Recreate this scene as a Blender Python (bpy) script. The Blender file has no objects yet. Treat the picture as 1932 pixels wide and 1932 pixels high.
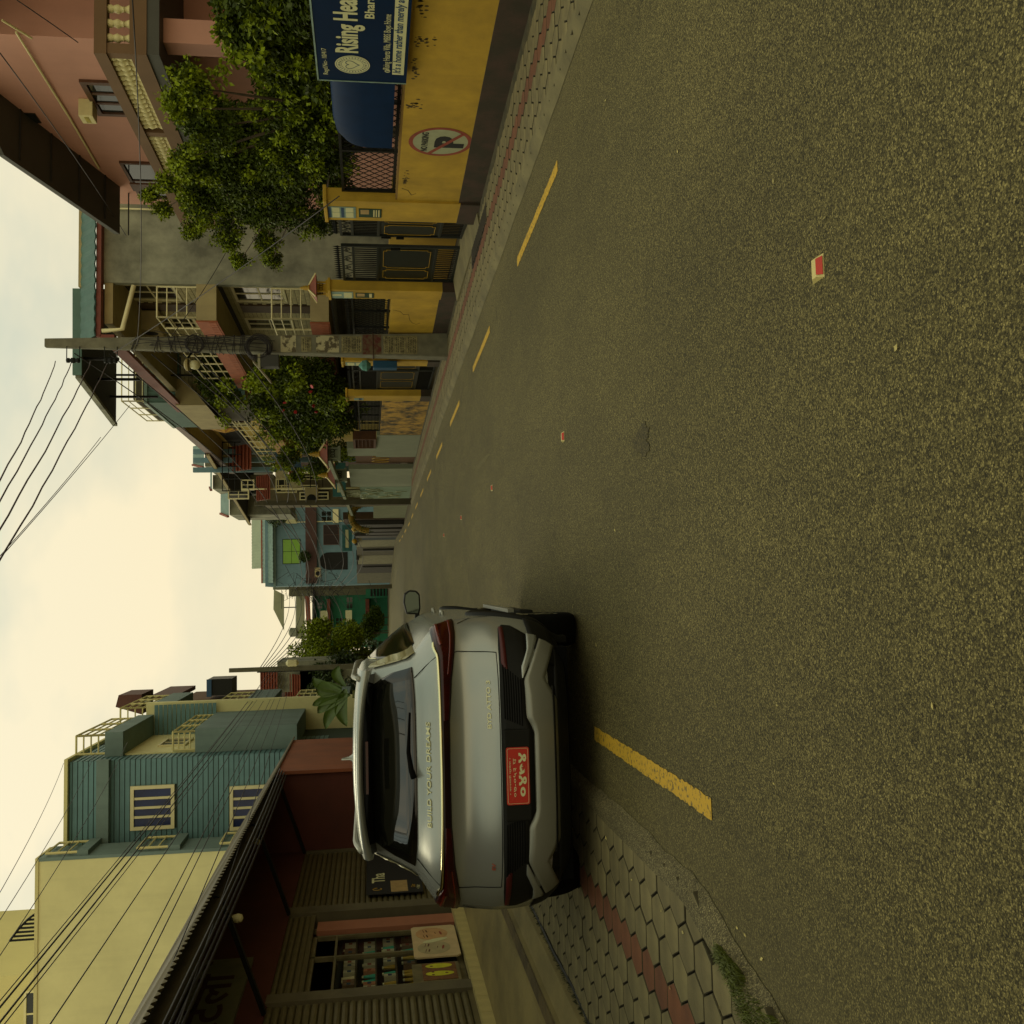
import bpy, bmesh, math, random
import numpy as np
from mathutils import Vector, Matrix
random.seed(7); np.random.seed(7)
C = bpy.context.scene.collection
R = math.radians
# ------------------------------------------------------------------ camera
EYE = Vector((0, 0, 1.5)); FOC = 1900.0
yaw, pitch, roll = R(4.5358), R(-8.0924), R(0.8)
fw = Vector((math.sin(yaw)*math.cos(pitch), math.cos(yaw)*math.cos(pitch), math.sin(pitch)))
r0 = Vector((math.cos(yaw), -math.sin(yaw), 0)); u0 = r0.cross(fw)
up = u0*math.cos(roll) + r0*math.sin(roll); rt = r0*math.cos(roll) - u0*math.sin(roll)
cam = bpy.data.cameras.new('camera'); cam.sensor_width = 36; cam.lens = 36*FOC/1932
cam.clip_start = 0.05; cam.clip_end = 4000
co = bpy.data.objects.new('camera', cam); C.objects.link(co); bpy.context.scene.camera = co
# the photograph is stored lying on its side, so the camera is turned by a quarter
co.matrix_world = Matrix.Translation(EYE) @ Matrix((-up, rt, -fw)).transposed().to_4x4()
# survey helpers: where a sight line meets a wall or facade plane
def ray(x, y):
    return fw + rt*((966-y)/FOC) - up*((x-966)/FOC)
def onX(x, y, X):
    d = ray(x, y); return EYE + d*(X/d.x)
def onY(x, y, Y):
    d = ray(x, y); return EYE + d*(Y/d.y)
def G(y):                                   # the street falls very slightly
    if y < 50: return -0.0095*y
    if y < 100: return -0.475
    return min(-0.475 + (y-100)*0.0055, 0)
# ------------------------------------------------------------------ world, sun, exposure
SUN_EL, SUN_AZ = 42, -25                    # azimuth from +Y towards +X
w = bpy.data.worlds.new('World'); bpy.context.scene.world = w; w.use_nodes = True
nt = w.node_tree; nt.nodes.clear(); N = nt.nodes.new; L = nt.links.new
out = N('ShaderNodeOutputWorld'); bg = N('ShaderNodeBackground'); bg.inputs[1].default_value = 0.1
sky = N('ShaderNodeTexSky'); sky.sky_type = 'NISHITA'; sky.sun_disc = False
sky.sun_elevation = R(SUN_EL); sky.sun_rotation = R(SUN_AZ)
tc = N('ShaderNodeTexCoord'); mp = N('ShaderNodeMapping'); mp.inputs['Scale'].default_value = (1.5, 1.5, 3.0)
no = N('ShaderNodeTexNoise'); no.inputs['Scale'].default_value = 2.2; no.inputs['Detail'].default_value = 5; no.inputs['Roughness'].default_value = 0.5
cr = N('ShaderNodeValToRGB'); cr.color_ramp.elements[0].position = 0.43; cr.color_ramp.elements[1].position = 0.60
cr.color_ramp.elements[0].color = (5.9, 6.8, 5.6, 1); cr.color_ramp.elements[1].color = (10.2, 9.3, 6.4, 1)
sp = N('ShaderNodeSeparateXYZ'); rp = N('ShaderNodeMapRange'); rp.inputs[1].default_value = 0.0; rp.inputs[2].default_value = 0.45
mx = N('ShaderNodeMix'); mx.data_type = 'RGBA'; mx.inputs[6].default_value = (10.3, 8.4, 4.9, 1)
m2 = N('ShaderNodeMix'); m2.data_type = 'RGBA'; m2.inputs[0].default_value = 0.9
L(tc.outputs['Generated'], mp.inputs[0]); L(mp.outputs[0], no.inputs[0]); L(no.outputs[0], cr.inputs[0])
L(tc.outputs['Generated'], sp.inputs[0]); L(sp.outputs[2], rp.inputs[0]); L(rp.outputs[0], mx.inputs[0])
L(cr.outputs[0], mx.inputs[7]); L(sky.outputs[0], m2.inputs[6]); L(mx.outputs[2], m2.inputs[7]); L(m2.outputs[2], bg.inputs[0]); L(bg.outputs[0], out.inputs[0])
sun = bpy.data.lights.new('sun', 'SUN'); sun.energy = 0.7; sun.angle = R(25); sun.color = (1, 0.88, 0.6)
so = bpy.data.objects.new('sun', sun); C.objects.link(so)
az, el = R(SUN_AZ), R(SUN_EL)
so.rotation_euler = Vector((math.sin(az)*math.cos(el), math.cos(az)*math.cos(el), math.sin(el))).to_track_quat('Z', 'Y').to_euler()
vs = bpy.context.scene.view_settings
vs.view_transform = 'Standard'; vs.look = 'None'; vs.exposure = 0.0; vs.gamma = 1; vs.use_curve_mapping = False
bpy.context.scene.render.resolution_x = 1024; bpy.context.scene.render.resolution_y = 1024
# ------------------------------------------------------------------ materials
MC = {}
def mat(name, col, rough=0.8, var=0.25, scale=3.0, metal=0.0, bump=0.15, bscale=60.0, piece=0.0, col2=None, streak=0.0, spec=0.5, stretch=(1, 1, 1), island=0.0, alpha=1.0, clamp=(0.35, 0.65)):
    if name in MC: return MC[name]
    tone = lambda c: tuple((v**1.16)*k for v, k in zip(c, (1.04, 1.0, .70)))
    col = tone(col); col2 = tone(col2) if col2 else None
    m = bpy.data.materials.new(name); m.use_nodes = True; t = m.node_tree
    b = t.nodes['Principled BSDF']; n = t.nodes.new; l = t.links.new
    c2 = col2 if col2 else tuple(c*(1-var) for c in col)
    tcn = n('ShaderNodeTexCoord'); mpn = n('ShaderNodeMapping'); mpn.inputs['Scale'].default_value = stretch
    l(tcn.outputs['Object'], mpn.inputs[0])
    ns = n('ShaderNodeTexNoise'); ns.inputs['Scale'].default_value = scale; ns.inputs['Detail'].default_value = 8; ns.inputs['Roughness'].default_value = 0.62
    l(mpn.outputs[0], ns.inputs[0])
    rm = n('ShaderNodeMapRange'); rm.inputs[1].default_value = clamp[0]; rm.inputs[2].default_value = clamp[1]; l(ns.outputs[0], rm.inputs[0])
    mi = n('ShaderNodeMix'); mi.data_type = 'RGBA'; mi.inputs[6].default_value = (*c2, 1); mi.inputs[7].default_value = (*col, 1)
    l(rm.outputs[0], mi.inputs[0]); cur = mi.outputs[2]
    if streak > 0:
        mp2 = n('ShaderNodeMapping'); mp2.inputs['Scale'].default_value = (5, 5, 0.35); l(tcn.outputs['Object'], mp2.inputs[0])
        n2 = n('ShaderNodeTexNoise'); n2.inputs['Scale'].default_value = 1.3; n2.inputs['Detail'].default_value = 6; l(mp2.outputs[0], n2.inputs[0])
        r2 = n('ShaderNodeMapRange'); r2.inputs[1].default_value = 0.5; r2.inputs[2].default_value = 0.72; r2.inputs[4].default_value = streak; l(n2.outputs[0], r2.inputs[0])
        x2 = n('ShaderNodeMix'); x2.data_type = 'RGBA'; x2.inputs[7].default_value = (col[0]*0.22, col[1]*0.22, col[2]*0.3, 1)
        l(r2.outputs[0], x2.inputs[0]); l(cur, x2.inputs[6]); cur = x2.outputs[2]
    if piece > 0 or island > 0:
        if island > 0:
            g = n('ShaderNodeNewGeometry'); src = g.outputs['Random Per Island']; k = island
        else:
            g = n('ShaderNodeObjectInfo'); src = g.outputs['Random']; k = piece
        r3 = n('ShaderNodeMapRange'); r3.inputs[3].default_value = 1-k; r3.inputs[4].default_value = 1+k; l(src, r3.inputs[0])
        hs = n('ShaderNodeHueSaturation'); l(r3.outputs[0], hs.inputs['Value']); l(cur, hs.inputs['Color']); cur = hs.outputs[0]
    l(cur, b.inputs['Base Color'])
    b.inputs['Roughness'].default_value = rough; b.inputs['Metallic'].default_value = metal
    b.inputs['Specular IOR Level'].default_value = spec
    if alpha < 1: b.inputs['Alpha'].default_value = alpha
    if bump > 0:
        nb = n('ShaderNodeTexNoise'); nb.inputs['Scale'].default_value = bscale; nb.inputs['Detail'].default_value = 4; l(tcn.outputs['Object'], nb.inputs[0])
        bp = n('ShaderNodeBump'); bp.inputs['Strength'].default_value = bump; bp.inputs['Distance'].default_value = 0.01; l(nb.outputs[0], bp.inputs['Height']); l(bp.outputs[0], b.inputs['Normal'])
    MC[name] = m; return m
def ground_mat(name, dark, mid, light, stone=110, patch=1.0, bump=0.6, edge=None):
    m = bpy.data.materials.new(name); m.use_nodes = True; t = m.node_tree
    b = t.nodes['Principled BSDF']; n = t.nodes.new; l = t.links.new
    tcn = n('ShaderNodeTexCoord')
    # stretch slightly so that stones are irregular
    wn = n('ShaderNodeTexNoise'); wn.inputs['Scale'].default_value = 60; l(tcn.outputs['Object'], wn.inputs[0])
    wm = n('ShaderNodeMix'); wm.data_type = 'RGBA'; wm.blend_type = 'ADD'; wm.inputs[0].default_value = 0.012
    l(tcn.outputs['Object'], wm.inputs[6]); l(wn.outputs[1], wm.inputs[7])
    v = n('ShaderNodeTexVoronoi'); v.inputs['Scale'].default_value = stone; v.inputs['Randomness'].default_value = 1; l(wm.outputs[2], v.inputs['Vector'])
    sc = n('ShaderNodeSeparateColor'); l(v.outputs['Color'], sc.inputs[0])
    ra = n('ShaderNodeValToRGB'); e = ra.color_ramp.elements
    e[0].position = 0.0; e[0].color = (*dark, 1); e[1].position = 1.0; e[1].color = (*light, 1)
    a = ra.color_ramp.elements.new(0.45); a.color = (*mid, 1); a = ra.color_ramp.elements.new(0.86); a.color = tuple((mid[i]*0.55+light[i]*0.45) for i in range(3))+(1,)
    l(sc.outputs[0], ra.inputs[0])
    # gaps between stones
    gp_ = n('ShaderNodeMapRange'); gp_.inputs[1].default_value = 0.2; gp_.inputs[2].default_value = 0.75; gp_.inputs[3].default_value = 1.0; gp_.inputs[4].default_value = 0.5
    l(v.outputs['Distance'], gp_.inputs[0])
    dn = n('ShaderNodeMapping'); dn.inputs['Scale'].default_value = (1, 0.45, 1); l(tcn.outputs['Object'], dn.inputs[0])
    p = n('ShaderNodeTexNoise'); p.inputs['Scale'].default_value = patch; p.inputs['Detail'].default_value = 7; p.inputs['Roughness'].default_value = 0.6; l(dn.outputs[0], p.inputs[0])
    pr = n('ShaderNodeMapRange'); pr.inputs[1].default_value = 0.3; pr.inputs[2].default_value = 0.7; pr.inputs[3].default_value = 0.82; pr.inputs[4].default_value = 1.18; l(p.outputs[0], pr.inputs[0])
    # dark oil spots
    p2 = n('ShaderNodeTexNoise'); p2.inputs['Scale'].default_value = 3.3; p2.inputs['Detail'].default_value = 3; l(tcn.outputs['Object'], p2.inputs[0])
    p2r = n('ShaderNodeMapRange'); p2r.inputs[1].default_value = 0.66; p2r.inputs[2].default_value = 0.76; p2r.inputs[3].default_value = 1.0; p2r.inputs[4].default_value = 0.68; l(p2.outputs[0], p2r.inputs[0])
    m1 = n('ShaderNodeMath'); m1.operation = 'MULTIPLY'; l(gp_.outputs[0], m1.inputs[0]); l(pr.outputs[0], m1.inputs[1])
    m2_ = n('ShaderNodeMath'); m2_.operation = 'MULTIPLY'; l(m1.outputs[0], m2_.inputs[0]); l(p2r.outputs[0], m2_.inputs[1])
    dn2 = n('ShaderNodeMapping'); dn2.inputs['Scale'].default_value = (3.2, 0.5, 1); l(tcn.outputs['Object'], dn2.inputs[0])
    p3 = n('ShaderNodeTexNoise'); p3.inputs['Scale'].default_value = 2.2; p3.inputs['Detail'].default_value = 6; l(dn2.outputs[0], p3.inputs[0])
    p3r = n('ShaderNodeMapRange'); p3r.inputs[1].default_value = 0.35; p3r.inputs[2].default_value = 0.65; p3r.inputs[3].default_value = 0.95; p3r.inputs[4].default_value = 1.05; l(p3.outputs[0], p3r.inputs[0])
    m3_ = n('ShaderNodeMath'); m3_.operation = 'MULTIPLY'; l(m2_.outputs[0], m3_.inputs[0]); l(p3r.outputs[0], m3_.inputs[1])
    hs = n('ShaderNodeHueSaturation'); l(m3_.outputs[0], hs.inputs['Value']); l(ra.outputs[0], hs.inputs['Color']); cur = hs.outputs[0]
    if edge:                                     # dust washed to both edges of the carriageway
        sx = n('ShaderNodeSeparateXYZ'); l(tcn.outputs['Object'], sx.inputs[0])
        a1 = n('ShaderNodeMath'); a1.operation = 'SUBTRACT'; a1.inputs[1].default_value = edge[0]; l(sx.outputs[0], a1.inputs[0])
        a2 = n('ShaderNodeMath'); a2.operation = 'ABSOLUTE'; l(a1.outputs[0], a2.inputs[0])
        a3 = n('ShaderNodeMath'); a3.operation = 'ADD'; l(a2.outputs[0], a3.inputs[0])
        a4 = n('ShaderNodeMath'); a4.operation = 'MULTIPLY'; a4.inputs[1].default_value = 0.7; l(p2.outputs[0], a4.inputs[0]); l(a4.outputs[0], a3.inputs[1])
        a5 = n('ShaderNodeMapRange'); a5.inputs[1].default_value = edge[1]; a5.inputs[2].default_value = edge[1]+0.65; a5.inputs[4].default_value = 0.35; l(a3.outputs[0], a5.inputs[0])
        mxe = n('ShaderNodeMix'); mxe.data_type = 'RGBA'; mxe.inputs[7].default_value = (0.15, 0.125, 0.052, 1); l(a5.outputs[0], mxe.inputs[0]); l(cur, mxe.inputs[6]); cur = mxe.outputs[2]
    l(cur, b.inputs['Base Color'])
    b.inputs['Roughness'].default_value = 0.85; b.inputs['Specular IOR Level'].default_value = 0.3
    bp = n('ShaderNodeBump'); bp.inputs['Strength'].default_value = bump; bp.inputs['Distance'].default_value = 0.006
    iv = n('ShaderNodeMath'); iv.operation = 'SUBTRACT'; iv.inputs[0].default_value = 1; l(v.outputs['Distance'], iv.inputs[1]); l(iv.outputs[0], bp.inputs['Height']); l(bp.outputs[0], b.inputs['Normal'])
    MC[name] = m; return m
asphalt = ground_mat('asphalt', (0.032, 0.027, 0.009), (0.104, 0.086, 0.026), (0.37, 0.305, 0.105), 182, 0.8, 0.65, (1.3, 2.6))
cement = mat('cement', (0.22, 0.195, 0.12), 0.9, 0.45, 2.2, bump=0.4, bscale=90)
joint = mat('joint_sand', (0.085, 0.075, 0.045), 0.95, 0.4, 20, bump=0.4)
paver_m = mat('paver_concrete', (0.235, 0.205, 0.125), 0.9, 0.4, 4, bump=0.35, bscale=150, piece=0.14)
paver_r = mat('paver_red', (0.20, 0.085, 0.045), 0.9, 0.3, 5, bump=0.35, bscale=150, piece=0.14)
lane_y = mat('lane_paint', (0.56, 0.37, 0.03), 0.8, scale=40, col2=(0.13, 0.11, 0.05), bump=0.5, bscale=140, clamp=(0.38, 0.47))
ochre = mat('ochre_paint', (0.62, 0.42, 0.055), 0.8, 0.42, 1.6, bump=0.15, bscale=40, streak=0.12, clamp=(.3, .7))
ochre2 = mat('stained_ochre', (0.55, 0.35, 0.07), 0.85, scale=3.2, col2=(0.07, 0.055, 0.025), bump=0.2, stretch=(1.1, 0.8, 1.0), clamp=(0.38, 0.60))
brown_band = mat('brown_paint', (0.085, 0.05, 0.04), 0.85, 0.5, 3, bump=0.2, col2=(.05, .04, .022), clamp=(.42, .62))
pinkm = mat('pink_plaster', (0.56, 0.32, 0.31), 0.85, 0.12, 1.0, bump=0.1, bscale=30, streak=0.06)
brownp = mat('brown_parapet', (0.19, 0.115, 0.065), 0.8, 0.15, 2, bump=0.08)
balus = mat('cream_baluster', (0.72, 0.66, 0.45), 0.6, 0.15, 8, bump=0.05)
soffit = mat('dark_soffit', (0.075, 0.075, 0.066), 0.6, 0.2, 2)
maroon = mat('maroon_trim', (0.12, 0.045, 0.035), 0.7, 0.2, 2)
woodm = mat('brown_wood', (0.13, 0.06, 0.03), 0.5, 0.3, 6)
conc = mat('bare_concrete', (0.37, 0.38, 0.36), 0.9, 0.6, 1.1, bump=0.35, bscale=25, streak=0.12)
conc_pole = mat('pole_concrete', (0.23, 0.225, 0.20), 0.9, 0.35, 4, bump=0.4, bscale=50)
beige = mat('beige_plaster', (0.42, 0.36, 0.24), 0.85, 0.2, 2, streak=0.15)
redbr = mat('red_fascia', (0.42, 0.15, 0.09), 0.8, 0.25, 4)
whitebr = mat('white_brick', (0.50, 0.46, 0.33), 0.8, 0.25, 5, piece=0.15, bump=0.2)
mortar = mat('mortar', (0.10, 0.09, 0.07), 0.95, 0.2, 8)
cream = mat('cream_plaster', (0.76, 0.74, 0.52), 0.85, 0.14, 0.8, bump=0.08, streak=.08)
cream2 = mat('pale_cream', (0.66, 0.62, 0.40), 0.85, 0.08, 0.6, bump=0.08)
teal = mat('teal_siding', (0.14, 0.265, 0.35), 0.6, 0.15, 3, piece=0.06, bump=0.08)
teal_dark = mat('teal_gap', (0.05, 0.085, 0.085), 0.8, 0.1, 3)
bluegrey = mat('blue_grey_plaster', (0.20, 0.28, 0.33), 0.8, 0.2, 1.5, streak=.12)
whitef = mat('white_frame', (0.72, 0.68, 0.52), 0.45, 0.08, 5, bump=0.02)
glassd = mat('window_glass', (0.03, 0.035, 0.035), 0.06, 0.2, 2, bump=0.01, bscale=3, spec=0.5)
glassb = mat('blue_window_glass', (0.03, 0.05, 0.20), 0.15, 0.5, 2, bump=0.01, bscale=3, spec=0.3)
darkin = mat('dark_interior', (0.02, 0.018, 0.015), 0.9, 0.3, 2)
iron = mat('black_iron', (0.014, 0.015, 0.013), 0.5, 0.2, 10, spec=.2)
gatem = mat('gate_paint', (0.022, 0.028, 0.028), 0.45, 0.25, 6, bump=0.05, spec=.3)
gold = mat('gold_paint', (0.55, 0.36, 0.04), 0.5, 0.2, 10)
steel = mat('weathered_steel', (0.30, 0.27, 0.19), 0.45, 0.4, 5, metal=0.4, bump=0.1)
shutter = mat('shutter_steel', (0.21, 0.185, 0.115), 0.5, 0.3, 4, metal=0.35, bump=0.08, piece=0.12, streak=0.2)
rust = mat('rust_sheet', (0.30, 0.10, 0.045), 0.7, 0.3, 1.2, bump=0.1, streak=0.25)
rustd = mat('maroon_sheet', (0.13, 0.035, 0.02), 0.8, 0.3, 1.2, bump=0.1)
corr = mat('old_zinc', (0.16, 0.135, 0.09), 0.6, 0.35, 2, metal=0.3, bump=0.1)
tile_w = mat('pale_tile', (0.55, 0.48, 0.28), 0.5, 0.2, 6, bump=0.1)
tealroof = mat('teal_roof', (0.10, 0.19, 0.20), 0.5, 0.2, 3, metal=0.2)
blueroof = mat('pale_blue_roof', (0.24, 0.34, 0.38), 0.5, 0.25, 2, metal=0.1)
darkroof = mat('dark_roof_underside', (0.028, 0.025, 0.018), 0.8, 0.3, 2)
tilered = mat('red_roof_tile', (0.30, 0.085, 0.05), 0.6, 0.3, 3, piece=0.1, bump=0.2)
bluew = mat('blue_wall', (0.18, 0.29, 0.42), 0.85, 0.18, 0.9, bump=0.15, streak=0.15)
greyw = mat('grey_blue_wall', (0.30, 0.33, 0.30), 0.85, 0.12, 1.5, bump=0.1)
greenw = mat('green_wall', (0.04, 0.22, 0.15), 0.85, 0.2, 1.5)
limeg = mat('lime_glass', (0.22, 0.42, 0.05), 0.3, 0.1, 2)
black = mat('black_plastic', (0.012, 0.012, 0.012), 0.5, 0.2, 20, bump=0.05, spec=.2)
cable_m = mat('cable_rubber', (0.025, 0.017, 0.015), 0.6, 0.2, 20, bump=0)
sign_blue = mat('sign_blue', (0.004, 0.030, 0.11), 0.5, 0.15, 1.5, bump=0, spec=.12)
tarp_blue = mat('blue_sheet', (0.004, 0.035, 0.13), 0.6, 0.3, 2, bump=0.05, bscale=6, spec=.08)
printw = mat('print_white', (0.66, 0.66, 0.5), 0.7, 0.08, 12, bump=0)
printk = mat('print_black', (0.02, 0.02, 0.02), 0.7, 0.1, 12, bump=0)
printr = mat('print_red', (0.36, 0.09, 0.06), 0.75, 0.3, 12, bump=0)
printb = mat('print_blue', (0.03, 0.09, 0.22), 0.7, 0.2, 12, bump=0)
leaft = mat('leaf_tip_green', (0.26, 0.33, 0.016), 0.6, 0.35, 2.0, bump=0, island=0.35, spec=.15)
leafg = mat('leaf_green', (0.085, 0.12, 0.010), 0.6, 0.35, 2.0, bump=0, island=0.45, spec=.15)
leafd = mat('leaf_dark', (0.055, 0.09, 0.010), 0.55, 0.35, 2.0, bump=0, island=0.35)
barkm = mat('bark', (0.09, 0.065, 0.04), 0.9, 0.3, 8, bump=0.5)
# ------------------------------------------------------------------ mesh helpers
class MB:
    def __init__(s): s.v = []; s.f = []
    def box(s, a, b):
        x0, x1 = sorted((a[0], b[0])); y0, y1 = sorted((a[1], b[1])); z0, z1 = sorted((a[2], b[2])); k = len(s.v)
        s.v += [(x0,y0,z0),(x1,y0,z0),(x1,y1,z0),(x0,y1,z0),(x0,y0,z1),(x1,y0,z1),(x1,y1,z1),(x0,y1,z1)]
        s.f += [tuple(k+i for i in q) for q in ((0,3,2,1),(4,5,6,7),(0,1,5,4),(1,2,6,5),(2,3,7,6),(3,0,4,7))]; return s
    def bar(s, p, q, wd, hd=None, upv=(0, 0, 1)):
        p = Vector(p); q = Vector(q); d = (q-p).normalized(); u = Vector(upv)
        if abs(d.dot(u)) > 0.98: u = Vector((1, 0, 0))
        a = d.cross(u).normalized(); b = a.cross(d); hd = hd or wd; k = len(s.v)
        for c in (p, q):
            for i, j in ((-1,-1),(1,-1),(1,1),(-1,1)): s.v.append(tuple(c + a*(i*wd/2) + b*(j*hd/2)))
        s.f += [tuple(k+i for i in g) for g in ((0,1,2,3),(7,6,5,4),(0,4,5,1),(1,5,6,2),(2,6,7,3),(3,7,4,0))]; return s
    def tube(s, pts, r, n=8, cap=True):
        pts = [Vector(p) for p in pts]; k = len(s.v); m = len(pts); prev = None
        for i, p in enumerate(pts):
            d = (pts[min(i+1, m-1)] - pts[max(i-1, 0)]).normalized()
            u = Vector((0, 0, 1)) if abs(d.z) < 0.95 else Vector((1, 0, 0))
            if prev is not None: u = prev
            a = d.cross(u).normalized(); b = a.cross(d).normalized(); prev = b
            rr = r[i] if hasattr(r, '__len__') else r
            for j in range(n):
                t = 2*math.pi*j/n; s.v.append(tuple(p + a*(rr*math.cos(t)) + b*(rr*math.sin(t))))
        for i in range(m-1):
            for j in range(n):
                s.f.append((k+i*n+j, k+i*n+(j+1)%n, k+(i+1)*n+(j+1)%n, k+(i+1)*n+j))
        if cap: s.f.append(tuple(k+j for j in range(n))[::-1]); s.f.append(tuple(k+(m-1)*n+j for j in range(n)))
        return s
    def lathe(s, prof, c=(0, 0, 0), n=12, axis='z'):
        k = len(s.v); m = len(prof)
        for r_, h in prof:
            for j in range(n):
                t = 2*math.pi*j/n; a, b = r_*math.cos(t), r_*math.sin(t)
                s.v.append((c[0]+a, c[1]+b, c[2]+h) if axis == 'z' else (c[0]+h, c[1]+a, c[2]+b) if axis == 'x' else (c[0]+b, c[1]+h, c[2]+a))
        for i in range(m-1):
            for j in range(n): s.f.append((k+i*n+j, k+i*n+(j+1)%n, k+(i+1)*n+(j+1)%n, k+(i+1)*n+j))
        s.f.append(tuple(k+j for j in range(n))[::-1]); s.f.append(tuple(k+(m-1)*n+j for j in range(n))); return s
    def prism(s, poly, d):                 # poly: list of 3-D points, d: extrusion vector
        k = len(s.v); n = len(poly); d = Vector(d)
        s.v += [tuple(Vector(p)) for p in poly] + [tuple(Vector(p)+d) for p in poly]
        s.f.append(tuple(k+i for i in range(n))[::-1]); s.f.append(tuple(k+n+i for i in range(n)))
        for i in range(n): j = (i+1) % n; s.f.append((k+i, k+j, k+n+j, k+n+i))
        return s
    def grid(s, P, nu, nv):                # P: flat list nu*nv
        k = len(s.v); s.v += [tuple(p) for p in P]
        for i in range(nu-1):
            for j in range(nv-1): s.f.append((k+i*nv+j, k+(i+1)*nv+j, k+(i+1)*nv+j+1, k+i*nv+j+1))
        return s
    def mesh(s, name, m, smooth=False, bevel=0):
        me = bpy.data.meshes.new(name); me.from_pydata(s.v, [], s.f)
        if bevel > 0 or smooth == 'fix' or bevel == 0 and len(s.f) < 20000 and smooth is not None:
            bm = bmesh.new(); bm.from_mesh(me)
            bmesh.ops.recalc_face_normals(bm, faces=bm.faces)
            if bevel > 0:
                bmesh.ops.bevel(bm, geom=[e for e in bm.edges if e.is_manifold and e.calc_face_angle(0) > 0.5], offset=bevel, segments=2, affect='EDGES', profile=0.6)
            bm.to_mesh(me); bm.free()
        me.materials.append(m)
        if smooth:
            me.polygons.foreach_set('use_smooth', [True]*len(me.polygons))
        me.update(); return me
    def build(s, name, m, parent=None, smooth=False, bevel=0, **kw):
        return put(name, s.mesh(name, m, smooth, bevel), parent, **kw)
def put(name, me, parent=None, loc=None, label=None, cat=None, group=None, kind=None, rotz=0, matrix=None):
    o = bpy.data.objects.new(name, me); C.objects.link(o)
    if matrix is not None: o.matrix_world = matrix
    elif loc is not None: o.location = loc
    if rotz: o.rotation_euler.z = rotz
    if parent is not None:
        o.parent = parent; W = Matrix.Identity(4); p = parent
        chain = []
        while p is not None: chain.append(p); p = p.parent
        for p in reversed(chain): W = W @ (p.matrix_parent_inverse if p.parent else Matrix.Identity(4)) @ Matrix.LocRotScale(p.location, p.rotation_euler, p.scale)
        o.matrix_parent_inverse = W.inverted()
    if label and len(label.split()) > 16: print('LONG', label)
    for k_, v_ in (('label', label), ('category', cat), ('group', group), ('kind', kind)):
        if v_: o[k_] = v_
    return o
def thing(name, label, cat, loc=(0, 0, 0), group=None):
    return put(name, None, None, loc=loc, label=label, cat=cat, group=group)
def copyparts(src, dst_parent, M):          # children of src placed again under dst_parent moved by M
    for ch in list(src.children):
        c = ch.copy(); C.objects.link(c); c.parent = dst_parent; c.matrix_parent_inverse = Matrix.Identity(4)
        c.location = ch.location
    return dst_parent
FLIP_X = Matrix(((0, 0, -1), (-1, 0, 0), (0, 1, 0))).to_4x4()   # text facing -X (read from the road)
FACE_PX = Matrix(((0, 0, 1), (1, 0, 0), (0, 1, 0))).to_4x4()    # text facing +X
FACE_NY = Matrix(((1, 0, 0), (0, 0, -1), (0, 1, 0))).to_4x4()   # text facing -Y
def text(name, s, size, pos, rot, m, parent, ext=0.001, width=None, align='LEFT', shear=0, bold=0.0, height=None):
    cu = bpy.data.curves.new('lettering', 'FONT'); cu.body = s; cu.size = size; cu.align_x = align; cu.extrude = ext; cu.shear = shear; cu.offset = bold; cu.resolution_u = 3
    tmp = bpy.data.objects.new('tmp', cu); C.objects.link(tmp); bpy.context.view_layer.update()
    me = bpy.data.meshes.new_from_object(tmp.evaluated_get(bpy.context.evaluated_depsgraph_get())); me.name = name
    bpy.data.objects.remove(tmp); bpy.data.curves.remove(cu)
    if len(me.vertices) == 0: return None
    if width:
        xs = [v.co.x for v in me.vertices]; k = width/(max(xs)-min(xs))
        mn = min(xs)
        for v in me.vertices: v.co.x = (v.co.x - mn)*k - (width/2 if align == 'CENTER' else 0)
    if height:
        ys = [v.co.y for v in me.vertices]; k = height/(max(ys)-min(ys))
        for v in me.vertices: v.co.y *= k
    me.transform(Matrix.Translation(Vector(pos)) @ rot)
    me.materials.clear(); me.materials.append(m)
    return put(name, me, parent)
def brick_wall(parent, plane, c, a0, a1, z0, z1, bw, bh, m, proud=0.012, limit=300, skip=(), gap=0.012, name='brick', out=-1):
    """bricks standing proud of a plane: plane 'X' or 'Y', c its coordinate, out the side they stand on"""
    def bmsh(wd):
        b = MB()
        if plane == 'X': b.box((0, 0, 0), (out*proud, wd, bh-gap))
        else: b.box((0, 0, 0), (wd, out*proud, bh-gap))
        return b
    full = bmsh(bw-gap).mesh(name, m); cache = {}
    rest = MB(); cnt = 0; row = 0; z = z0
    while z < z1-0.01:
        a = a0 - (bw/2 if row % 2 else 0)
        while a < a1-0.02:
            s_, e_ = max(a, a0), min(a+bw, a1)
            am, zm = (s_+e_)/2, z+bh/2
            if e_-s_ > 0.04 and not any(k[0] < am < k[1] and k[2] < zm < k[3] for k in skip):
                loc = (c, s_, z) if plane == 'X' else (s_, c, z)
                if cnt < limit:
                    wk = round(e_-s_, 2)
                    if abs(wk-bw) < 0.011: me = full
                    else:
                        if wk not in cache: cache[wk] = bmsh(wk-gap).mesh(name, m)
                        me = cache[wk]
                    put(name, me, parent, loc=loc); cnt += 1
                else:
                    if plane == 'X': rest.box((c, s_, z), (c+out*proud, e_-gap, z+bh-gap))
                    else: rest.box((s_, c, z), (e_-gap, c+out*proud, z+bh-gap))
            a += bw
        z += bh; row += 1
    if rest.f: rest.build('brick_courses', m, parent, kind='stuff')
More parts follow.
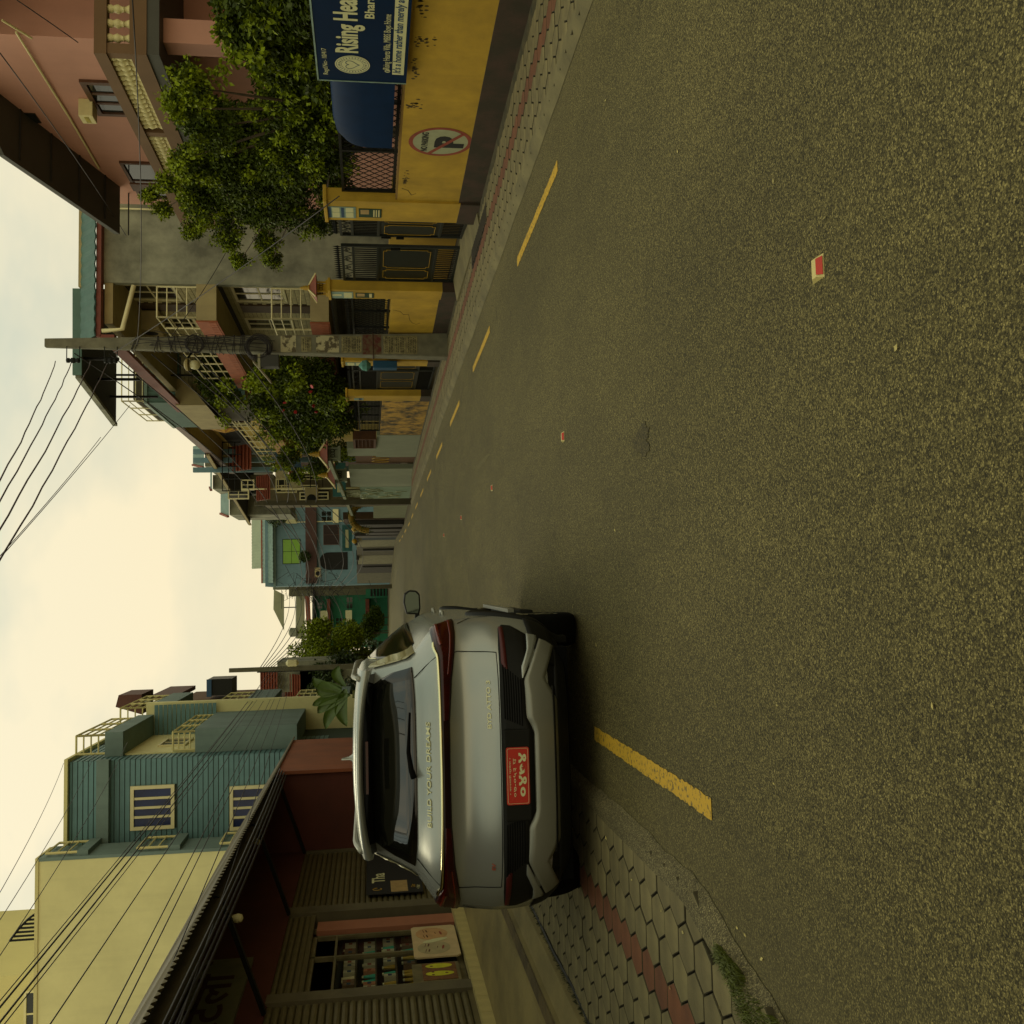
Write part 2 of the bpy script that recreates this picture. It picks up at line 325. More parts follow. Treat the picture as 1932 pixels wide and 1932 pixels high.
def planks(parent, plane, c, a0, a1, z0, z1, h, m, out=-1, skip=(), name='plank', th=0.02):
    z = z0
    while z < z1-0.02:
        segs = [(a0, a1)]
        for k in skip:
            if k[2] < z+h*0.5 < k[3]:
                n2 = []
                for s_, e_ in segs:
                    if k[0] > s_: n2.append((s_, min(e_, k[0])))
                    if k[1] < e_: n2.append((max(s_, k[1]), e_))
                segs = [q for q in n2 if q[1]-q[0] > 0.02]
        for s_, e_ in segs:
            b = MB(); zt = min(z+h-0.02, z1)
            if plane == 'X': P = [(c, s_, z), (c+out*th, s_, z), (c+out*th*0.35, s_, zt), (c, s_, zt)]; b.prism(P, (0, e_-s_, 0))
            else: P = [(s_, c, z), (s_, c+out*th, z), (s_, c+out*th*0.35, zt), (s_, c, zt)]; b.prism(P, (e_-s_, 0, 0))
            b.build(name, m, parent)
        z += h
def window(parent, plane, c, a0, a1, z0, z1, fm, gm, nv=1, nh=0, out=-1, t=0.06, d=0.05, name='window', glass_in=0.0):
    """frame mesh is the part, each pane a sub-part"""
    a0, a1 = sorted((a0, a1)); z0, z1 = sorted((z0, z1))
    f = MB(); P = (lambda a, z, o: (c+out*o, a, z)) if plane == 'X' else (lambda a, z, o: (a, c+out*o, z))
    f.box(P(a0, z0, -0.04), P(a0+t, z1, d)); f.box(P(a1-t, z0, -0.04), P(a1, z1, d))
    f.box(P(a0+t, z0, -0.04), P(a1-t, z0+t, d)); f.box(P(a0+t, z1-t, -0.04), P(a1-t, z1, d))
    va = [a0+t+(a1-a0-2*t)*i/nv for i in range(nv+1)]; ha = [z0+t+(z1-z0-2*t)*i/(nh+1) for i in range(nh+2)]
    for a in va[1:-1]: f.box(P(a-t*0.35, z0+t, -0.03), P(a+t*0.35, z1-t, d*0.7))
    for z in ha[1:-1]: f.box(P(a0+t, z-t*0.3, -0.03), P(a1-t, z+t*0.3, d*0.6))
    fo = f.build(name, fm, parent)
    for i in range(nv):
        for j in range(nh+1):
            MB().box(P(va[i], ha[j], 0.008), P(va[i+1], ha[j+1], 0.014)).build('pane', gm, fo)
    return fo
def house(name, label, x0, x1, y0, y1, z0, z1, m, cat='building'):
    t = thing(name, label, cat, ((x0+x1)/2, (y0+y1)/2, z0))
    MB().box((x0, y0, z0), (x1, y1, z1)).build('wall', m, t); return t
def railing(parent, pts, z0, z1, m, rails=4, post=1.0, r=0.02, name='railing'):
    b = MB()
    for (p, q) in zip(pts[:-1], pts[1:]):
        p = Vector(p); q = Vector(q); n = max(1, round((q-p).length/post))
        for i in range(n+1):
            c = p.lerp(q, i/n); b.tube([(c.x, c.y, z0), (c.x, c.y, z1)], r*1.15, 6)
        for k in range(rails):
            z = z0 + (z1-z0)*(k+1)/rails; b.tube([(p.x, p.y, z), (q.x, q.y, z)], r if k == rails-1 else r*0.75, 6)
    return b.build(name, m, parent)
def RX(X, x0, x1, y0, y1):                   # pixel rectangle -> (Ya, Yb, Za, Zb) on the plane X
    a = onX((x0+x1)/2, y0, X).y; b = onX((x0+x1)/2, y1, X).y; p = onX(x0, (y0+y1)/2, X).z; q = onX(x1, (y0+y1)/2, X).z
    return min(a, b), max(a, b), min(p, q), max(p, q)
def RY(Y, x0, x1, y0, y1):
    a = onY((x0+x1)/2, y0, Y).x; b = onY((x0+x1)/2, y1, Y).x; p = onY(x0, (y0+y1)/2, Y).z; q = onY(x1, (y0+y1)/2, Y).z
    return min(a, b), max(a, b), min(p, q), max(p, q)
def leaves(name, clumps, n, size, m, parent, kind=None, droop=0.3, squash=1.0):
    """clumps: list of (centre, radius); n leaves in all, each a folded four-sided leaf"""
    rs = np.random.RandomState(sum(map(ord, name)) + len(clumps) + int(abs(clumps[0][0][1])*7)); cs = np.array([tuple(c[0]) for c in clumps]); rad = np.array([c[1] for c in clumps])
    pr = rad**2; pr = pr/pr.sum(); idx = rs.choice(len(clumps), n, p=pr)
    d = rs.normal(size=(n, 3)); d /= np.linalg.norm(d, axis=1)[:, None]
    rr = rs.rand(n)**0.45
    p = cs[idx] + d*(rad[idx]*rr)[:, None]*np.array([1, 1, squash])
    ax = rs.normal(size=(n, 3)) + d*0.9; ax[:, 2] -= droop; ax /= np.linalg.norm(ax, axis=1)[:, None]
    nr = rs.normal(size=(n, 3))*0.6 + d*0.6; nr[:, 2] += 0.6
    sd = np.cross(ax, nr); sd /= np.linalg.norm(sd, axis=1)[:, None]
    nn = np.cross(sd, ax)
    s_ = (size*(0.6+0.8*rs.rand(n)))[:, None]
    v = np.stack([p, p+ax*s_*0.45+sd*s_*0.32+nn*s_*0.1, p+ax*s_, p+ax*s_*0.45-sd*s_*0.32+nn*s_*0.1], 1).reshape(-1, 3)
    me = bpy.data.meshes.new(name); f = np.arange(4*n).reshape(-1, 4)
    tri = np.concatenate([f[:, [0, 1, 2]], f[:, [0, 2, 3]]], 1).reshape(-1, 3)
    me.vertices.add(4*n); me.vertices.foreach_set('co', v.ravel())
    me.loops.add(len(tri)*3); me.loops.foreach_set('vertex_index', tri.ravel())
    me.polygons.add(len(tri)); me.polygons.foreach_set('loop_start', np.arange(0, len(tri)*3, 3)); me.polygons.foreach_set('loop_total', np.full(len(tri), 3))
    me.update(calc_edges=True); me.materials.append(m)
    return put(name, me, parent, kind=kind)
def tree(name, label, base, crown, rad, nclump, nleaf, size, m, cr=0.35, cat='tree', group=None, trunk_r=0.08, part='foliage', seed=1, kindf=None):
    rs = random.Random(seed); t = thing(name, label, cat, base, group); cr_ = []
    base = Vector(base); crown = Vector(crown); fork = base.lerp(crown, 0.45)
    MB().tube([base, base.lerp(fork, 0.5)+Vector((0.05, 0.04, 0)), fork], [trunk_r, trunk_r*0.85, trunk_r*0.7], 8).build('trunk', barkm, t, smooth=True)
    br = MB()
    for i in range(nclump):
        while True:
            d = Vector((rs.uniform(-1, 1), rs.uniform(-1, 1), rs.uniform(-1, 1)))
            if 0.25 < d.length < 1: break
        c = crown + Vector((d.x*rad[0], d.y*rad[1], d.z*rad[2])); cr_.append((c, cr*rs.uniform(0.6, 1.25)))
        if i % 3 == 0: br.tube([fork, fork.lerp(c, 0.5)+Vector((0, 0, 0.1)), c], [trunk_r*0.35, trunk_r*0.22, trunk_r*0.07], 5)
    br.build('branch', barkm, t)
    leaves(part, cr_, nleaf, size, m, t)
    return t
def sag(p, q, s, n=14):
    p = Vector(p); q = Vector(q); return [p.lerp(q, i/n) - Vector((0, 0, 4*s*(i/n)*(1-i/n))) for i in range(n+1)]
def cable(p, q, s, r, label, group, name='cable', m=None, n=14):
    return MB().tube(sag(p, q, s, n), r, 6).build(name, m or cable_m, None, smooth=True, label=label, cat='cable', group=group)
# ------------------------------------------------------------------ ground and street
ys = [-6, 0, 10, 20, 30, 40, 50, 60, 70, 80, 90, 100, 115, 130, 150, 185, 400, 1500]
def sheet(name, left, right, dz, m, ylist=ys, n=2, **kw):
    b = MB(); P = []
    for y in ylist:
        a, c = left(y), right(y)
        for j in range(n): P.append((a+(c-a)*j/(n-1), y, G(y)+dz))
    b.grid(P, len(ylist), n); return b.build(name, m, None, kind='structure', **kw)
earth = mat('dusty_earth', (0.12, 0.10, 0.055), 0.95, 0.4, 0.6, bump=0.5)
sheet('ground', lambda y: -900, lambda y: 900, -0.035, earth)
def rl(y): return -1.5-max(0, 4.9-y)*.22 if y < 30 else -1.5-(y-30)*0.06 if y < 70 else -3.9-(y-70)*0.22
def rr(y): return float(np.interp(y, [42, 61, 75, 82, 89, 95, 101, 120, 185], [4.0, 3.95, 4.1, 3.6, 2.7, 1.7, .4, -5, -14]))
sheet('road', rl, rr, 0.0, asphalt, [-6, 0, 2, 4.9, 7, 10, 20, 30, 42, 50, 61, 70, 75, 82, 89, 95, 101, 115, 130, 150, 185])
def eL(y): return -max(0, 4.9-y)*.22
def ragged(name, x0, x1, amp, y0, y1, step, h0, h1, m, sh=lambda y: 0):
    """cement haunch with an uneven road-side edge"""
    rs = random.Random(3); b = MB(); P = []; n = int((y1-y0)/step)+1; ph = 0
    for i in range(n):
        y = y0+i*step; ph = ph*0.8 + rs.uniform(-amp, amp); s = 1 if x1 > x0 else -1
        e = sh(y); P += [(x0+e, y, G(y)+h0), (x0+(x1-x0)*0.5+ph*0.4+e, y, G(y)+(h0*0.97+h1*0.03)), (x1+ph+e, y, G(y)+h1)]
    return b.grid(P, n, 3).build(name, m, None, kind='structure', smooth=True)
haunch_m = ground_mat('gritty_cement', (0.07, 0.06, 0.028), (0.15, 0.125, 0.055), (0.34, 0.29, 0.13), 160, 2, 0.5)
ragged('kerb_haunch_left', -1.53, -1.39, 0.012, -2, 40, 0.08, 0.0585, 0.004, haunch_m, eL)
ragged('kerb_haunch_right', 4.14, 3.98, 0.006, -2, 46, 0.15, 0.0585, 0.004, cement)
def pavement(name, x0, x1, y0, y1, redcol, nobj, ylim, order, smallest=0.0):
    base = MB(); P = []; yl = [y0+(y1-y0)*i/12 for i in range(13)]
    for y in yl: P += [(x0, y, G(y)+0.016), (x1+(eL(y) if x0 < 0 else 0), y, G(y)+0.016)]
    base.grid(P, 13, 2); bo = base.build(name, joint, None, kind='structure')
    a, bf, h = 0.1195, 0.0590, 0.1180; th = 0.036
    def hexmesh(b, cx, cy, cz):
        k = len(b.v); out = [(a, 0), (bf, h), (-bf, h), (-a, 0), (-bf, -h), (bf, -h)]
        for q, zz in ((1.0, 0.0), (1.0, th-0.004), (0.968, th)):
            for px, py in out: b.v.append((cx+px*q, cy+py*q, cz+zz))
        for lv in (0, 1):
            for i in range(6): j = (i+1) % 6; b.f.append((k+lv*6+i, k+lv*6+j, k+lv*6+6+j, k+lv*6+6+i))
        b.f.append(tuple(k+12+i for i in range(6)))
    one = MB(); hexmesh(one, 0, 0, 0); mg = one.mesh('paver', paver_m, smooth=None); mr = one.mesh('paver', paver_r, smooth=None)
    def dirty(me):
        me.materials.append(joint); me.polygons.foreach_set('material_index', [0 if i % 13 == 12 else 1 for i in range(len(me.polygons))]); me.update()
    dirty(mg); dirty(mr)
    cells = []; nx = int((x1-x0)/0.186)+2; rs = random.Random(5)
    for i in range(nx):
        for j in range(int((y1-y0)/0.252)+1):
            cx = x0 + 0.06 + i*0.186; cy = y0 + 0.13 + j*0.252 + (0.126 if i % 2 else 0)
            if cx+0.03 > x1 or cy > y1: continue
            if x0 < 0 and cx+.03 > -1.46+eL(cy): continue
            cells.append((cx, cy, i == redcol, rs.uniform(-0.003, 0.003)))
    cells.sort(key=order)
    rg, rd = MB(), MB()
    for n_, (cx, cy, red, dz) in enumerate(cells):
        z = G(cy)+0.016+dz
        if n_ < nobj: put('paver', mr if red else mg, bo, loc=(cx, cy, z))
        elif cy < ylim: hexmesh(rd if red else rg, cx, cy, z)
    if rg.f: m_ = rg.mesh('paver_field', paver_m, smooth=None); dirty(m_); put('paver_field', m_, bo, kind='stuff')
    if rd.f: m_ = rd.mesh('red_paver_line', paver_r, smooth=None); dirty(m_); put('red_paver_line', m_, bo, kind='stuff')
    return bo
pavement('pavement_left', -3.11, -1.45, 2.6, 40, 5, 300, 22, lambda c: abs(c[1]-6.2))
pavement('pavement_right', 4.10, 5.29, 2.0, 44, 3, 300, 44, lambda c: (c[1] < 6.2)*50+c[1])
# painted lane dashes, 4 mm above the road
def dash(x, y0, y1, lab):
    rs = random.Random(int(y0*10)); b = MB(); P = []; n = 70
    for i in range(n):
        y = y0+(y1-y0)*i/(n-1); P += [(x-0.050+rs.uniform(-.006, .006), y, G(y)+0.004), (x+0.050+rs.uniform(-.006, .006), y, G(y)+0.004)]
    b.grid(P, n, 2).build('lane_dash', lane_y, None, kind='structure')
dash(-1.02, 4.55, 7.1, ''); dash(-1.02, 9.7, 12.2, '')
y = 7.87
while y < 66: dash(rr(y)-.53, y, y+2.45, ''); y += 5.15
def blot(name, px, py, rx, ry, m, seed, n=90):
    rs = random.Random(seed); ph = [rs.uniform(0, 6.28) for _ in range(4)]
    P = []
    for i in range(n):
        a = 2*math.pi*i/n; k = 1+.22*math.sin(2*a+ph[0])+.18*math.sin(3*a+ph[1])+.12*math.sin(5*a+ph[2])+.1*math.sin(9*a+ph[3])+rs.uniform(-.09, .09); x, y = px+rx*k*math.cos(a), py+ry*k*math.sin(a); P.append((x, y, G(y)+.0042))
    b = MB(); b.v = P; b.f = [tuple(range(n))]; b.build(name, m, None, kind='structure')
tarm = ground_mat('tar_asphalt', (0.028, 0.023, 0.008), (0.076, 0.062, 0.02), (0.27, 0.22, 0.08), 175, 2, 0.6)
palm = ground_mat('worn_asphalt', (0.05, 0.043, 0.016), (0.125, 0.105, 0.036), (0.36, 0.3, 0.11), 190, 2, 0.5)
blot('tar_patch', .84, 5.55, .07, .20, tarm, 3); blot('worn_patch', 1.86, 14.2, .03, 1.2, palm, 8)
# reflective road studs
def stud(x, y, lab):
    t = thing('road_stud', lab, 'road stud', (x, y, G(y)), 'reflective studs along the middle of the road')
    b = MB(); z = G(y); w_, d_, h_ = 0.041, 0.045, 0.017
    k = 0; b.v = [(x-w_, y-d_, z), (x+w_, y-d_, z), (x+w_, y+d_, z), (x-w_, y+d_, z), (x-w_*.8, y-d_*.35, z+h_), (x+w_*.8, y-d_*.35, z+h_), (x+w_*.8, y+d_*.35, z+h_), (x-w_*.8, y+d_*.35, z+h_)]
    b.f = [(4,5,6,7), (0,1,5,4), (1,2,6,5), (2,3,7,6), (3,0,4,7)]; b.build('stud_body', mat('stud_white', (0.62, 0.55, 0.30), 0.5, 0.15, 40), t, bevel=0.002)
    r_ = MB(); r_.v = [(x-w_*.78, y-d_*.93, z+.0035), (x+w_*.78, y-d_*.93, z+.0035), (x+w_*.66, y-d_*.42, z+.0175), (x-w_*.66, y-d_*.42, z+.0175)]
    r_.v += [(a, b_-0.002, c+0.002) for a, b_, c in r_.v]; r_.f = [(4,5,6,7), (0,1,5,4), (1,2,6,5), (2,3,7,6), (3,0,4,7)]
    r_.build('reflector', mat('stud_red', (0.55, 0.05, 0.02), 0.25, 0.1, 40, bump=0), t)
for (x, y, lab) in ((1.07, 3.18, 'nearest white road stud with red reflector on the open asphalt'), (1.24, 7.98, 'second road stud with red face, beyond the nearest one'),
                    (1.37, 13.2, 'third small road stud further along the asphalt'), (1.36, 18.3, 'fourth tiny red road stud in the middle distance'), (1.33, 23.3, 'fifth tiny red road stud, far down the road')):
    stud(x, y, lab)
# apron in front of the shops
ap = MB(); prof = [(-3.17, -0.02), (-3.20, 0.05), (-3.42, 0.10), (-3.43, 0.135), (-3.60, 0.14), (-3.61, 0.165), (-4.30, 0.28), (-4.56, 0.31)]
P = []; yl = [-4+i*1.0 for i in range(29)]
for y in yl:
    for x, z in prof: P.append((x, y, z+G(y)*0.6))
ap.grid(P, len(yl), len(prof)).build('concrete_apron', mat('apron_cement', (0.31, 0.26, 0.135), 0.85, 0.5, 1.4, bump=0.25, bscale=40, stretch=(1, 0.5, 1)), None, kind='structure')
st = MB(); P = []
for y in yl:
    for x, z in ((-3.435, 0.139), (-3.44, 0.152), (-3.585, 0.152), (-3.59, 0.139)): P.append((x, y, z+G(y)*0.6))
st.grid(P, len(yl), 4).build('step_edging', mat('step_stone', (0.17, 0.13, 0.065), 0.9, 0.55, 5, bump=0.4), None, kind='structure')
pts = [(-3.11+0.012*math.sin(y*1.7)+0.008*math.sin(y*4.1), y, G(y)+0.05+0.006*math.sin(y*2.3)) for y in [2+i*0.4 for i in range(34)]]
MB().tube(pts, 0.017, 8).build('hose_pipe', black, None, smooth=True, label='black plastic pipe lying in the joint between the left paving and the concrete apron', cat='pipe')
# grass tufts
def grass(name, spots, n, h, m, kind='stuff'):
    rs = random.Random(11); b = MB()
    for i in range(n):
        cx, cy, r_ = rs.choice(spots); a = rs.uniform(0, 6.28); q = r_*math.sqrt(rs.random()); x, y = cx+q*math.cos(a)*0.6, cy+q*math.sin(a); z = G(y)+0.035
        hh = h*rs.uniform(.4, 1.2); a2 = rs.uniform(0, 6.28); lx, ly = math.cos(a2)*hh*rs.uniform(.4, 1.2), math.sin(a2)*hh*rs.uniform(.4, 1.2); w_ = 0.0022
        k = len(b.v); b.v += [(x-w_*math.sin(a2), y+w_*math.cos(a2), z), (x+w_*math.sin(a2), y-w_*math.cos(a2), z), (x+lx*.5+w_*.7, y+ly*.5, z+hh*.75), (x+lx*.5-w_*.7, y+ly*.5, z+hh*.75), (x+lx, y+ly, z+hh*.9)]
        b.f += [(k, k+1, k+2, k+3), (k+3, k+2, k+4)]
    return b.build(name, m, None, kind=kind, label='short green grass growing out of the broken paving edge at the near left', cat='grass')
g1 = [(-1.60-.01*i, 4.36-0.05*i, 0.05+.008*i) for i in range(5)]+[(-1.70, 4.08, .12), (-1.72, 3.95, .14), (-1.76, 3.85, .14), (-1.72, 3.75, .15)]
grass('grass_tuft', g1, 4200, 0.042, mat('grass_green', (0.13, 0.16, 0.02), 0.6, 0.4, 30, bump=0, island=0.4))
g2 = [(-3.13, 4+i*0.23, 0.1) for i in range(40)]
o_ = grass('weeds', g2, 2200, 0.04, mat('weed_green', (0.03, 0.045, 0.01), 0.8, 0.4, 30, bump=0, island=0.4)); o_['label'] = 'dark weeds and moss along the pipe beside the concrete apron'; o_['category'] = 'weeds'
# litter: leaves, chips
rs = random.Random(21); leafy = mat('dry_leaf', (0.48, 0.42, 0.2), 0.7, 0.3, 40, bump=0, piece=0.4)
lit = MB().prism([(-.011, 0, 0), (0, -.006, .001), (.012, 0, .003), (0, .006, .004)], (0, 0, .001)).mesh('litter', leafy)
for i in range(90):
    x, y = rs.uniform(-2.9, 3.6), 2.6+rs.random()**1.5*9
    if rs.random() < 0.5: x = -1.5+rs.gauss(0, 0.35)
    o = put('litter_chip', lit, None, loc=(x, y, G(y)+(0.056 if x < -1.62 else 0.004)), label='pale chips of dry leaf and paper scattered on the road and paving', cat='litter', group='pale litter chips on the ground')
    o.rotation_euler.z = rs.uniform(0, 6.28); k_ = rs.uniform(0.5, 1.4); o.scale = (k_, k_*rs.uniform(.5, 1.2), 1)
moss_shade_m = mat('mossy_dirt_shade', (0.10, 0.085, 0.045), .95, .5, 9, col2=(.035, .035, .015), bump=.6)
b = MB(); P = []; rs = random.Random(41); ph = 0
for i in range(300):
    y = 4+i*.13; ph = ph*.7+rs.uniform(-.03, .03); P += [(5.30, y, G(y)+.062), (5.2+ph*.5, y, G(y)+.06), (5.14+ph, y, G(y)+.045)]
b.grid(P, 300, 3).build('dirt_shade_strip', moss_shade_m, None, kind='structure', smooth=True)  # mossy debris; its dark colour also paints the shadow along the wall foot
# drain cover and concrete threshold at the gate
t = thing('drain_grate', 'dark iron drain grate in the right paving near the open gate', 'drain', (4.93, 13.6, G(13.6)))
MB().box((4.80, 12.6, G(13.6)+0.02), (5.06, 14.6, G(13.6)+0.057)).build('frame', mat('drain_dark', (0.03, 0.025, 0.02), 0.9), t)
bm_ = MB().box((0, 0, 0), (0.24, 0.06, 0.02)).mesh('bar', mat('grate_iron', (0.06, 0.05, 0.035), 0.8))
for i in range(16): put('bar', bm_, t, loc=(4.81, 12.65+i*0.12, G(13.6)+0.05))
b = MB(); b.prism([(5.07, 13.55, G(15)+0.02), (5.07, 17.2, G(15)+0.02), (5.6, 17.2, G(15)+0.10), (5.6, 13.55, G(15)+0.10)], (0, 0, 0.05)); b.build('gate_threshold', cement, None, kind='structure')
# ------------------------------------------------------------------ right boundary wall
WX = 5.3
def bwall(y0, y1, ztop, paint, name, label, band=True):
    t = thing(name, label, 'wall', (WX+0.07, (y0+y1)/2, G((y0+y1)/2)))
    b = MB(); zb = G((y0+y1)/2)
    b.box((WX, y0, zb+0.30), (WX+0.16, y1, ztop)); b.build('wall_face', paint, t)
    b = MB(); P = []
    n = max(2, int((y1-y0)/2)+1)
    b.prism([(WX-0.012, y0, G(y0)-0.05), (WX-0.012, y0, G(y0)+0.355), (WX-0.012, y1, G(y1)+0.355), (WX-0.012, y1, G(y1)-0.05)], (0.19, 0, 0)); b.build('painted_base', brown_band if band else paint, t)
    return t
near = bwall(4.0, 13.9, 1.06, ochre, 'boundary_wall', 'long ochre wall with the painted no parking sign, nearest the camera')
MB().box((WX+0.01, 4.0, 1.06), (WX+0.15, 13.3, 1.085)).build('coping', mat('ledge', (0.30, 0.19, 0.05), 0.8), near)
def stain(y, z, w_, h_, seed):
    rs = random.Random(seed); b = MB()
    for i in range(26):
        cy, cz, r_ = y+rs.gauss(0, w_/2), z+rs.gauss(0, h_/2), rs.uniform(.003, .016)
        b.prism([(WX-0.0015, cy+r_*math.cos(a)*rs.uniform(.6, 1.3), cz+r_*1.5*math.sin(a)*rs.uniform(.6, 1.3)) for a in [k*math.pi/4 for k in range(8)]], (0.001, 0, 0))
    b.build('mould_stain', mat('mould', (0.13, 0.09, 0.035), 0.9, 0.4, 30, bump=0), near)
stain(10.6, 0.95, 0.12, 0.09, 1); stain(8.75, 0.97, 0.14, 0.05, 2); stain(9.3, 0.9, .1, .12, 3); stain(9.8, 0.98, .2, .03, 4); stain(12.6, .98, .25, .03, 6); stain(8.3, .6, .08, .1, 7)
# painted no parking roundel
SY, SZ = onX(993/1.5818*1.5818*0.6322*1.0 if False else 831, 268, WX).y, onX(831, 268, WX).z
def disc(cy, cz, r0, r1, m, name, off, parent, n=56, a0=0, a1=2*math.pi):
    b = MB(); k = 0
    for i in range(n+1):
        a = a0+(a1-a0)*i/n; b.v += [(WX-off, cy+r0*math.cos(a), cz+r0*math.sin(a)), (WX-off, cy+r1*math.cos(a), cz+r1*math.sin(a)), (WX-off+.0008, cy+r0*math.cos(a), cz+r0*math.sin(a)), (WX-off+.0008, cy+r1*math.cos(a), cz+r1*math.sin(a))]
    for i in range(n):
        q = i*4; b.f += [(q, q+1, q+5, q+4), (q+2, q+6, q+7, q+3), (q+1, q+3, q+7, q+5), (q, q+4, q+6, q+2)]
    return b.build(name, m, parent)
sg = near
disc(SY, SZ, 0.0005, 0.335, mat('roundel_white', (0.42, 0.44, 0.36), 0.8, 0.12, 14, bump=0), 'roundel', 0.002, sg)
disc(SY, SZ, 0.325, 0.375, printr, 'roundel_ring', 0.003, sg)
text('lettering', 'NO PARKING', 0.1, (WX-0.004, SY+0.25, SZ+0.15), FLIP_X, printk, sg, 0.0005, width=0.49, bold=0.003, height=0.08)
text('lettering', 'P', 0.42, (WX-0.004, SY+0.14, SZ-0.255), FLIP_X, printk, sg, 0.0005, bold=0.024, width=0.30, height=0.35)
a = math.radians(45); b = MB(); r_ = 0.325; wd = 0.025
d1 = Vector((0, -math.cos(a), -math.sin(a))); n1 = Vector((0, -math.sin(a), math.cos(a))); eA, eB = Vector((WX-.0062, SY+.31, SZ+.125)), Vector((WX-.0062, SY-.225, SZ-.245)); d1 = (eB-eA).normalized(); n1 = Vector((0, -d1.z, d1.y))
b.prism([eA-n1*wd, eB-n1*wd, eB+n1*wd, eA+n1*wd], (0.0008, 0, 0)); b.build('roundel_bar', printr, sg)
w2 = bwall(17.6, 23.05, 1.04, ochre, 'boundary_wall', 'middle ochre wall section between the two iron gates, behind the concrete pole')
w3 = bwall(27.35, 33.5, 1.09, ochre2, 'boundary_wall', 'heavily stained ochre wall section beyond the second gate', band=False)
# cracks painted by age on wall 2
def crack(pts, parent, name='crack'):
    b = MB()
    for p, q in zip(pts[:-1], pts[1:]): b.bar((WX-0.001, p[0], p[1]), (WX-0.001, q[0], q[1]), 0.003, 0.006)
    b.build(name, printk, parent)
crack([(18.6, 1.0), (18.7, .86), (18.9, .8), (18.88, .7), (19.3, .66), (19.5, .6), (19.6, .52), (19.5, .45)], w2)
crack([(12.9, 1.0), (12.95, .93), (13.1, .88), (13.05, .82)], near)
# lattice fence above a wall
def lattice(y0, y1, z0, z1, x, label, pitch=0.14, spikes=True):
    t = thing('iron_fence', label, 'fence', (x, (y0+y1)/2, z0))
    f = MB()
    for z in (z0+0.02, z1): f.box((x-0.02, y0, z-0.018), (x+0.02, y1, z+0.018))
    n = max(1, round((y1-y0)/1.3))
    for i in range(n+1): yy = y0+(y1-y0)*i/n; f.box((x-0.022, yy-0.02, z0-0.1), (x+0.022, yy+0.02, z1+0.02))
    f.build('rail_frame', iron, t)
    h = z1-z0; m_ = MB(); yy = y0-h
    while yy < y1:
        for sgn in (1, -1):
            a0, b0 = (yy, yy+h) if sgn > 0 else (yy+h, yy)
            pa, pb = Vector((x, a0, z0)), Vector((x, b0, z1))
            # clip to the panel
            def clip(p, q):
                if p.y < y0: t_ = (y0-p.y)/(q.y-p.y) if q.y != p.y else 2; p = p.lerp(q, t_)
                if p.y > y1: t_ = (y1-p.y)/(q.y-p.y) if q.y != p.y else 2; p = p.lerp(q, t_)
                return p
            if max(a0, b0) > y0 and min(a0, b0) < y1:
                p, q = clip(pa, pb), clip(pb, pa)
                if (p-q).length > 0.03: m_.bar(p, q, 0.008, 0.008, (1, 0, 0))
        yy += pitch
    m_.build('diamond_mesh', iron, t, kind='stuff')
    if spikes:
        sm = MB().lathe([(0.006, 0), (0.007, 0.06), (0.016, 0.075), (0.009, 0.12), (0.001, 0.15)], n=6).mesh('spear_point', iron)
        k = int((y1-y0)/0.11)
        for i in range(k): put('spear_point', sm, t, loc=(x, y0+0.05+i*0.11, z1))
    return t
lattice(4.6, 13.28, 1.09, 1.78, 5.42, 'black diamond lattice fence on top of the near ochre wall', spikes=False)
lattice(17.85, 22.6, 1.06, 1.75, 5.40, 'black lattice fence with spear points on the middle ochre wall')
lattice(27.6, 33.3, 1.1, 1.75, 5.42, 'black lattice fence over the heavily stained wall, beneath the flowering bush', pitch=0.2)
# gate piers
def pier(y0, y1, z1, label, band=True):
    t = thing('gate_pier', label, 'pier', (WX+.15, (y0+y1)/2, G(y0)))
    MB().box((WX-0.03, y0, G(y0)+0.33), (WX+0.15, y1, z1)).build('shaft', ochre, t)
    MB().box((WX-0.045, y0-0.012, G(y0)-0.05), (WX+0.165, y1+0.012, G(y0)+0.33)).build('painted_base', brown_band, t)
    MB().box((WX-0.06, y0-0.03, z1), (WX+0.18, y1+0.03, z1+0.05)).build('cap', ochre, t, bevel=0.01); return t
p1 = pier(13.3, 14.0, 2.0, 'ochre gate pier at the end of the near wall, beside the leafy tree')
p2 = pier(17.3, 17.8, 2.1, 'ochre gate pier crowned by a small red roofed lantern')
p3 = pier(22.65, 23.15, 2.02, 'ochre gate pier half hidden behind the concrete utility pole')
p4 = pier(26.7, 27.4, 2.02, 'ochre gate pier between the second gate and the stained wall')
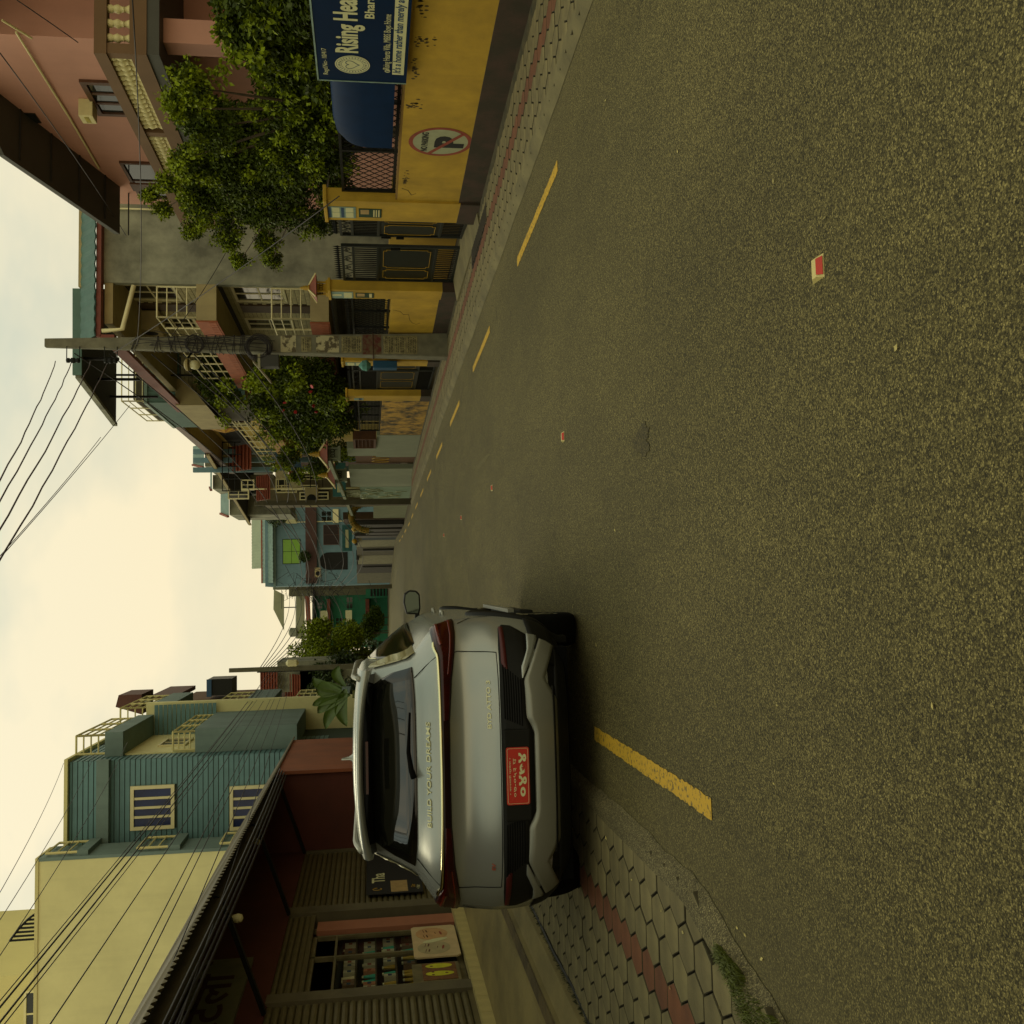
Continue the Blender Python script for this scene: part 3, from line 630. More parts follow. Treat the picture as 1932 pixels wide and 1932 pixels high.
def lantern(x, y, z, s, label, wallm=ochre):
    """pagoda-shaped ornament of a gate pier"""
    t = thing('pagoda_ornament', label, 'ornament', (x, y, z))
    MB().box((x-.17*s, y-.17*s, z), (x+.17*s, y+.17*s, z+.06*s)).build('plinth', wallm, t)
    b = MB()
    for i, j in ((-1,-1),(1,-1),(1,1),(-1,1)): b.box((x+i*.12*s-.02*s, y+j*.12*s-.02*s, z+.06*s), (x+i*.12*s+.02*s, y+j*.12*s+.02*s, z+.30*s))
    b.box((x-.09*s, y-.09*s, z+.06*s), (x+.09*s, y+.09*s, z+.28*s)); b.build('lantern_body', wallm, t)
    lt = MB()
    for dy in (-.06, 0, .06): lt.tube([(x-.125*s, y+dy*s+.03*s*math.cos(a), z+.18*s+.05*s*math.sin(a)) for a in [k*.6 for k in range(11)]], .006*s, 4)
    for dx in (-.06, 0, .06): lt.tube([(x+dx*s+.03*s*math.cos(a), y-.125*s, z+.18*s+.05*s*math.sin(a)) for a in [k*.6 for k in range(11)]], .006*s, 4)
    lt.build('fretwork', iron, t)
    r0_, r1_, za, zb_ = .30*s, .07*s, z+.29*s, z+.47*s; b = MB()
    b.v = [(x-r0_, y-r0_, za), (x+r0_, y-r0_, za), (x+r0_, y+r0_, za), (x-r0_, y+r0_, za), (x-r1_, y-r1_, zb_), (x+r1_, y-r1_, zb_), (x+r1_, y+r1_, zb_), (x-r1_, y+r1_, zb_)]
    b.f = [(0,3,2,1), (4,5,6,7), (0,1,5,4), (1,2,6,5), (2,3,7,6), (3,0,4,7)]; b.build('roof', tilered, t)
    e = MB()
    for i, j in ((-1,-1),(1,-1),(1,1),(-1,1)): e.bar((x+i*r0_, y+j*r0_, za+.01), (x+i*r1_, y+j*r1_, zb_+.01), .03*s)
    e.build('roof_ridge', balus, t)
    MB().lathe([(.09*s, 0), (.09*s, .03*s), (.05*s, .05*s), (.075*s, .09*s), (.045*s, .12*s), (.06*s, .15*s), (.03*s, .18*s), (.04*s, .205*s), (.012*s, .24*s), (.001, .27*s)], (x, y, zb_), 10).build('finial', gold, t, smooth=True)
lantern(WX+.07, 17.55, 2.15, .68, 'small yellow pagoda ornament with red roof and gold finial on the gate pier')
# posters on the piers
def poster(x, y0, y1, z0, z1, base, blocks, label, name='pier_poster', group=None):
    t = thing(name, label, 'poster', (x, (y0+y1)/2, z0), group)
    MB().box((x-0.006, y0, z0), (x, y1, z1)).build('sheet', base, t)
    for i, (a0, a1, c0, c1, m_) in enumerate(blocks):
        MB().box((x-0.0085, y0+(y1-y0)*a0, z0+(z1-z0)*c0), (x-0.006, y0+(y1-y0)*a1, z0+(z1-z0)*c1)).build('print_block', m_, t)
    return t
lb = mat('poster_pale_blue', (0.30, 0.42, 0.46), 0.6, 0.3, 12, bump=0); dg = mat('poster_dark_green', (0.02, 0.07, 0.03), 0.6, 0.2, 12, bump=0)
skin = mat('poster_skin', (0.50, 0.36, 0.2), 0.7, 0.25, 9, bump=0)
poster(WX-0.031, 13.5, 13.9, 1.62, 2.02, lb, [(.06, .46, .55, .8, printw), (.5, .94, .55, .8, printw), (.06, .46, .08, .34, printw), (.5, .94, .08, .34, printw), (.05, .95, .84, .97, printb), (.05, .95, .4, .5, printb)], 'blue and white notice at the top of the first gate pier')
poster(WX-0.031, 13.55, 13.86, 1.27, 1.58, dg, [(.1, .6, .55, .92, skin), (.1, .9, .30, .36, balus), (.1, .9, .20, .25, balus), (.1, .9, .08, .14, balus)], 'dark green hand picture sticker on the first gate pier')
poster(WX-0.031, 17.4, 17.78, 1.72, 2.12, lb, [(.1, .9, .05, .4, printw), (.35, .6, .5, .9, printw)], 'pale blue poster below the pagoda ornament')
poster(WX-0.031, 17.45, 17.73, 1.36, 1.68, dg, [(.1, .7, .5, .92, skin), (.1, .9, .1, .25, balus)], 'dark green hand picture sticker on the pier with the pagoda')
poster(WX-0.03, 22.8, 23.12, 1.58, 1.98, lb, [(.1, .9, .1, .4, printw), (.1, .9, .5, .9, printw)], 'faded pale notice on the pier behind the pole')
poster(WX-0.03, 27.0, 27.3, 1.6, 1.85, lb, [(.1, .9, .2, .5, printb)], 'small faded blue notice on the far gate pier')
# gates
def gate_leaf(parent, x, y0, y1, z0, z1, pan, tilt=0.0):
    """one leaf in the plane X=x (swung by tilt at y1)"""
    L_ = y1-y0
    def X(y): return x+tilt*(y-y0)/L_
    f = MB(); zt = z1-0.14; zm1 = z0+(zt-z0)*0.70; zm0 = z0+(zt-z0)*0.20; zr = zt-0.17
    for yy in (y0+0.02, y1-0.02): f.bar((X(yy), yy, z0), (X(yy), yy, zt), 0.045)
    for z in (z0+0.03, zm0, zm1, zr, zt): f.bar((X(y0), y0, z), (X(y1), y1, z), 0.04)
    fo = f.build('leaf_frame', gatem, parent)
    bu = MB().box((-.008, -.008, 0), (.008, .008, zr-zm1)).mesh('bar', iron); bl = MB().box((-.008, -.008, 0), (.008, .008, zm0-z0)).mesh('bar', iron)
    sm = MB().lathe([(0.006, 0), (0.007, 0.05), (0.02, 0.07), (0.01, 0.11), (0.001, 0.15)], n=6).mesh('spear_point', iron)
    n = int(L_/0.085)
    for i in range(1, n):
        yy = y0+L_*i/n; put('bar', bu, fo, loc=(X(yy), yy, zm1)); put('bar', bl, fo, loc=(X(yy), yy, z0)); put('spear_point', sm, fo, loc=(X(yy), yy, zt))
    MB().bar((X(y0)+.006, y0, (zm0+zm1)/2), (X(y1)+.006, y1, (zm0+zm1)/2), 0.012, zm1-zm0).build('sheet_panel', gatem, fo)
    for (a0, a1) in pan:
        q0, q1 = y0+L_*a0, y0+L_*a1; c = .05; zz0, zz1 = zm0+.09, zm1-.09
        P = [(q0+c, zz0), (q1-c, zz0), (q1-c, zz0+c), (q1, zz0+c), (q1, zz1-c), (q1-c, zz1-c), (q1-c, zz1), (q0+c, zz1), (q0+c, zz1-c), (q0, zz1-c), (q0, zz0+c), (q0+c, zz0+c)]
        b = MB(); b.prism([(X(p[0])-.006, p[0], p[1]) for p in P], (.014, 0, 0)); b.build('raised_panel', gatem, fo)
        g = MB()
        for p, q in zip(P, P[1:]+P[:1]): g.bar((X(p[0])-.011, p[0], p[1]), (X(q[0])-.011, q[0], q[1]), .007)
        g.build('gold_trim', gold, fo)
    s = MB()
    for i in range(4):
        yc = y0+L_*(i+.5)/4; s.tube([(X(yc), yc+.05*math.cos(a)*(1-a/16), (zr+zt)/2+.05*math.sin(a)*(1-a/16)) for a in [k*.5 for k in range(18)]], .006, 5)
        s.bar((X(yc), yc-L_/8, zr), (X(yc), yc-.04, zt), .01); s.bar((X(yc), yc+L_/8, zr), (X(yc), yc+.04, zt), .01)
    s.build('scrollwork', iron, fo)
g = thing('iron_gate', 'black double iron gate with gold trim standing slightly open by the drain grate', 'gate', (5.5, 15.4, 0))
gate_leaf(g, 5.43, 14.05, 15.35, -0.02, 2.0, [(.12, .42), (.52, .92)], 0.12)
gate_leaf(g, 5.52, 15.72, 17.28, -0.02, 2.0, [(.1, .6), (.66, .92)], -0.07)
hd = MB().box((5.50, 15.34, .9), (5.62, 15.38, 1.02)).box((5.40, 15.58, .95), (5.44, 15.62, 1.1)); hd.bar((5.52, 15.36, 1.1), (5.52, 15.36, 1.25), .03); hd.build('latch', iron, g)
g = thing('iron_gate', 'closed black iron gate with gold outlined panels beyond the utility pole', 'gate', (5.5, 24.9, 0))
gate_leaf(g, 5.45, 23.2, 24.35, -0.15, 1.98, [(.2, .85)])
gate_leaf(g, 5.45, 24.4, 26.65, -0.15, 1.98, [(.08, .45), (.55, .92)])
# ochre inner wall and dark yard seen through the first gate
t = thing('yard_wall', 'low ochre wall inside the yard seen through the open gate', 'wall', (6.8, 16.5, 0))
MB().box((6.6, 15.9, G(16)-.05), (6.75, 25, 1.05)).build('wall_face', ochre, t)
# ------------------------------------------------------------------ blue sign board of the home
SX = 5.22; by0, by1 = 7.0, onX(680, 150, SX).y; bz0, bz1 = onX(777, 1, SX).z, onX(593, 75, SX).z
t = thing('sign_board', 'large dark blue sign board with white lettering hung over the near ochre wall', 'sign', (SX, by1, bz0))
MB().box((SX-0.02, by0, bz0), (SX+0.02, by1, bz1)).build('board', sign_blue, t)
e = MB(); e.box((SX-.026, by0, bz1-.008), (SX+.026, by1+.006, bz1+.008)).box((SX-.026, by1-.006, bz0), (SX+.026, by1+.008, bz1)); e.build('edge_strip', lb, t)
H_ = bz1-bz0; pw = SX-0.0225
def sz(x, y): return onX(x, y, pw)
q = sz(633, 120); text('lettering', 'Regd.No:- 10/417', .07, (pw, onX(613, 140, pw).y, onX(619, 140, pw).z), FLIP_X, printw, t, .0006, width=abs(onX(613, 140, pw).y-onX(613, 91, pw).y), height=.062)
ya, yb = onX(650, 99, pw).y, onX(650, 0, pw).y
text('lettering', 'Rising Hearts', .2, (pw, ya, onX(674, 90, pw).z), FLIP_X, printw, t, .0006, width=(ya-yb)*1.28, bold=.006, height=.285)
text('lettering', 'Bharatpur', .1, (pw, onX(700, 35, pw).y, onX(706, 30, pw).z), FLIP_X, printw, t, .0006, width=.62, bold=.002, height=.115)
ya, yb = onX(730, 131, pw).y, onX(730, 27, pw).y
text('lettering', 'Rising Hearts Villa, MBBS Boys Home', .08, (pw, ya, onX(735, 120, pw).z), FLIP_X, printw, t, .0006, width=ya-yb, height=.085)
yc, zc = onX(729, 134, pw).y, onX(731, 134, pw).z
b = MB(); b.prism([(pw, yc+.028*math.cos(k*.4), zc+.028*math.sin(k*.4)) for k in range(16)], (-.001, 0, 0)); b.build('info_dot', printw, t)
text('lettering', 'f', .05, (pw-.0015, yc+.008, zc-.018), FLIP_X, sign_blue, t, .0006, bold=.003)
ya = onX(750, 141, pw).y; zb = onX(762, 135, pw).z; zt_ = onX(740, 135, pw).z
MB().box((pw-.001, by0, zb), (pw, ya, zt_)).build('white_strip', printw, t)
text('lettering', "It's a home rather than merely a hostel", .1, (pw-.0018, ya-.03, zb+.035), FLIP_X, printb, t, .0006, width=(ya-onX(750, 0, pw).y)*1.19, shear=.2, bold=.002, height=.105)
yc, zc = onX(665, 122, pw).y, onX(665, 122, pw).z; rr_ = .17
def ring(r0, r1, off, m, nm):
    b = MB(); n = 48
    for i in range(n+1):
        a = 2*math.pi*i/n; b.v += [(pw-off, yc+r0*math.cos(a), zc+r0*math.sin(a)), (pw-off, yc+r1*math.cos(a), zc+r1*math.sin(a))]
    for i in range(n): b.f.append((2*i, 2*i+1, 2*i+3, 2*i+2))
    b.build(nm, m, t)
ring(.0005, rr_, .0012, printw, 'emblem_disc'); ring(rr_*.90, rr_*.925, .002, printb, 'emblem_ring'); ring(rr_*.62, rr_*.64, .002, printb, 'emblem_ring')
hp = MB(); P = [(.0085*16*math.sin(u)**3*.55, .0085*(13*math.cos(u)-5*math.cos(2*u)-2*math.cos(3*u)-math.cos(4*u))*.55) for u in [k*math.pi/16 for k in range(33)]]
for p, q in zip(P[:-1], P[1:]): hp.bar((pw-.0025, yc+p[0], zc+p[1]+.01), (pw-.0025, yc+q[0], zc+q[1]+.01), .0015, .006)
hp.build('emblem_heart', printb, t)
tk = MB()
for k in range(28):
    a = 2*math.pi*k/28; tk.bar((pw-.0025, yc+rr_*.70*math.cos(a), zc+rr_*.70*math.sin(a)), (pw-.0025, yc+rr_*.83*math.cos(a), zc+rr_*.83*math.sin(a)), .0015, .006)
tk.build('emblem_rim_marks', printb, t)
# curved blue sheet standing behind the fence
t = thing('blue_cover', 'curved glossy blue plastic sheet hung on the fence next to the sign', 'cover', (5.3, 11, 1.2))
P = []; yl = [9.0, 10, 10.7, 11.15, 11.45, 11.6]; 
for i, y in enumerate(yl):
    s = 1 if i < 4 else (.93 if i == 4 else .75)
    for k in range(11):
        a = math.pi*.5*k/10; P.append((5.25+.16*(1-math.cos(a)) if k else 5.25, y, (1.20+(.22+.42*math.sin(a)*s)) if k > 0 else 1.17))
MB().grid(P, len(yl), 11).build('sheet', tarp_blue, t, smooth=True)
# ------------------------------------------------------------------ utility poles
def pole(x, y, h, w0, w1, label, m=conc_pole, d=0.75):
    t = thing('utility_pole', label, 'pole', (x, y, G(y)))
    b = MB(); z0, z1 = G(y)-0.1, h
    b.v = [(x+i*w0/2, y+j*w0*d/2, z0) for i, j in ((-1,-1),(1,-1),(1,1),(-1,1))] + [(x+i*w1/2, y+j*w1*d/2, z1) for i, j in ((-1,-1),(1,-1),(1,1),(-1,1))]
    b.f = [(0,3,2,1), (4,5,6,7), (0,1,5,4), (1,2,6,5), (2,3,7,6), (3,0,4,7)]; b.build('shaft', m, t, bevel=0.02); return t
PX, PY = 5.05, 20.4; PT = onY(85, 667, PY).z
pl = pole(PX, PY, PT, 0.50, 0.17, 'tall tapered concrete utility pole with pasted notices and coiled cables on the right pavement')
def pw_(z): return 0.50+(0.17-0.50)*(z-G(PY))/(PT-G(PY))
rs = random.Random(4)
def note(z0, z1, m_=None, name='pasted_notice'):
    w_ = pw_((z0+z1)/2); yy = PY-w_*.75/2-.004
    o = MB().box((PX-w_*.42, yy-.004, z0), (PX+w_*.38, yy+.012, z1)).build(name, m_ or mat('old_paper', (0.36, 0.33, 0.22), 0.9, scale=14, col2=(0.17, 0.15, 0.10), bump=0.1), pl)
    lines = MB(); z = z1-.04
    while z > z0+.03:
        x_ = PX-w_*.36
        while x_ < PX+w_*.30:
            l_ = rs.uniform(.02, .06); lines.box((x_, yy-.006, z-.012), (min(x_+l_, PX+w_*.33), yy-.004, z)); x_ += l_+.014
        z -= rs.choice((.026, .034, .05))
    lines.build('printed_lines', printk, pl)
for a, b_ in ((1.07, 1.28), (.83, 1.06), (.60, .82), (1.72, 2.12), (2.72, 2.92)): note(a-.12, b_-.12)
mat('torn_paper', (0.5, 0.47, 0.38), 0.9, scale=7, col2=(0.14, 0.12, 0.09), bump=0.1, clamp=(.45, .52))
for a, b_ in ((2.15, 2.6), (3.0, 3.3)): MB().box((PX-.17, PY-pw_(a)*.375-.003, a-.1), (PX+.17, PY-pw_(a)*.375+.02, b_-.1)).build('torn_paper', MC['torn_paper'], pl)
z_ = 1.42; w_ = pw_(z_); MB().box((PX-w_*.48, PY-w_*.375-.005, 1.2), (PX+w_*.45, PY-w_*.375+.01, 1.58)).build('red_paint_patch', mat('faded_red', (0.13, 0.035, 0.03), 0.9, scale=9, col2=(0.16, 0.13, 0.09), clamp=(.4, .6)), pl)
st = MB(); st.tube([(PX-w_*.52, PY-w_*.39, z_-.05), (PX+w_*.52, PY-w_*.39, z_-.05), (PX+w_*.52, PY+w_*.4, z_-.05), (PX-w_*.52, PY+w_*.4, z_-.05), (PX-w_*.52, PY-w_*.39, z_-.05)], .012, 6); st.build('strap', mat('rusty_band', (0.1, 0.05, 0.03), .8), pl)
# cable coils and boxes on the pole
def coil(x, y, z, r_, n, label, seed=0):
    rs = random.Random(seed); b = MB()
    for i in range(n):
        rr = r_*rs.uniform(.78, 1.08); ox, oz = rs.uniform(-.03, .03), rs.uniform(-.03, .03); oy = rs.uniform(-.04, .04)
        b.tube([(x+ox+rr*math.cos(a), y+oy+.02*math.sin(3*a+i), z+oz+rr*math.sin(a)) for a in [2*math.pi*k/26 for k in range(27)]], .007, 5)
    return b.build('cable_coil', cable_m, None, label=label, cat='cable coil')
zc = onY(455, 650, PY-.3).z; coil(onY(715, 652, PY-.3).x if False else PX-.12, PY-.28, 3.62, .24, 16, 'large black coil of spare cable hanging on the near face of the concrete pole', 1)
coil(PX-.05, PY-.22, 4.85, .17, 6, 'small untidy loop of wire on the upper part of the pole', 2)
ws = MB(); rs = random.Random(9)
for i in range(26):
    z = rs.uniform(3.9, 6.3); w_ = pw_(z)*.54; dz = rs.uniform(-.12, .12)
    ws.tube([(PX-w_, PY-w_*.8, z), (PX+w_, PY-w_*.8, z+dz), (PX+w_, PY+w_*.8, z+dz*.5), (PX-w_, PY+w_*.8, z-dz*.4), (PX-w_, PY-w_*.8, z)], .006, 4)
for i in range(12):
    x = PX+rs.uniform(-.16, .16); ws.tube([(x, PY-.2, 3.2+rs.random()), (x+rs.uniform(-.1, .1), PY-.24, 4.5), (x+rs.uniform(-.1, .1), PY-.2, 5.3+rs.random())], .006, 4)
ws.build('wrapped_wires', cable_m, pl)
jb = thing('junction_box', 'dark grey telecom box on the road side of the concrete pole', 'box', (PX-.36, PY-.2, 3.35))
MB().box((PX-.50, PY-.32, 3.22), (PX-.26, PY-.06, 3.58)).build('housing', mat('box_grey', (.05, .05, .045), .5), jb, bevel=.015)
MB().box((PX-.51, PY-.33, 3.58), (PX-.25, PY-.05, 3.63)).build('lid', mat('box_pale', (.35, .34, .27), .6), jb)
lm = thing('street_lamp', 'old street lamp with pale round globe on the far side of the pole', 'lamp', (PX-.45, PY, 5.0))
MB().tube([(PX-.1, PY, 4.9), (PX-.3, PY-.05, 5.02), (PX-.36, PY-.05, 5.0)], .02, 6).build('arm', iron, lm)
MB().lathe([(.05, .06), (.12, .02), (.13, -.02), (.06, -.03)], (PX-.42, PY-.06, 5.02), 14).build('lamp_shade', mat('lamp_ochre', (.3, .24, .1), .6), lm)
MB().lathe([(.02, 0), (.075, -.03), (.1, -.1), (.085, -.17), (.03, -.21), (.001, -.215)], (PX-.42, PY-.06, 4.98), 14).build('globe', mat('globe_glass', (.6, .57, .42), .3), lm, smooth=True)
for z in (PT-.55, PT-1.25):
    ins = thing('insulator', 'upper dark insulator bracket on the pole' if z > PT-1 else 'lower dark insulator bracket on the pole', 'insulator', (PX-.3, PY, z))
    MB().lathe([(.02, -.13), (.05, -.12), (.05, -.07), (.03, -.05), (.055, -.03), (.055, .03), (.03, .05), (.05, .07), (.05, .12), (.02, .13)], (PX-.36, PY-.1, z), 10).build('porcelain', iron, ins, smooth=True)
    MB().bar((PX-.08, PY-.1, z+.12), (PX-.36, PY-.1, z+.12), .015).build('bracket', iron, ins); MB().bar((PX-.08, PY-.1, z-.12), (PX-.36, PY-.1, z-.12), .015).build('bracket', iron, ins)
# small solar-panel like board on the pole arm
sb = thing('sign_plate', 'weathered grey plate hanging at an angle from the pole', 'plate', (PX-.6, PY, 5))
b = MB(); p, q = onY(480, 1126/1.0*0+690, PY-.1), onY(548, 725, PY-.1)
MB().bar(onY(478, 682, PY-.1), onY(512, 722, PY-.1), .22, .03).build('plate', mat('plate_grey', (.2, .17, .12), .8, .3, 6), sb)
# blue bag / box tied behind the pole
bb = thing('letter_box', 'bright blue box fixed to the ochre pier behind the pole', 'box', (5.2, 22.4, 1.3))
b = MB().box((5.08, 22.5, .82), (5.25, 22.78, 1.36)); b.build('box_body', mat('bright_blue', (.01, .11, .28), .5), bb, bevel=.02)
MB().lathe([(.01, .18), (.11, .1), (.13, 0), (.05, -.09)], (5.14, 22.55, 1.5), 10).build('bundle', mat('pale_cyan_cloth', (.15, .36, .4), .9, .4, 14), bb)
# cables from the pole
nm = 'cables from the concrete pole crossing the sky to the upper left'
for i, (p0, q0, lab, r_) in enumerate((
    ((105, 690), (0, 870), 'first thick cable from the pole top crossing the sky', .009), ((135, 692), (0, 955-48), 'second thick cable from the pole top crossing the sky', .009),
    ((172, 690), (0, 960), 'third thick cable from the pole crossing the sky', .010), ((203, 693), (0, 1022), 'fourth thick cable from the pole crossing the sky, lowest of the four', .010))):
    A = onY(p0[0], p0[1]-8, PY); B = onY(q0[0], q0[1], 12.5 - i*.25); D = B + (B-A)*0.9
    o = MB(); pts = sag(A, D, .12, 26); rs = random.Random(i)
    pts = [p + Vector((rs.uniform(-.008, .008), 0, rs.uniform(-.01, .01))) for p in pts]; o.tube(pts, r_, 6).build('cable', mat('red_brown_cable', (.07, .03, .025), .6, bump=0), None, smooth=True, label=lab, cat='cable', group=nm)
for i, (p0, q0) in enumerate((((245, 765), (0, 1042)), ((190, 825), (0, 1038)))):
    A = onY(*p0, 30); B = onY(*q0, 20); cable(A, B+(B-A)*.6, .1, .008, ('upper' if i else 'lower')+' thin pale wire crossing the sky below the thick cables', nm)
# cables running down the street from the pole to the next pole
P2x, P2y = 4.15, 45.5
for i, (z, x2, s) in enumerate(((PT-.55, 640, .5), (PT-1.2, 800, .35), (PT-2.0, 0, .6), (PT-2.3, 0, .8), (PT-2.6, 0, .4), (4.9, 0, .5), (4.0, 0, .5))):
    cable((PX-.2, PY, z), (P2x, P2y, 6.35-i*.42), s, .013, ('topmost', 'second', 'third', 'fourth', 'fifth', 'sixth', 'lowest')[i]+' cable running along the right side of the street from the near concrete pole', 'cables along the right side of the street')
for i, (p, q, Yq, lab) in enumerate((((215, 665), (640/1.0, 370), 12, 'thin wire from the pole sloping down over the leafy tree'), ((258, 655), (250, 0), 9, 'wire from the pole rising past the balcony rail'), ((320, 640), (455, 420), 24, 'short wire from the pole to the grey concrete wall'))):
    cable(onY(p[0], p[1], PY), onY(q[0], q[1], Yq), .08, .007, lab, None)
cable(onX(0, 100, 7.2), onX(238, 445, 7.9), .05, .008, 'dark wire crossing in front of the pink wall', None)
cable(onX(5, 8, 7.0)+Vector((0, -1, .3)), onX(147, 80, 8.0), .02, .008, 'wire over the dark corner of the pink house', None)
# ------------------------------------------------------------------ pink house (near right)
PW = 8.5; PB = 7.3
ph = thing('pink_house', 'pink two storey house with white baluster balcony and dark eaves at the near right', 'house', (10, 17, 0))
yf = onX(100, 381, PW).y                      # far corner
yn = onX(100, 69, PW).y
A_, B_0 = onX(0, 196, PW), onX(211, 383, PW); s0_ = (B_0.z-A_.z)/(B_0.y-A_.y)
MB().prism([(PW, yn, G(18)), (PW, yf, G(18)), (PW, yf, A_.z+s0_*(yf-A_.y)), (PW, A_.y-.6, A_.z-s0_*.6), (PW, yn, A_.z-s0_*.6-.35)], (4.5, 0, 0)).build('wall', pinkm, ph)
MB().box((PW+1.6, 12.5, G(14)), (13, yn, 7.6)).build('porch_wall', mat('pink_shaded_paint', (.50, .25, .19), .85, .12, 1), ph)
# balcony
zt = onX(178, 100, PB).z; zf = onX(208+0, 100, PB).z; zb = onX(276, 103, PB).z
ny = onX(200, 100, PB).y; fy = onX(350, 431, PB).y
zr0, zr1 = zt-.16, zt; zk0, zk1 = zb, onX(243, 100, PB).z
b = MB(); b.box((PB, ny, zb-.0), (PB+.14, fy, zk1)).box((PB+.14, ny, zb), (13, ny+.14, zk1)).box((PB+.14, fy-.14, zb), (PW, fy, zk1)); b.build('balcony_parapet', brownp, ph)
b = MB(); b.box((PB-.02, ny-.02, zr0), (PB+.16, fy, zr1)).box((PB+.16, ny-.02, zr0), (13, ny+.14, zr1)); b.build('balcony_handrail', brownp, ph)
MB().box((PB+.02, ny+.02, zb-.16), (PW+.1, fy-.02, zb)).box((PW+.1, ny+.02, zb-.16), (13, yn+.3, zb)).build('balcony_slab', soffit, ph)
posts = [ny+.0, ny+2.35, ny+4.3, fy-.16]
for y in posts: MB().box((PB+.005, y, zk1), (PB+.145, y+.14, zr0)).build('balcony_post', brownp, ph)
MB().box((PB+1.9, ny, zk1), (PB+2.04, ny+.14, zr0)).build('balcony_post', brownp, ph)
hb = zr0-zk1
bal = MB().lathe([(.055, 0), (.055, .05*hb/.7), (.03, .08), (.05, .13*hb/.7+.03), (.03, .24*hb/.75), (.048, .34*hb/.75), (.062, .42*hb/.75), (.035, .62*hb/.75), (.03, hb-.14), (.045, hb-.11), (.03, hb-.08), (.055, hb-.05), (.055, hb)], n=10).mesh('baluster', balus, smooth=True)
y = ny+.22
while y < fy-.2:
    if not any(p-.05 < y < p+.19 for p in posts[1:]): put('baluster', bal, ph, loc=(PB+.075, y, zk1))
    y += .135
x = PB+.25
while x < 11.5:
    if not (PB+1.85 < x < PB+2.1): put('baluster', bal, ph, loc=(x, ny+.07, zk1))
    x += .205
# windows on the pink wall
def skw(x0, x1, y0, y1, nv, nh, fm=woodm, gm=glassd, par=ph, X=PW, **kw):
    a, b_, z0, z1 = RX(X, x0, x1, y0, y1); return window(par, 'X', X, a, b_, z0, z1, fm, gm, nv, nh, out=-1, **kw)
skw(168, 262, 152, 215, 3, 0, t=.09)
wn2 = skw(245, 322, 305, 372, 2, 0)
sh = MB(); a, b_, z0, z1 = RX(PW, 245, 310, 302, 330); sh.box((PW-.35, a+.35, z0+.1), (PW-.31, a+.7, z1)); sh.build('open_casement', woodm, ph)
a, b_, z0, z1 = RX(PW, 45, 72, 213, 230); MB().box((PW-.02, a, z0), (PW, b_, z1)).build('vent_grille', glassd, ph)
# ground floor: pillar, windows, junction panel
MB().box((PB+.35, onX(500, 112, PB+.35).y-.32, G(14)), (PB+.7, onX(500, 112, PB+.35).y, zb-.16)).build('porch_pillar', pinkm, ph)
window(ph, 'Y', yn-.0, 9.3, 10.1, 2.3, 3.5, iron, glassd, 2, 2, out=-1)
MB().box((8.6, yn-.05, 3.2), (9.0, yn, 3.6)).build('meter_panel', greyw, ph)
# service box on the wall
sb = thing('meter_box', 'pale cream service box mounted on the pink wall above the balcony', 'box', (PW-.2, 17, 6.8))
a, b_, z0, z1 = RX(PW-.3, 240/1.0, 286, 340, 385); a, b_ = onX(163, 248, PW-.3).y, onX(163, 213, PW-.3).y; a, b_ = min(a, b_), max(a, b_); z0, z1 = onX(181, 230, PW-.3).z, onX(155, 230, PW-.3).z; a, b_ = a+.1, b_-.2
MB().box((PW-.3, a, z0), (PW, b_-.1, z1)).build('housing', balus, sb, bevel=.01)
MB().box((PW-.306, a+.05, z0+.08), (PW-.3, b_-.15, z1-.08)).build('label_panel', mat('yellow_label', (.5, .42, .1), .7, .5, 12), sb)
MB().tube([onX(4, 38, PW-.05), onX(60, 72, PW-.05), onX(130, 130, PW-.05), onX(130, 135, PW-.05)][:2], .018, 8).tube([onX(30, 60, PW-.04), onX(131, 222, PW-.04), onX(187, 318, PW-.04)], .018, 6).build('wall_conduit', balus, ph)
# eaves
A = onX(8, 293, 7.5); B_ = onX(226, 442, 7.5); Ai = onX(0, 196, PW); Bi = onX(211, 383, PW)
ea = MB(); sl = (B_.z-A.z)/(B_.y-A.y)
def ez(y): return A.z+sl*(y-A.y)
yA = A.y-1.0
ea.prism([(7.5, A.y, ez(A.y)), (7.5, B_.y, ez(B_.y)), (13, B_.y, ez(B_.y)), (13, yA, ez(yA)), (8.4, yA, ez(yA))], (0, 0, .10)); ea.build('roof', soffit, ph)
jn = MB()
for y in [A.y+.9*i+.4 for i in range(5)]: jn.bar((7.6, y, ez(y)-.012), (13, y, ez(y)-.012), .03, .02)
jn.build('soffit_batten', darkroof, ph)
up_ = MB(); up_.prism([(8.4, yA, ez(yA)), (13, yA, ez(yA)), (13, yA-4, ez(yA)-1.1), (8.4, yA-4, ez(yA)-1.1)], (0, 0, .1)); up_.build('roof', soffit, ph)
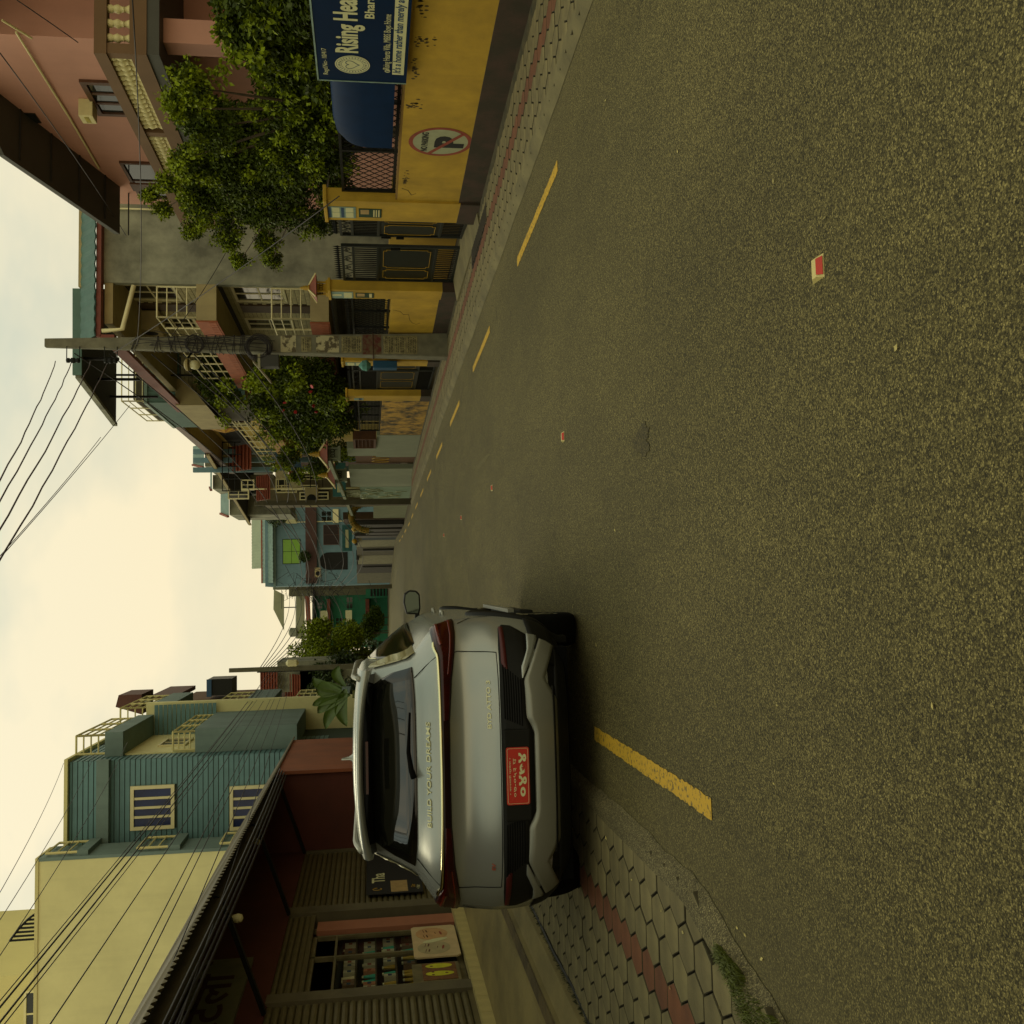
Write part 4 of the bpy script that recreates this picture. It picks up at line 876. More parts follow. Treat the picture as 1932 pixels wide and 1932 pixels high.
# ------------------------------------------------------------------ grey concrete house with brick balconies
KY = 26.0; KX = onY(380, 536, KY).x
kh = thing('grey_house', 'three level house with bare concrete side wall, white brick front and projecting balconies', 'house', (10, 30, 0))
ktop = onY(188, 490, KY).z
b = MB(); b.box((KX, KY, G(26)), (15, KY+.2, ktop)); b.build('side_wall', conc, kh)
MB().box((KX+.3, KY+.2, G(26)), (15, 36, ktop-.3)).build('wall', mortar, kh)
Yk0, Yk1 = KY+.2, 35.5
z1a, z1b = onY(408, 560, KY).z, onY(370, 560, KY).z      # upper slab
z2a, z2b = onY(620, 560, KY).z, onY(585, 560, KY).z      # lower slab
SXo = onY(390, 605, KY).x
for za, zb_, lab in ((z1a, z1b, 'u'), (z2a, z2b, 'l')):
    MB().box((SXo+.02, KY+.004, za), (KX-.003, Yk1, zb_)).build('balcony_slab', beige, kh)
    MB().box((SXo-.02, KY+.06, za-.02), (SXo+.02, Yk1, zb_+.015)).build('brick_fascia', redbr, kh)
    rb = MB()
    for i in range(40): rb.box((SXo-.032, KY+.1+i*.235, za+.02), (SXo-.02, KY+.1+i*.235+.2, za+.20))
    rb.build('fascia_tiles', redbr, kh, kind='stuff')
    railing(kh, [(KX-.05, KY+.1), (SXo+.1, KY+.1), (SXo+.1, Yk1)], zb_, zb_+.98, whitef, 4, 1.1, .022)
skips = []
for (z, hh) in ((z2b, 1), (z1b, 1), (G(26), 0)):
    if hh:
        skips += [(27.0, 28.4, z+.85, z+2.1), (28.7, 29.5, z, z+2.1), (30.2, 31.4, z+.85, z+2.1)]
brick_wall(kh, 'X', KX+.3, KY+.25, 35.5, z2b, z1a, .30, .125, whitebr, proud=.02, skip=skips, limit=150)
brick_wall(kh, 'X', KX+.3, KY+.25, 35.5, z1b, ktop-.3, .30, .125, whitebr, proud=.02, skip=skips, limit=150)
brick_wall(kh, 'X', KX+.3, KY+.25, 35.5, 0.2, z2a, .30, .125, mat('grey_brick', (.24, .23, .17), .8, .25, 5), proud=.02, limit=0)
for z in (z2b, z1b):
    window(kh, 'X', KX+.3, 27.0, 28.4, z+.75, z+2.15, whitef, glassd, 2, 1, t=.07)
    window(kh, 'X', KX+.3, 30.2, 31.4, z+.75, z+2.15, whitef, glassd, 2, 1, t=.07)
    MB().box((KX+.24, 28.75, z), (KX+.30, 29.45, z+2.1)).build('door', mat('brown_door', (.12, .08, .05), .6), kh)
# AC unit
ac = thing('air_conditioner', 'grey air conditioner unit hanging below the red eave behind the pole', 'air conditioner', (KX-.2, 28, z1b+2.2))
MB().box((KX-.35, 29.2, z1b+1.55), (KX+.2, 30.1, z1b+2.15)).build('housing', beige, ac, bevel=.02)
MB().lathe([(.2, 0), (.2, .01)], (KX-.36, 29.65, z1b+1.85), 18, 'x').build('fan_grille', iron, ac)
# soffit slab and roofs
MB().box((SXo-.1, KY+.02, ktop-.32), (KX+.5, 35, ktop-.12)).build('soffit', beige, kh)
rz = ktop
b = MB(); b.box((SXo-.5, KY-.25, rz-.1), (15, KY+.0, rz+.02)).box((SXo-.55, KY-.25, rz-.42), (SXo-.45, 36, rz-.08)); b.build('roof_fascia', mat('red_gutter', (.22, .055, .03), .6), kh)
b = MB(); P = []; n = 60
tx0, tx1 = SXo-.5, 15
for i in range(n+1):
    x = tx0+(tx1-tx0)*i/n
    for yy, zz in ((KY-.3, rz+.03), (KY+.3, onY(154, 490, KY+.3).z)): P.append((x, yy, zz+.025*(i % 2)))
b.grid(P, n+1, 2); P2 = [(x, y, z-.03) for x, y, z in P]; b.grid(P2, n+1, 2); b.build('roof_sheet', tealroof, kh)
MB().tube([(SXo-.35, KY-.2, rz-.12), (SXo-.3, KY-.2, rz-.6), (KX-.1, KY-.1, rz-.85)], .06, 8).build('gutter_pipe', whitef, kh, smooth=True)
MB().tube([(KX+1.9, KY-.06, -.2), (KX+1.9, KY-.06, ktop-1.9)], .05, 8).tube([(KX+1.9, KY-.06, ktop-1.85), (KX+1.9, KY-.06, ktop-.2)], .025, 8).build('downpipe', whitef, kh, smooth=True)
# big canopy seen from below
c = [onY(150, 545, 26.5), onY(150, 708, 26.5)]
fa, fb = onY(221, 545, 33.5), onY(219, 800, 33.5)
cn = thing('roof_canopy', 'large dark sheet canopy seen from below at the very top of the grey house', 'canopy', (c[1].x+1, 30, c[1].z))
MB().box((c[0].x, KY+.3, onY(155, 490, KY+.3).z), (15, KY+.5, onY(148, 490, KY+.3).z)).build('cap_board', beige, kh)
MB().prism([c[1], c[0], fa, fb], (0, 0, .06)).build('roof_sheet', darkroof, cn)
MB().bar(c[1]+Vector((0, 0, .05)), c[0]+Vector((0, 0, .05)), .08, .22).build('edge_flashing', tealroof, cn)
MB().bar(c[1]+Vector((-.02, 0, .03)), fb+Vector((-.02, 0, .03)), .1, .14).build('verge_board', conc, cn)
pv = MB()
for k in (.1, .45, .8): p = c[1].lerp(fb, k)+Vector((.6, 0, 0)); pv.bar((p.x, p.y, ktop-.2), (p.x, p.y, p.z), .07)
for k in (.3, .9): p = fb+Vector((1+k*2, 0, 0)); pv.bar((p.x, p.y, ktop-2), (p.x, p.y, p.z), .06)
pv.build('canopy_post', iron, cn)
# ------------------------------------------------------------------ third house: white brick end wall, teal parapet and rounded balcony
HY = 35.0
h3 = thing('brick_end_house', 'narrow house with teal corrugated parapet, white brick end wall and rounded balcony', 'house', (8, 38, 0))
xa, xb, za, zb_ = RY(HY, 330, 690, 640, 752)
MB().box((xa, HY+.2, G(36)), (13, 39.5, zb_+1.4)).build('wall', mortar, h3)
brick_wall(h3, 'Y', HY+.2, xa, xa+2.6, 2.8, zb_-.2, .30, .125, whitebr, proud=.02, limit=300)
xp, xq, zp, zq = RY(HY-.4, 276, 338, 560, 760)
b = MB(); P = []
for i in range(61):
    x = xp+(xq-xp)*i/60
    for z in (zp, zq): P.append((x, HY-.4+.03*(i % 2), z))
b.grid(P, 61, 2)
P = []
for i in range(41):
    y = HY-.4+5*i/40
    for z in (zp, zq): P.append((xp+.03*(i % 2), y, z))
b.grid(P, 41, 2); b.build('parapet_sheet', tealroof, h3)
MB().box((xp-.04, HY-.45, zq-.04), (xq, HY-.3, zq+.06)).box((xp-.04, HY-.3, zq-.04), (xp+.06, HY+4.6, zq+.06)).build('parapet_cap', blueroof, h3)
railing(h3, [(xp+2.2, HY+.1), (xp+.15, HY+.1), (xp+.15, HY+4)], zq, zq+.9, whitef, 4, 1.4, .022)
MB().prism([(xp-.1, HY-.5, zp+.1), (xp+.8, HY-.5, zp+.1), (xp+.8, HY-.5, zp-.2), (xp-.1, HY-.5, zp-.9)], (0, 5, 0)).build('soffit', beige, h3)
# rounded balcony
bz0, bz1 = onY(458, 730, HY-1).z, onY(426, 730, HY-1).z; cx_ = onY(440, 745, HY-1).x+1.9
P = []; n = 40
for i in range(n+1):
    a = math.pi*(0.5+0.5*i/n)
    for z in (bz0, bz1): P.append((cx_+(1.9+.025*(i % 2))*math.cos(a), HY+.2-(1.4+.025*(i % 2))*math.sin(a), z))
b = MB(); b.grid(P, n+1, 2); b.build('balcony_apron', tealroof, h3)
P = [(cx_, HY+.2, bz0+.02)]+[(cx_+1.88*math.cos(math.pi*(.5+.5*i/n)), HY+.2-1.38*math.sin(math.pi*(.5+.5*i/n)), bz0+.02) for i in range(n+1)]
MB().prism(P, (0, 0, .15)).build('balcony_floor', beige, h3)
cp = MB(); cp.tube([(cx_+1.94*math.cos(math.pi*(.5+.5*i/n)), HY+.2-1.44*math.sin(math.pi*(.5+.5*i/n)), bz1+.03) for i in range(n+1)], .06, 6)
for k in range(1, 4): cp.tube([(cx_+1.9*math.cos(math.pi*(.5+.5*i/n)), HY+.2-1.4*math.sin(math.pi*(.5+.5*i/n)), bz1+.28*k) for i in range(n+1)], .018, 6)
for i in range(0, n+1, 6): cp.tube([(cx_+1.9*math.cos(math.pi*(.5+.5*i/n)), HY+.2-1.4*math.sin(math.pi*(.5+.5*i/n)), bz1+q) for q in (0, .84)], .02, 6)
cp.build('balcony_railing', blueroof, h3)
# ------------------------------------------------------------------ yellow house
YY = 40.0; XW = 7.87; XO = 6.8; xa = XW
h4 = thing('yellow_house', 'pale yellow house with grilled windows and tan balcony beyond the brick end wall', 'house', (10, 46, 0))
MB().box((XW, YY, G(42)), (14, 55, 8.7)).build('wall', mat('yellow_plaster', (.56, .44, .15), .85, .1, 1.2), h4)
for (x0, x1, y0, y1, nv) in ((398, 434, 752, 776, 3), (417, 470, 786, 803, 3)):
    a, b_, z0, z1 = RX(XW, x0, x1, y0, y1); window(h4, 'X', XW, a, b_, z0, z1, whitef, glassd, nv, 1, t=.07)
a, b_, z0, z1 = RX(XW, 425, 470, 806, 850); MB().box((XW-.03, a, z0), (XW, b_, z1)).build('veranda_opening', darkin, h4)
a, b_, z0, z1 = RY(YY-1.2, 474, 498, 758, 785)
for i, (k, m_) in enumerate(((0, brownp), (.12, gold), (.2, brownp), (.3, woodm))): MB().box((a+k, YY-1.2-.03-i*.006, z0+k*.6), (b_-k, YY-1.0, z1-k*.6)).build('ornament_panel', m_, h4)
zb0, zb1 = onX(524, 815, XO).z, onX(480, 790, XO).z
tan = mat('tan_plaster', (.42, .27, .12), .8, .15, 2)
MB().box((XO, YY-1.1, zb0), (XO+.1, 53, zb1)).box((XO+.1, YY-1.1, zb0), (XW+1, YY-1.0, zb1)).box((XO+.1, YY-1.0, zb0), (XW, 53, zb0+.12)).build('balcony', tan, h4)
railing(h4, [(XW+.8, YY-1.0), (XO+.06, YY-1.0), (XO+.06, 52.9)], zb1, zb1+.95, whitef, 4, 1.6, .025)
MB().box((XO, 38.8, 8.72), (XW+4, 56, 8.84)).build('eave', beige, h4)
MB().box((XO-.06, 38.75, 8.7), (XO, 56, 9.0)).build('eave_board', woodm, h4)
pr = thing('parasol', 'small yellow and red paper parasol hanging on the yellow house', 'parasol', (xa-.2, YY+1, 6))
pc = onX(425, 815, XO+.4); k = 0; b1, b2 = MB(), MB()
for i in range(16):
    a0, a1 = math.pi*(.5+.0)+math.pi*2*i/16, math.pi*.5+math.pi*2*(i+1)/16
    tri = [(pc.x-.05, pc.y, pc.z), (pc.x+.1, pc.y+.35*math.cos(a0), pc.z+.6*math.sin(a0)), (pc.x+.1, pc.y+.35*math.cos(a1), pc.z+.6*math.sin(a1))]
    (b1 if i % 2 else b2).prism(tri, (.01, 0, 0))
b1.build('paper_panels', mat('parasol_yellow', (.6, .38, .03), .7), pr); b2.build('paper_panels', mat('parasol_red', (.42, .2, .03), .7), pr); MB().bar(pc+Vector((-.1, 0, 0)), pc+Vector((.3, 0, 0)), .03).build('handle', woodm, pr)
# ------------------------------------------------------------------ blue-red house with tiled awnings
QY = 52.0
xa = onY(500, 862, QY).x
h5 = thing('veranda_house', 'dark roofed house with blue columns and red tiled awnings in the middle distance', 'house', (xa+3, 58, 0))
MB().box((xa+1.2, QY, G(50)), (16, 66, onY(470, 860, QY).z)).build('wall', mat('brown_brick_wall', (.12, .07, .05), .9, .4, 4), h5)
for y in (852, 868, 886):
    p = onY(520, y, QY-.4); MB().box((p.x-.12, QY-.6, G(50)), (p.x+.12, QY-.36, p.z+4)).build('column', bluew, h5)
def awning(parent, x0, x1, Y, z0, z1, dep, m=tilered, nm='tiled_awning'):
    """sloping tiled roof strip: z1 at the wall, z0 at the outer edge, each course a step"""
    fo = MB(); n = 6
    fo.prism([(x0, Y, z1), (x0, Y-dep, z0), (x0, Y-dep, z0-.06), (x0, Y, z1-.08)], (x1-x0, 0, 0)); fo = fo.build(nm, m, parent)
    rw = MB().box((0, 0, 0), ((x1-x0), -dep/n*1.1, .05)).mesh('tile_course', m)
    for i in range(n): put('tile_course', rw, fo, loc=(x0, Y-dep*i/n, z1-(z1-z0)*(i+.5)/n))
    return fo
for (x0, x1, y0, y1) in ((485, 402+200, 850, 905),):
    pass
a, b_, z0, z1 = RY(QY, 432, 478, 845, 892); awning(h5, a, b_, QY-.2, z0, z1, 1.2)
a, b_, z0, z1 = RY(QY-2, 485, 512, 900, 946); awning(h5, a, b_, QY-2.2, z0, z1, 1.0)
a, b_, z0, z1 = RY(QY, 610, 640, 860, 900); awning(h5, a, b_, QY-.2, z0, z1, 1.0)
for (x0, x1, y0, y1) in ((520, 560, 903, 930), (530, 600, 915, 925), (560, 610, 892, 905), (455, 480, 905, 925), (565, 620, 928, 944), (430, 470, 925, 942)):
    a, b_, z0, z1 = RY(QY-1, x0, x1, y0, y1); window(h5, 'Y', QY-1.0, a, b_, z0, z1, whitef, glassd, 2, 1, t=.06)
MB().box((onY(600, 902, QY-.9).x, QY-.95, G(50)), (onY(600, 951, QY-.9).x, QY+1, onY(500, 925, QY).z)).build('wing_wall', mat('grey_brown_wall', (.17, .145, .10), .85, .3, 2), h5)
A5, B5 = onY(392, 858, 48), onY(472, 990, 74)
MB().prism([A5, (A5.x+7, A5.y, A5.z-.5), (B5.x+8, B5.y, B5.z-.6), B5], (0, 0, .14)).build('roof', darkroof, h5)
MB().bar(A5, B5, .10, .16).build('verge_board', beige, h5)
MB().tube([(onY(455, 923, QY-3).x, QY-3, onY(455, 923, QY-3).z), (onY(455, 923, QY-3).x, QY-3, G(50)+1)], .04, 6).build('downpipe', whitef, h5)
for (x0, x1, y0, y1, lab) in ((362, 385, 838, 882, 'small pale blue gabled roof peeping above the long dark eave'), (395, 400, 890, 925, 'second low pale blue roof further along behind the dark eave'), (415, 432, 930, 975, 'dark blue sheet roof with grey edge above the far end of the eave')):
    a, b_, z0, z1 = RY(70, x0, x1, y0, y1); t = thing('gabled_roof_house', lab, 'house', (a, 72, z0))
    MB().box((a+.2, 71, z0-4), (b_-.1, 76, z0+.1)).build('wall', conc, t)
    MB().prism([(a, 70, z0), (b_, 70, z0), (b_, 70.9, z1), (a+.3, 70.9, z1)], (0, .1, .1)).build('roof', blueroof, t)
    MB().bar((a, 69.95, z0+.05), (a+.3, 70.9, z1+.1), .12, .16).build('verge_board', tilered, t)
# small things hung on the mid-distance fronts
def clutter(x, y, Y, kind, lab):
    p = onY(x, y, Y); t = thing(kind, lab, kind.replace('_', ' '), p)
    if kind == 'satellite_dish':
        MB().lathe([(.02, 0), (.25, .05), (.42, .16), (.40, .17), (.02, .03)], p, 14, 'y').build('dish', whitef, t, smooth=True); MB().bar(p, p+Vector((.1, .4, -.5)), .05).build('arm', iron, t)
    elif kind == 'air_conditioner':
        MB().box(p-Vector((.45, .2, .3)), p+Vector((.45, .2, .3))).build('housing', beige, t, bevel=.02); MB().lathe([(.22, 0), (.22, .02)], p-Vector((.1, .23, 0)), 16, 'y').build('fan_grille', iron, t)
    elif kind == 'laundry':
        MB().tube([p+Vector((-1, 0, .02)), p+Vector((1.2, 0, .02))], .012, 5).build('line', cable_m, t)
        for i, c in enumerate(((.5, .45, .35), (.35, .08, .06), (.08, .15, .3), (.5, .4, .1))): MB().prism([p+Vector((-.85+.5*i, 0, 0)), p+Vector((-.45+.5*i, 0, 0)), p+Vector((-.47+.5*i, .03, -.55-.1*(i % 2))), p+Vector((-.83+.5*i, .03, -.6))], (0, .015, 0)).build('garment', mat('garment_%d' % i, c, .9, .3, 9), t)
    elif kind == 'shop_sign':
        MB().box(p-Vector((.8, .04, .3)), p+Vector((.8, .04, .3))).build('board', mat('sign_teal', (.05, .2, .25), .6, .3, 5), t); MB().box(p+Vector((-.6, -.05, -.08)), p+Vector((.5, -.04, .1))).build('print_block', printw, t)
    elif kind == 'antenna':
        a = MB(); a.tube([p, p+Vector((0, 0, 2.2))], .025, 5)
        for i in range(5): a.bar(p+Vector((-.35+.05*i, 0, 1.3+.18*i)), p+Vector((.35-.05*i, 0, 1.3+.18*i)), .02)
        a.build('mast', iron, t)
for a_ in ((545, 890, 49, 'laundry', 'washing line with clothes under the red tiled awnings'), (588, 938, 49, 'air_conditioner', 'air conditioner low on the grey brown wing wall'),
           
           (640, 905, 47.5, 'shop_sign', 'small teal sign board over the pale grey wall panel'), (520, 870, 49, 'laundry', 'clothes hung on the upper veranda beside the blue columns'),
           (655, 1015, 62, 'shop_sign', 'teal sign board over the far shops'), (600, 1080, 99, 'air_conditioner', 'air conditioner on the blue house near the tangled pole')):
    clutter(*a_)
for i, (x, y, Y) in enumerate(((455, 880, 50.5), (560, 875, 50.5), (620, 880, 50.5))):
    p = onY(x, y, Y); railing(h5, [(p.x-1.2, Y), (p.x+1.2, Y)], p.z, p.z+.9, whitef if i % 2 else iron, 3, .6, .025)
# ------------------------------------------------------------------ blue house facing down the street
BY = 101.0
xa, xb, za, zb_ = RY(BY, 500, 660, 960, 1105)
h6 = thing('blue_house', 'blue two storey house with lime green window at the bend of the street', 'house', ((xa+xb)/2, 70, 0))
MB().box((xa, BY, G(60)), (xb+3, BY+8, zb_)).build('wall', bluew, h6)
def q6(x0, x1, y0, y1, Y=BY): return RY(Y, x0, x1, y0, y1)
a, b_, z0, z1 = q6(470, 493, 955, 1072); 
def sheet_roof(a, b_, z0, z1, Y, parent, m, n=40, dep=1.2):
    P = []
    for i in range(n+1):
        x = a+(b_-a)*i/n
        for yy, zz in ((Y-.4, z0), (Y-.4+dep, z1)): P.append((x, yy, zz+.03*(i % 2)))
    k = MB(); k.grid(P, n+1, 2); k.grid([(x, y, z-.05) for x, y, z in P], n+1, 2); return k.build('roof_sheet', m, parent)
sheet_roof(a, b_, z0, z1, BY+1.5, h6, mat('grey_zinc', (.36, .42, .38), .5, .15, 1)); a2, b2, z02, z12 = q6(493, 516, 955, 1100); sheet_roof(a2, b2, z02, z12, BY-.3, h6, blueroof, dep=1.6)
MB().box((a2, BY+.85, z12-.03), (b2, BY+.95, z12+.12)).build('ridge_strip', tilered, h6)
MB().box((xa-.1, BY-.35, z02-.22), (xb+1, BY-.2, z02+.0)).build('gutter', bluegrey, h6)
a, b_, z0, z1 = q6(533, 567, 1017, 1064); window(h6, 'Y', BY, a, b_, z0, z1, iron, limeg, 2, 1, t=.05)
a, b_, z0, z1 = q6(577, 598, 958, 1101); MB().box((a, BY-.5, z0), (b_, BY-.02, z1)).build('maroon_band', mat('maroon_band', (.10, .05, .045), .8), h6)
a, b_, z0, z1 = q6(610, 640, 990, 1028); MB().box((a-.1, BY-.03, z0-.1), (b_+.1, BY, z1+.1)).build('shutter_surround', bluew, h6); window(h6, 'Y', BY-.03, a, b_, z0, z1, woodm, mat('brown_shutter', (.04, .02, .015), .8), 2, 0, t=.05)
a, b_, z0, z1 = q6(603, 656, 1042, 1075); ac_ = (a+b_)/2; rr_ = (b_-a)/2
MB().prism([(a, BY-.04, z0)]+[(ac_-rr_*math.cos(math.pi*i/14), BY-.04, z1-rr_+rr_*math.sin(math.pi*i/14)) for i in range(15)]+[(b_, BY-.04, z0)], (0, .03, 0)).build('arched_opening', darkin, h6)
a, b_, z0, z1 = q6(605, 633, 963, 985); window(h6, 'Y', BY-.02, a, b_, z0+.3, z1, bluew, glassd, 2, 1, t=.1); MB().box((a-.1, BY-.3, z0-.3), (b_+.1, BY-.02, z0+.25)).build('flower_ledge', whitef, h6)
bb0 = onY(530, 968, BY-2); bb1 = onY(560, 985, BY-2)
MB().prism([(bb0.x, BY-2, bb0.z), (bb0.x, BY-2, bb0.z-.9), (bb1.x, BY-.1, bb0.z-1.4), (bb1.x, BY-.1, bb0.z-.4)], (.8, 0, 0)).build('stair_balcony', whitef, h6)
MB().tube([onY(520, 986, BY-.2), onY(650, 983, BY-.2)], .05, 6).build('downpipe', whitef, h6)
# small plants on the ledges
for (x, y, s, lab) in ((522, 975, .7, 'small rooftop bush in front of the pale blue roof'), (500, 955, .5, 'potted plant at the upper balcony beside the street pole'), (575, 1050, .35, 'little climbing plant under the lime green window')):
    p = onY(x, y, BY-1.2); t = thing('potted_plant', lab, 'plant', p); MB().lathe([(.12, 0), (.18, .3)], (p.x, p.y, p.z-.5), 8).build('pot', tilered, t); leaves('foliage', [(p, s*1.4)], 900, .2, leafd, t)
# ------------------------------------------------------------------ walls along the right pavement beyond the stained one
def plainwall(x0, y0, x1, y1, z1, m, name, label, cat='wall', th=.2, zb=None):
    t = thing(name, label, cat, ((x0+x1)/2, (y0+y1)/2, G(y0)))
    d = Vector((x1-x0, y1-y0, 0)).normalized(); nrm = Vector((d.y, -d.x, 0))*th
    if nrm.x < 0: nrm = -nrm
    z = G((y0+y1)/2)-.3 if zb is None else zb
    MB().prism([(x0, y0, z), (x1, y1, z), (x1+nrm.x, y1+nrm.y, z), (x0+nrm.x, y0+nrm.y, z)], (0, 0, z1-z)).build('wall_face', m, t); return t
gw = plainwall(5.28, 33.52, 5.2, 38.3, 1.2, greyw, 'grey_wall', 'plain pale grey wall with rusty grille box next to the stained ochre wall')
MB().box((5.25, 36.3, 1.2), (5.5, 38.3, 2.25)).build('side_pier', greyw, gw)
rg = MB(); rg.box((5.2, 33.9, 1.22), (5.5, 34.0, 2.0)).box((5.2, 35.9, 1.22), (5.5, 36.0, 2.0)).box((5.2, 34, 1.92), (5.5, 35.9, 2.0)).box((5.2, 34, 1.22), (5.5, 35.9, 1.3))
for i in range(9): rg.box((5.22, 34.15+i*.2, 1.3), (5.24, 34.17+i*.2, 1.92))
for i in range(4): rg.box((5.22, 34, 1.42+i*.13), (5.24, 35.9, 1.44+i*.13))
rg.build('window_grille', mat('rust_brown', (.14, .06, .02), .8, .3, 6), gw)
rgt = thing('rusty_gate', 'rust brown sheet gate with gold ornament between two grey walls', 'gate', (5.4, 40, 0))
MB().box((5.45, 38.3, G(40)), (5.5, 41.9, 2.0)).build('sheet_panel', mat('rust_gate', (.16, .075, .02), .7, .3, 4), rgt)
gt = MB()
for i in range(4):
    cy = 38.8+i*.85; gt.tube([(5.44, cy+.25*math.cos(a), 1.0+.35*math.sin(a)) for a in [k*.6 for k in range(12)]], .02, 5)
gt.build('gold_ornament', gold, rgt)
plainwall(5.2, 41.9, 4.95, 46.6, 2.3, greyw, 'grey_wall', 'tall pale grey wall panel beyond the rust brown gate')
og = plainwall(4.95, 46.7, 4.75, 50.2, 1.9, mat('pale_teal_gate', (.26, .35, .32), .6, .2, 3), 'ornate_gate', 'pale blue ornate metal gate with pointed arch fan on top', 'gate', .06)
fan = MB()
for k in range(15):
    a = math.pi*k/14; fan.bar((4.82, 48.4, 1.9), (4.82, 48.4+1.5*math.cos(a), 1.9+1.15*math.sin(a)), .03)
for r_ in (.5, 1.0, 1.5): fan.tube([(4.82, 48.4+r_*math.cos(math.pi*k/16), 1.9+r_*.77*math.sin(math.pi*k/16)) for k in range(17)], .03, 5)
fan.build('arch_fan', mat('pale_iron', (.42, .45, .36), .6), og)
sc_ = MB(); rs = random.Random(3)
for i in range(26):
    cy, cz, r_ = rs.uniform(47, 50), rs.uniform(-.1, 1.8), rs.uniform(.1, .3); sc_.tube([(4.93-(cy-46.7)*.057-.03, cy+r_*math.cos(a), cz+r_*math.sin(a)) for a in [k*.6 for k in range(9)]], .016, 4)
sc_.build('scrollwork', MC['pale_iron'], og)
plainwall(4.75, 50.3, 4.28, 57, 1.25, mat('grey_green_wall', (.25, .27, .21), .85, .15, 2), 'grey_wall', 'low grey green wall beyond the ornate gate')
tb = thing('entrance_beam', 'thin pale beam with two small red roofed pagodas spanning the house entrances', 'canopy', (5, 42, 2.6))
MB().bar((5.2, 37.5, 3.0), (4.3, 56, 2.35), .2, .14).build('beam', greyw, tb)
lantern(5.2, 37.4, 2.5, 1.6, 'first distant small pagoda with gold tip on the entrance beam', greyw)
lantern(5.1, 43.2, 2.4, 1.7, 'second distant small pagoda with gold tip on the entrance beam', greyw)
# shop fronts and walls farther on, each a thing
rs = random.Random(77)
cols = [(.12, .07, .03), (.18, .15, .09), (.05, .06, .06), (.30, .29, .2), (.02, .05, .07), (.35, .33, .24), (.16, .14, .1), (.36, .34, .26), (.07, .06, .05), (.2, .19, .15)]
labs = ['brown painted shop front beside the flower arch', 'tan shop wall with wooden door right of the flower arch', 'dark shuttered shop front under the blue house', 'pale fronted stall under the blue house', 'very dark gateway below the blue house', 'white tiled gate pillar with dark cap below the arched opening', 'dull brown wall strip far down the right side', 'second white tiled gate pillar next to the first', 'dark far shop front near the bend', 'grey far wall just before the bend']
yA = 57.2
for i in range(10):
    y0 = yA+i*4.2; y1 = y0+4.1; x0 = rr(y0)+.3; x1 = rr(y1)+.3
    hgt = rs.uniform(1.9, 3.2) if i not in (5, 7) else 2.5
    x0 += .001*i; t = plainwall(x0, y0, x1, y1, hgt, mat('shop_paint_%d' % i, tuple(v*.75 for v in cols[i]), .8, .3, 3), 'far_shop' if i not in (5, 7) else 'tiled_pillar', labs[i], 'shop' if i not in (5, 7) else 'pillar', .4)
    if i in (0, 1, 2, 3, 6, 8): MB().box((x0-.02-.25, y0+.8, G(y0)), (x0-.02, y1-.8, hgt-.5)).build('door', mat('door_dark', (.04, .035, .03), .6), t)
    if i in (5, 7):
        MB().box((x0-.35, y0-.2, hgt-.1), (x0+.5, y0+1.2, hgt+.1)).build('cap', darkroof, t)
fa = thing('flower_arch', 'yellow flowered garland arch over a far shop doorway', 'arch', (4.2, 56, 1.6))
ar = MB(); cA = onY(690, 975, 55); ar.tube([(cA.x+.75*math.cos(math.pi*k/14), 55, 1.5+.95*math.sin(math.pi*k/14)) for k in range(15)], .16, 8); ar.build('garland', mat('garland_ochre', (.35, .24, .05), .9, .5, 14, bump=.8), fa)
leaves('flower', [((cA.x+.75*math.cos(math.pi*k/14), 55, 1.5+.95*math.sin(math.pi*k/14)), .25) for k in range(15)], 900, .08, leafg, fa)
for (x, y, lab) in ((668, 989, 'left round gold lamp over the far shop'), (668, 998, 'middle round gold lamp over the far shop'), (669, 1021, 'right round gold lamp over the far shop')):
    p = onY(x, y, 60); t = thing('globe_lamp', lab, 'lamp', p, None); MB().lathe([(.02, -.16), (.12, -.1), (.16, 0), (.12, .1), (.02, .16)], p, 10).build('globe', gold, t, smooth=True); MB().bar(p, (p.x+.9, p.y+.5, p.z), .03).build('bracket', iron, t)
pole(P2x, P2y, 6.5, .28, .2, 'second concrete utility pole in front of the blue house', mat('pole_dark', (.11, .10, .07), .9))
pl3 = pole(.7, 92, 8.0, .38, .3, 'third utility pole, tangled with wires, right of the green house', mat('pole_dark', (.12, .11, .08), .9))
rs = random.Random(5); tg = MB()
for i in range(60):
    p = Vector((.7+rs.gauss(0, .6), 91.7, 5.9+rs.gauss(0, 1.4))); tg.tube([p, p+Vector((rs.uniform(-1, 1), 0, rs.uniform(-.7, .7))), p+Vector((rs.uniform(-1.4, 1.4), 0, rs.uniform(-1.2, 1.2)))], .018, 4)
tg.build('tangled_wires', cable_m, pl3)
od = ['first', 'second', 'third', 'fourth', 'fifth', 'sixth', 'seventh', 'eighth', 'ninth', 'tenth', 'eleventh', 'twelfth']
for i in range(9):
    cable((P2x, P2y, 6.2-i*.33), (.7, 92, 8.1-i*.5), .5+rs.random()*1.6, .018, od[i]+' slack cable from the top strung in front of the blue house', 'slack cables before the blue house')
for i in range(7):
    cable((.7, 92, 7.6-i*.4), (-6, 110, 8.8-i*.6), .6+rs.random(), .02, od[i]+' cable from the top crossing before the green house', 'cables across the green house')
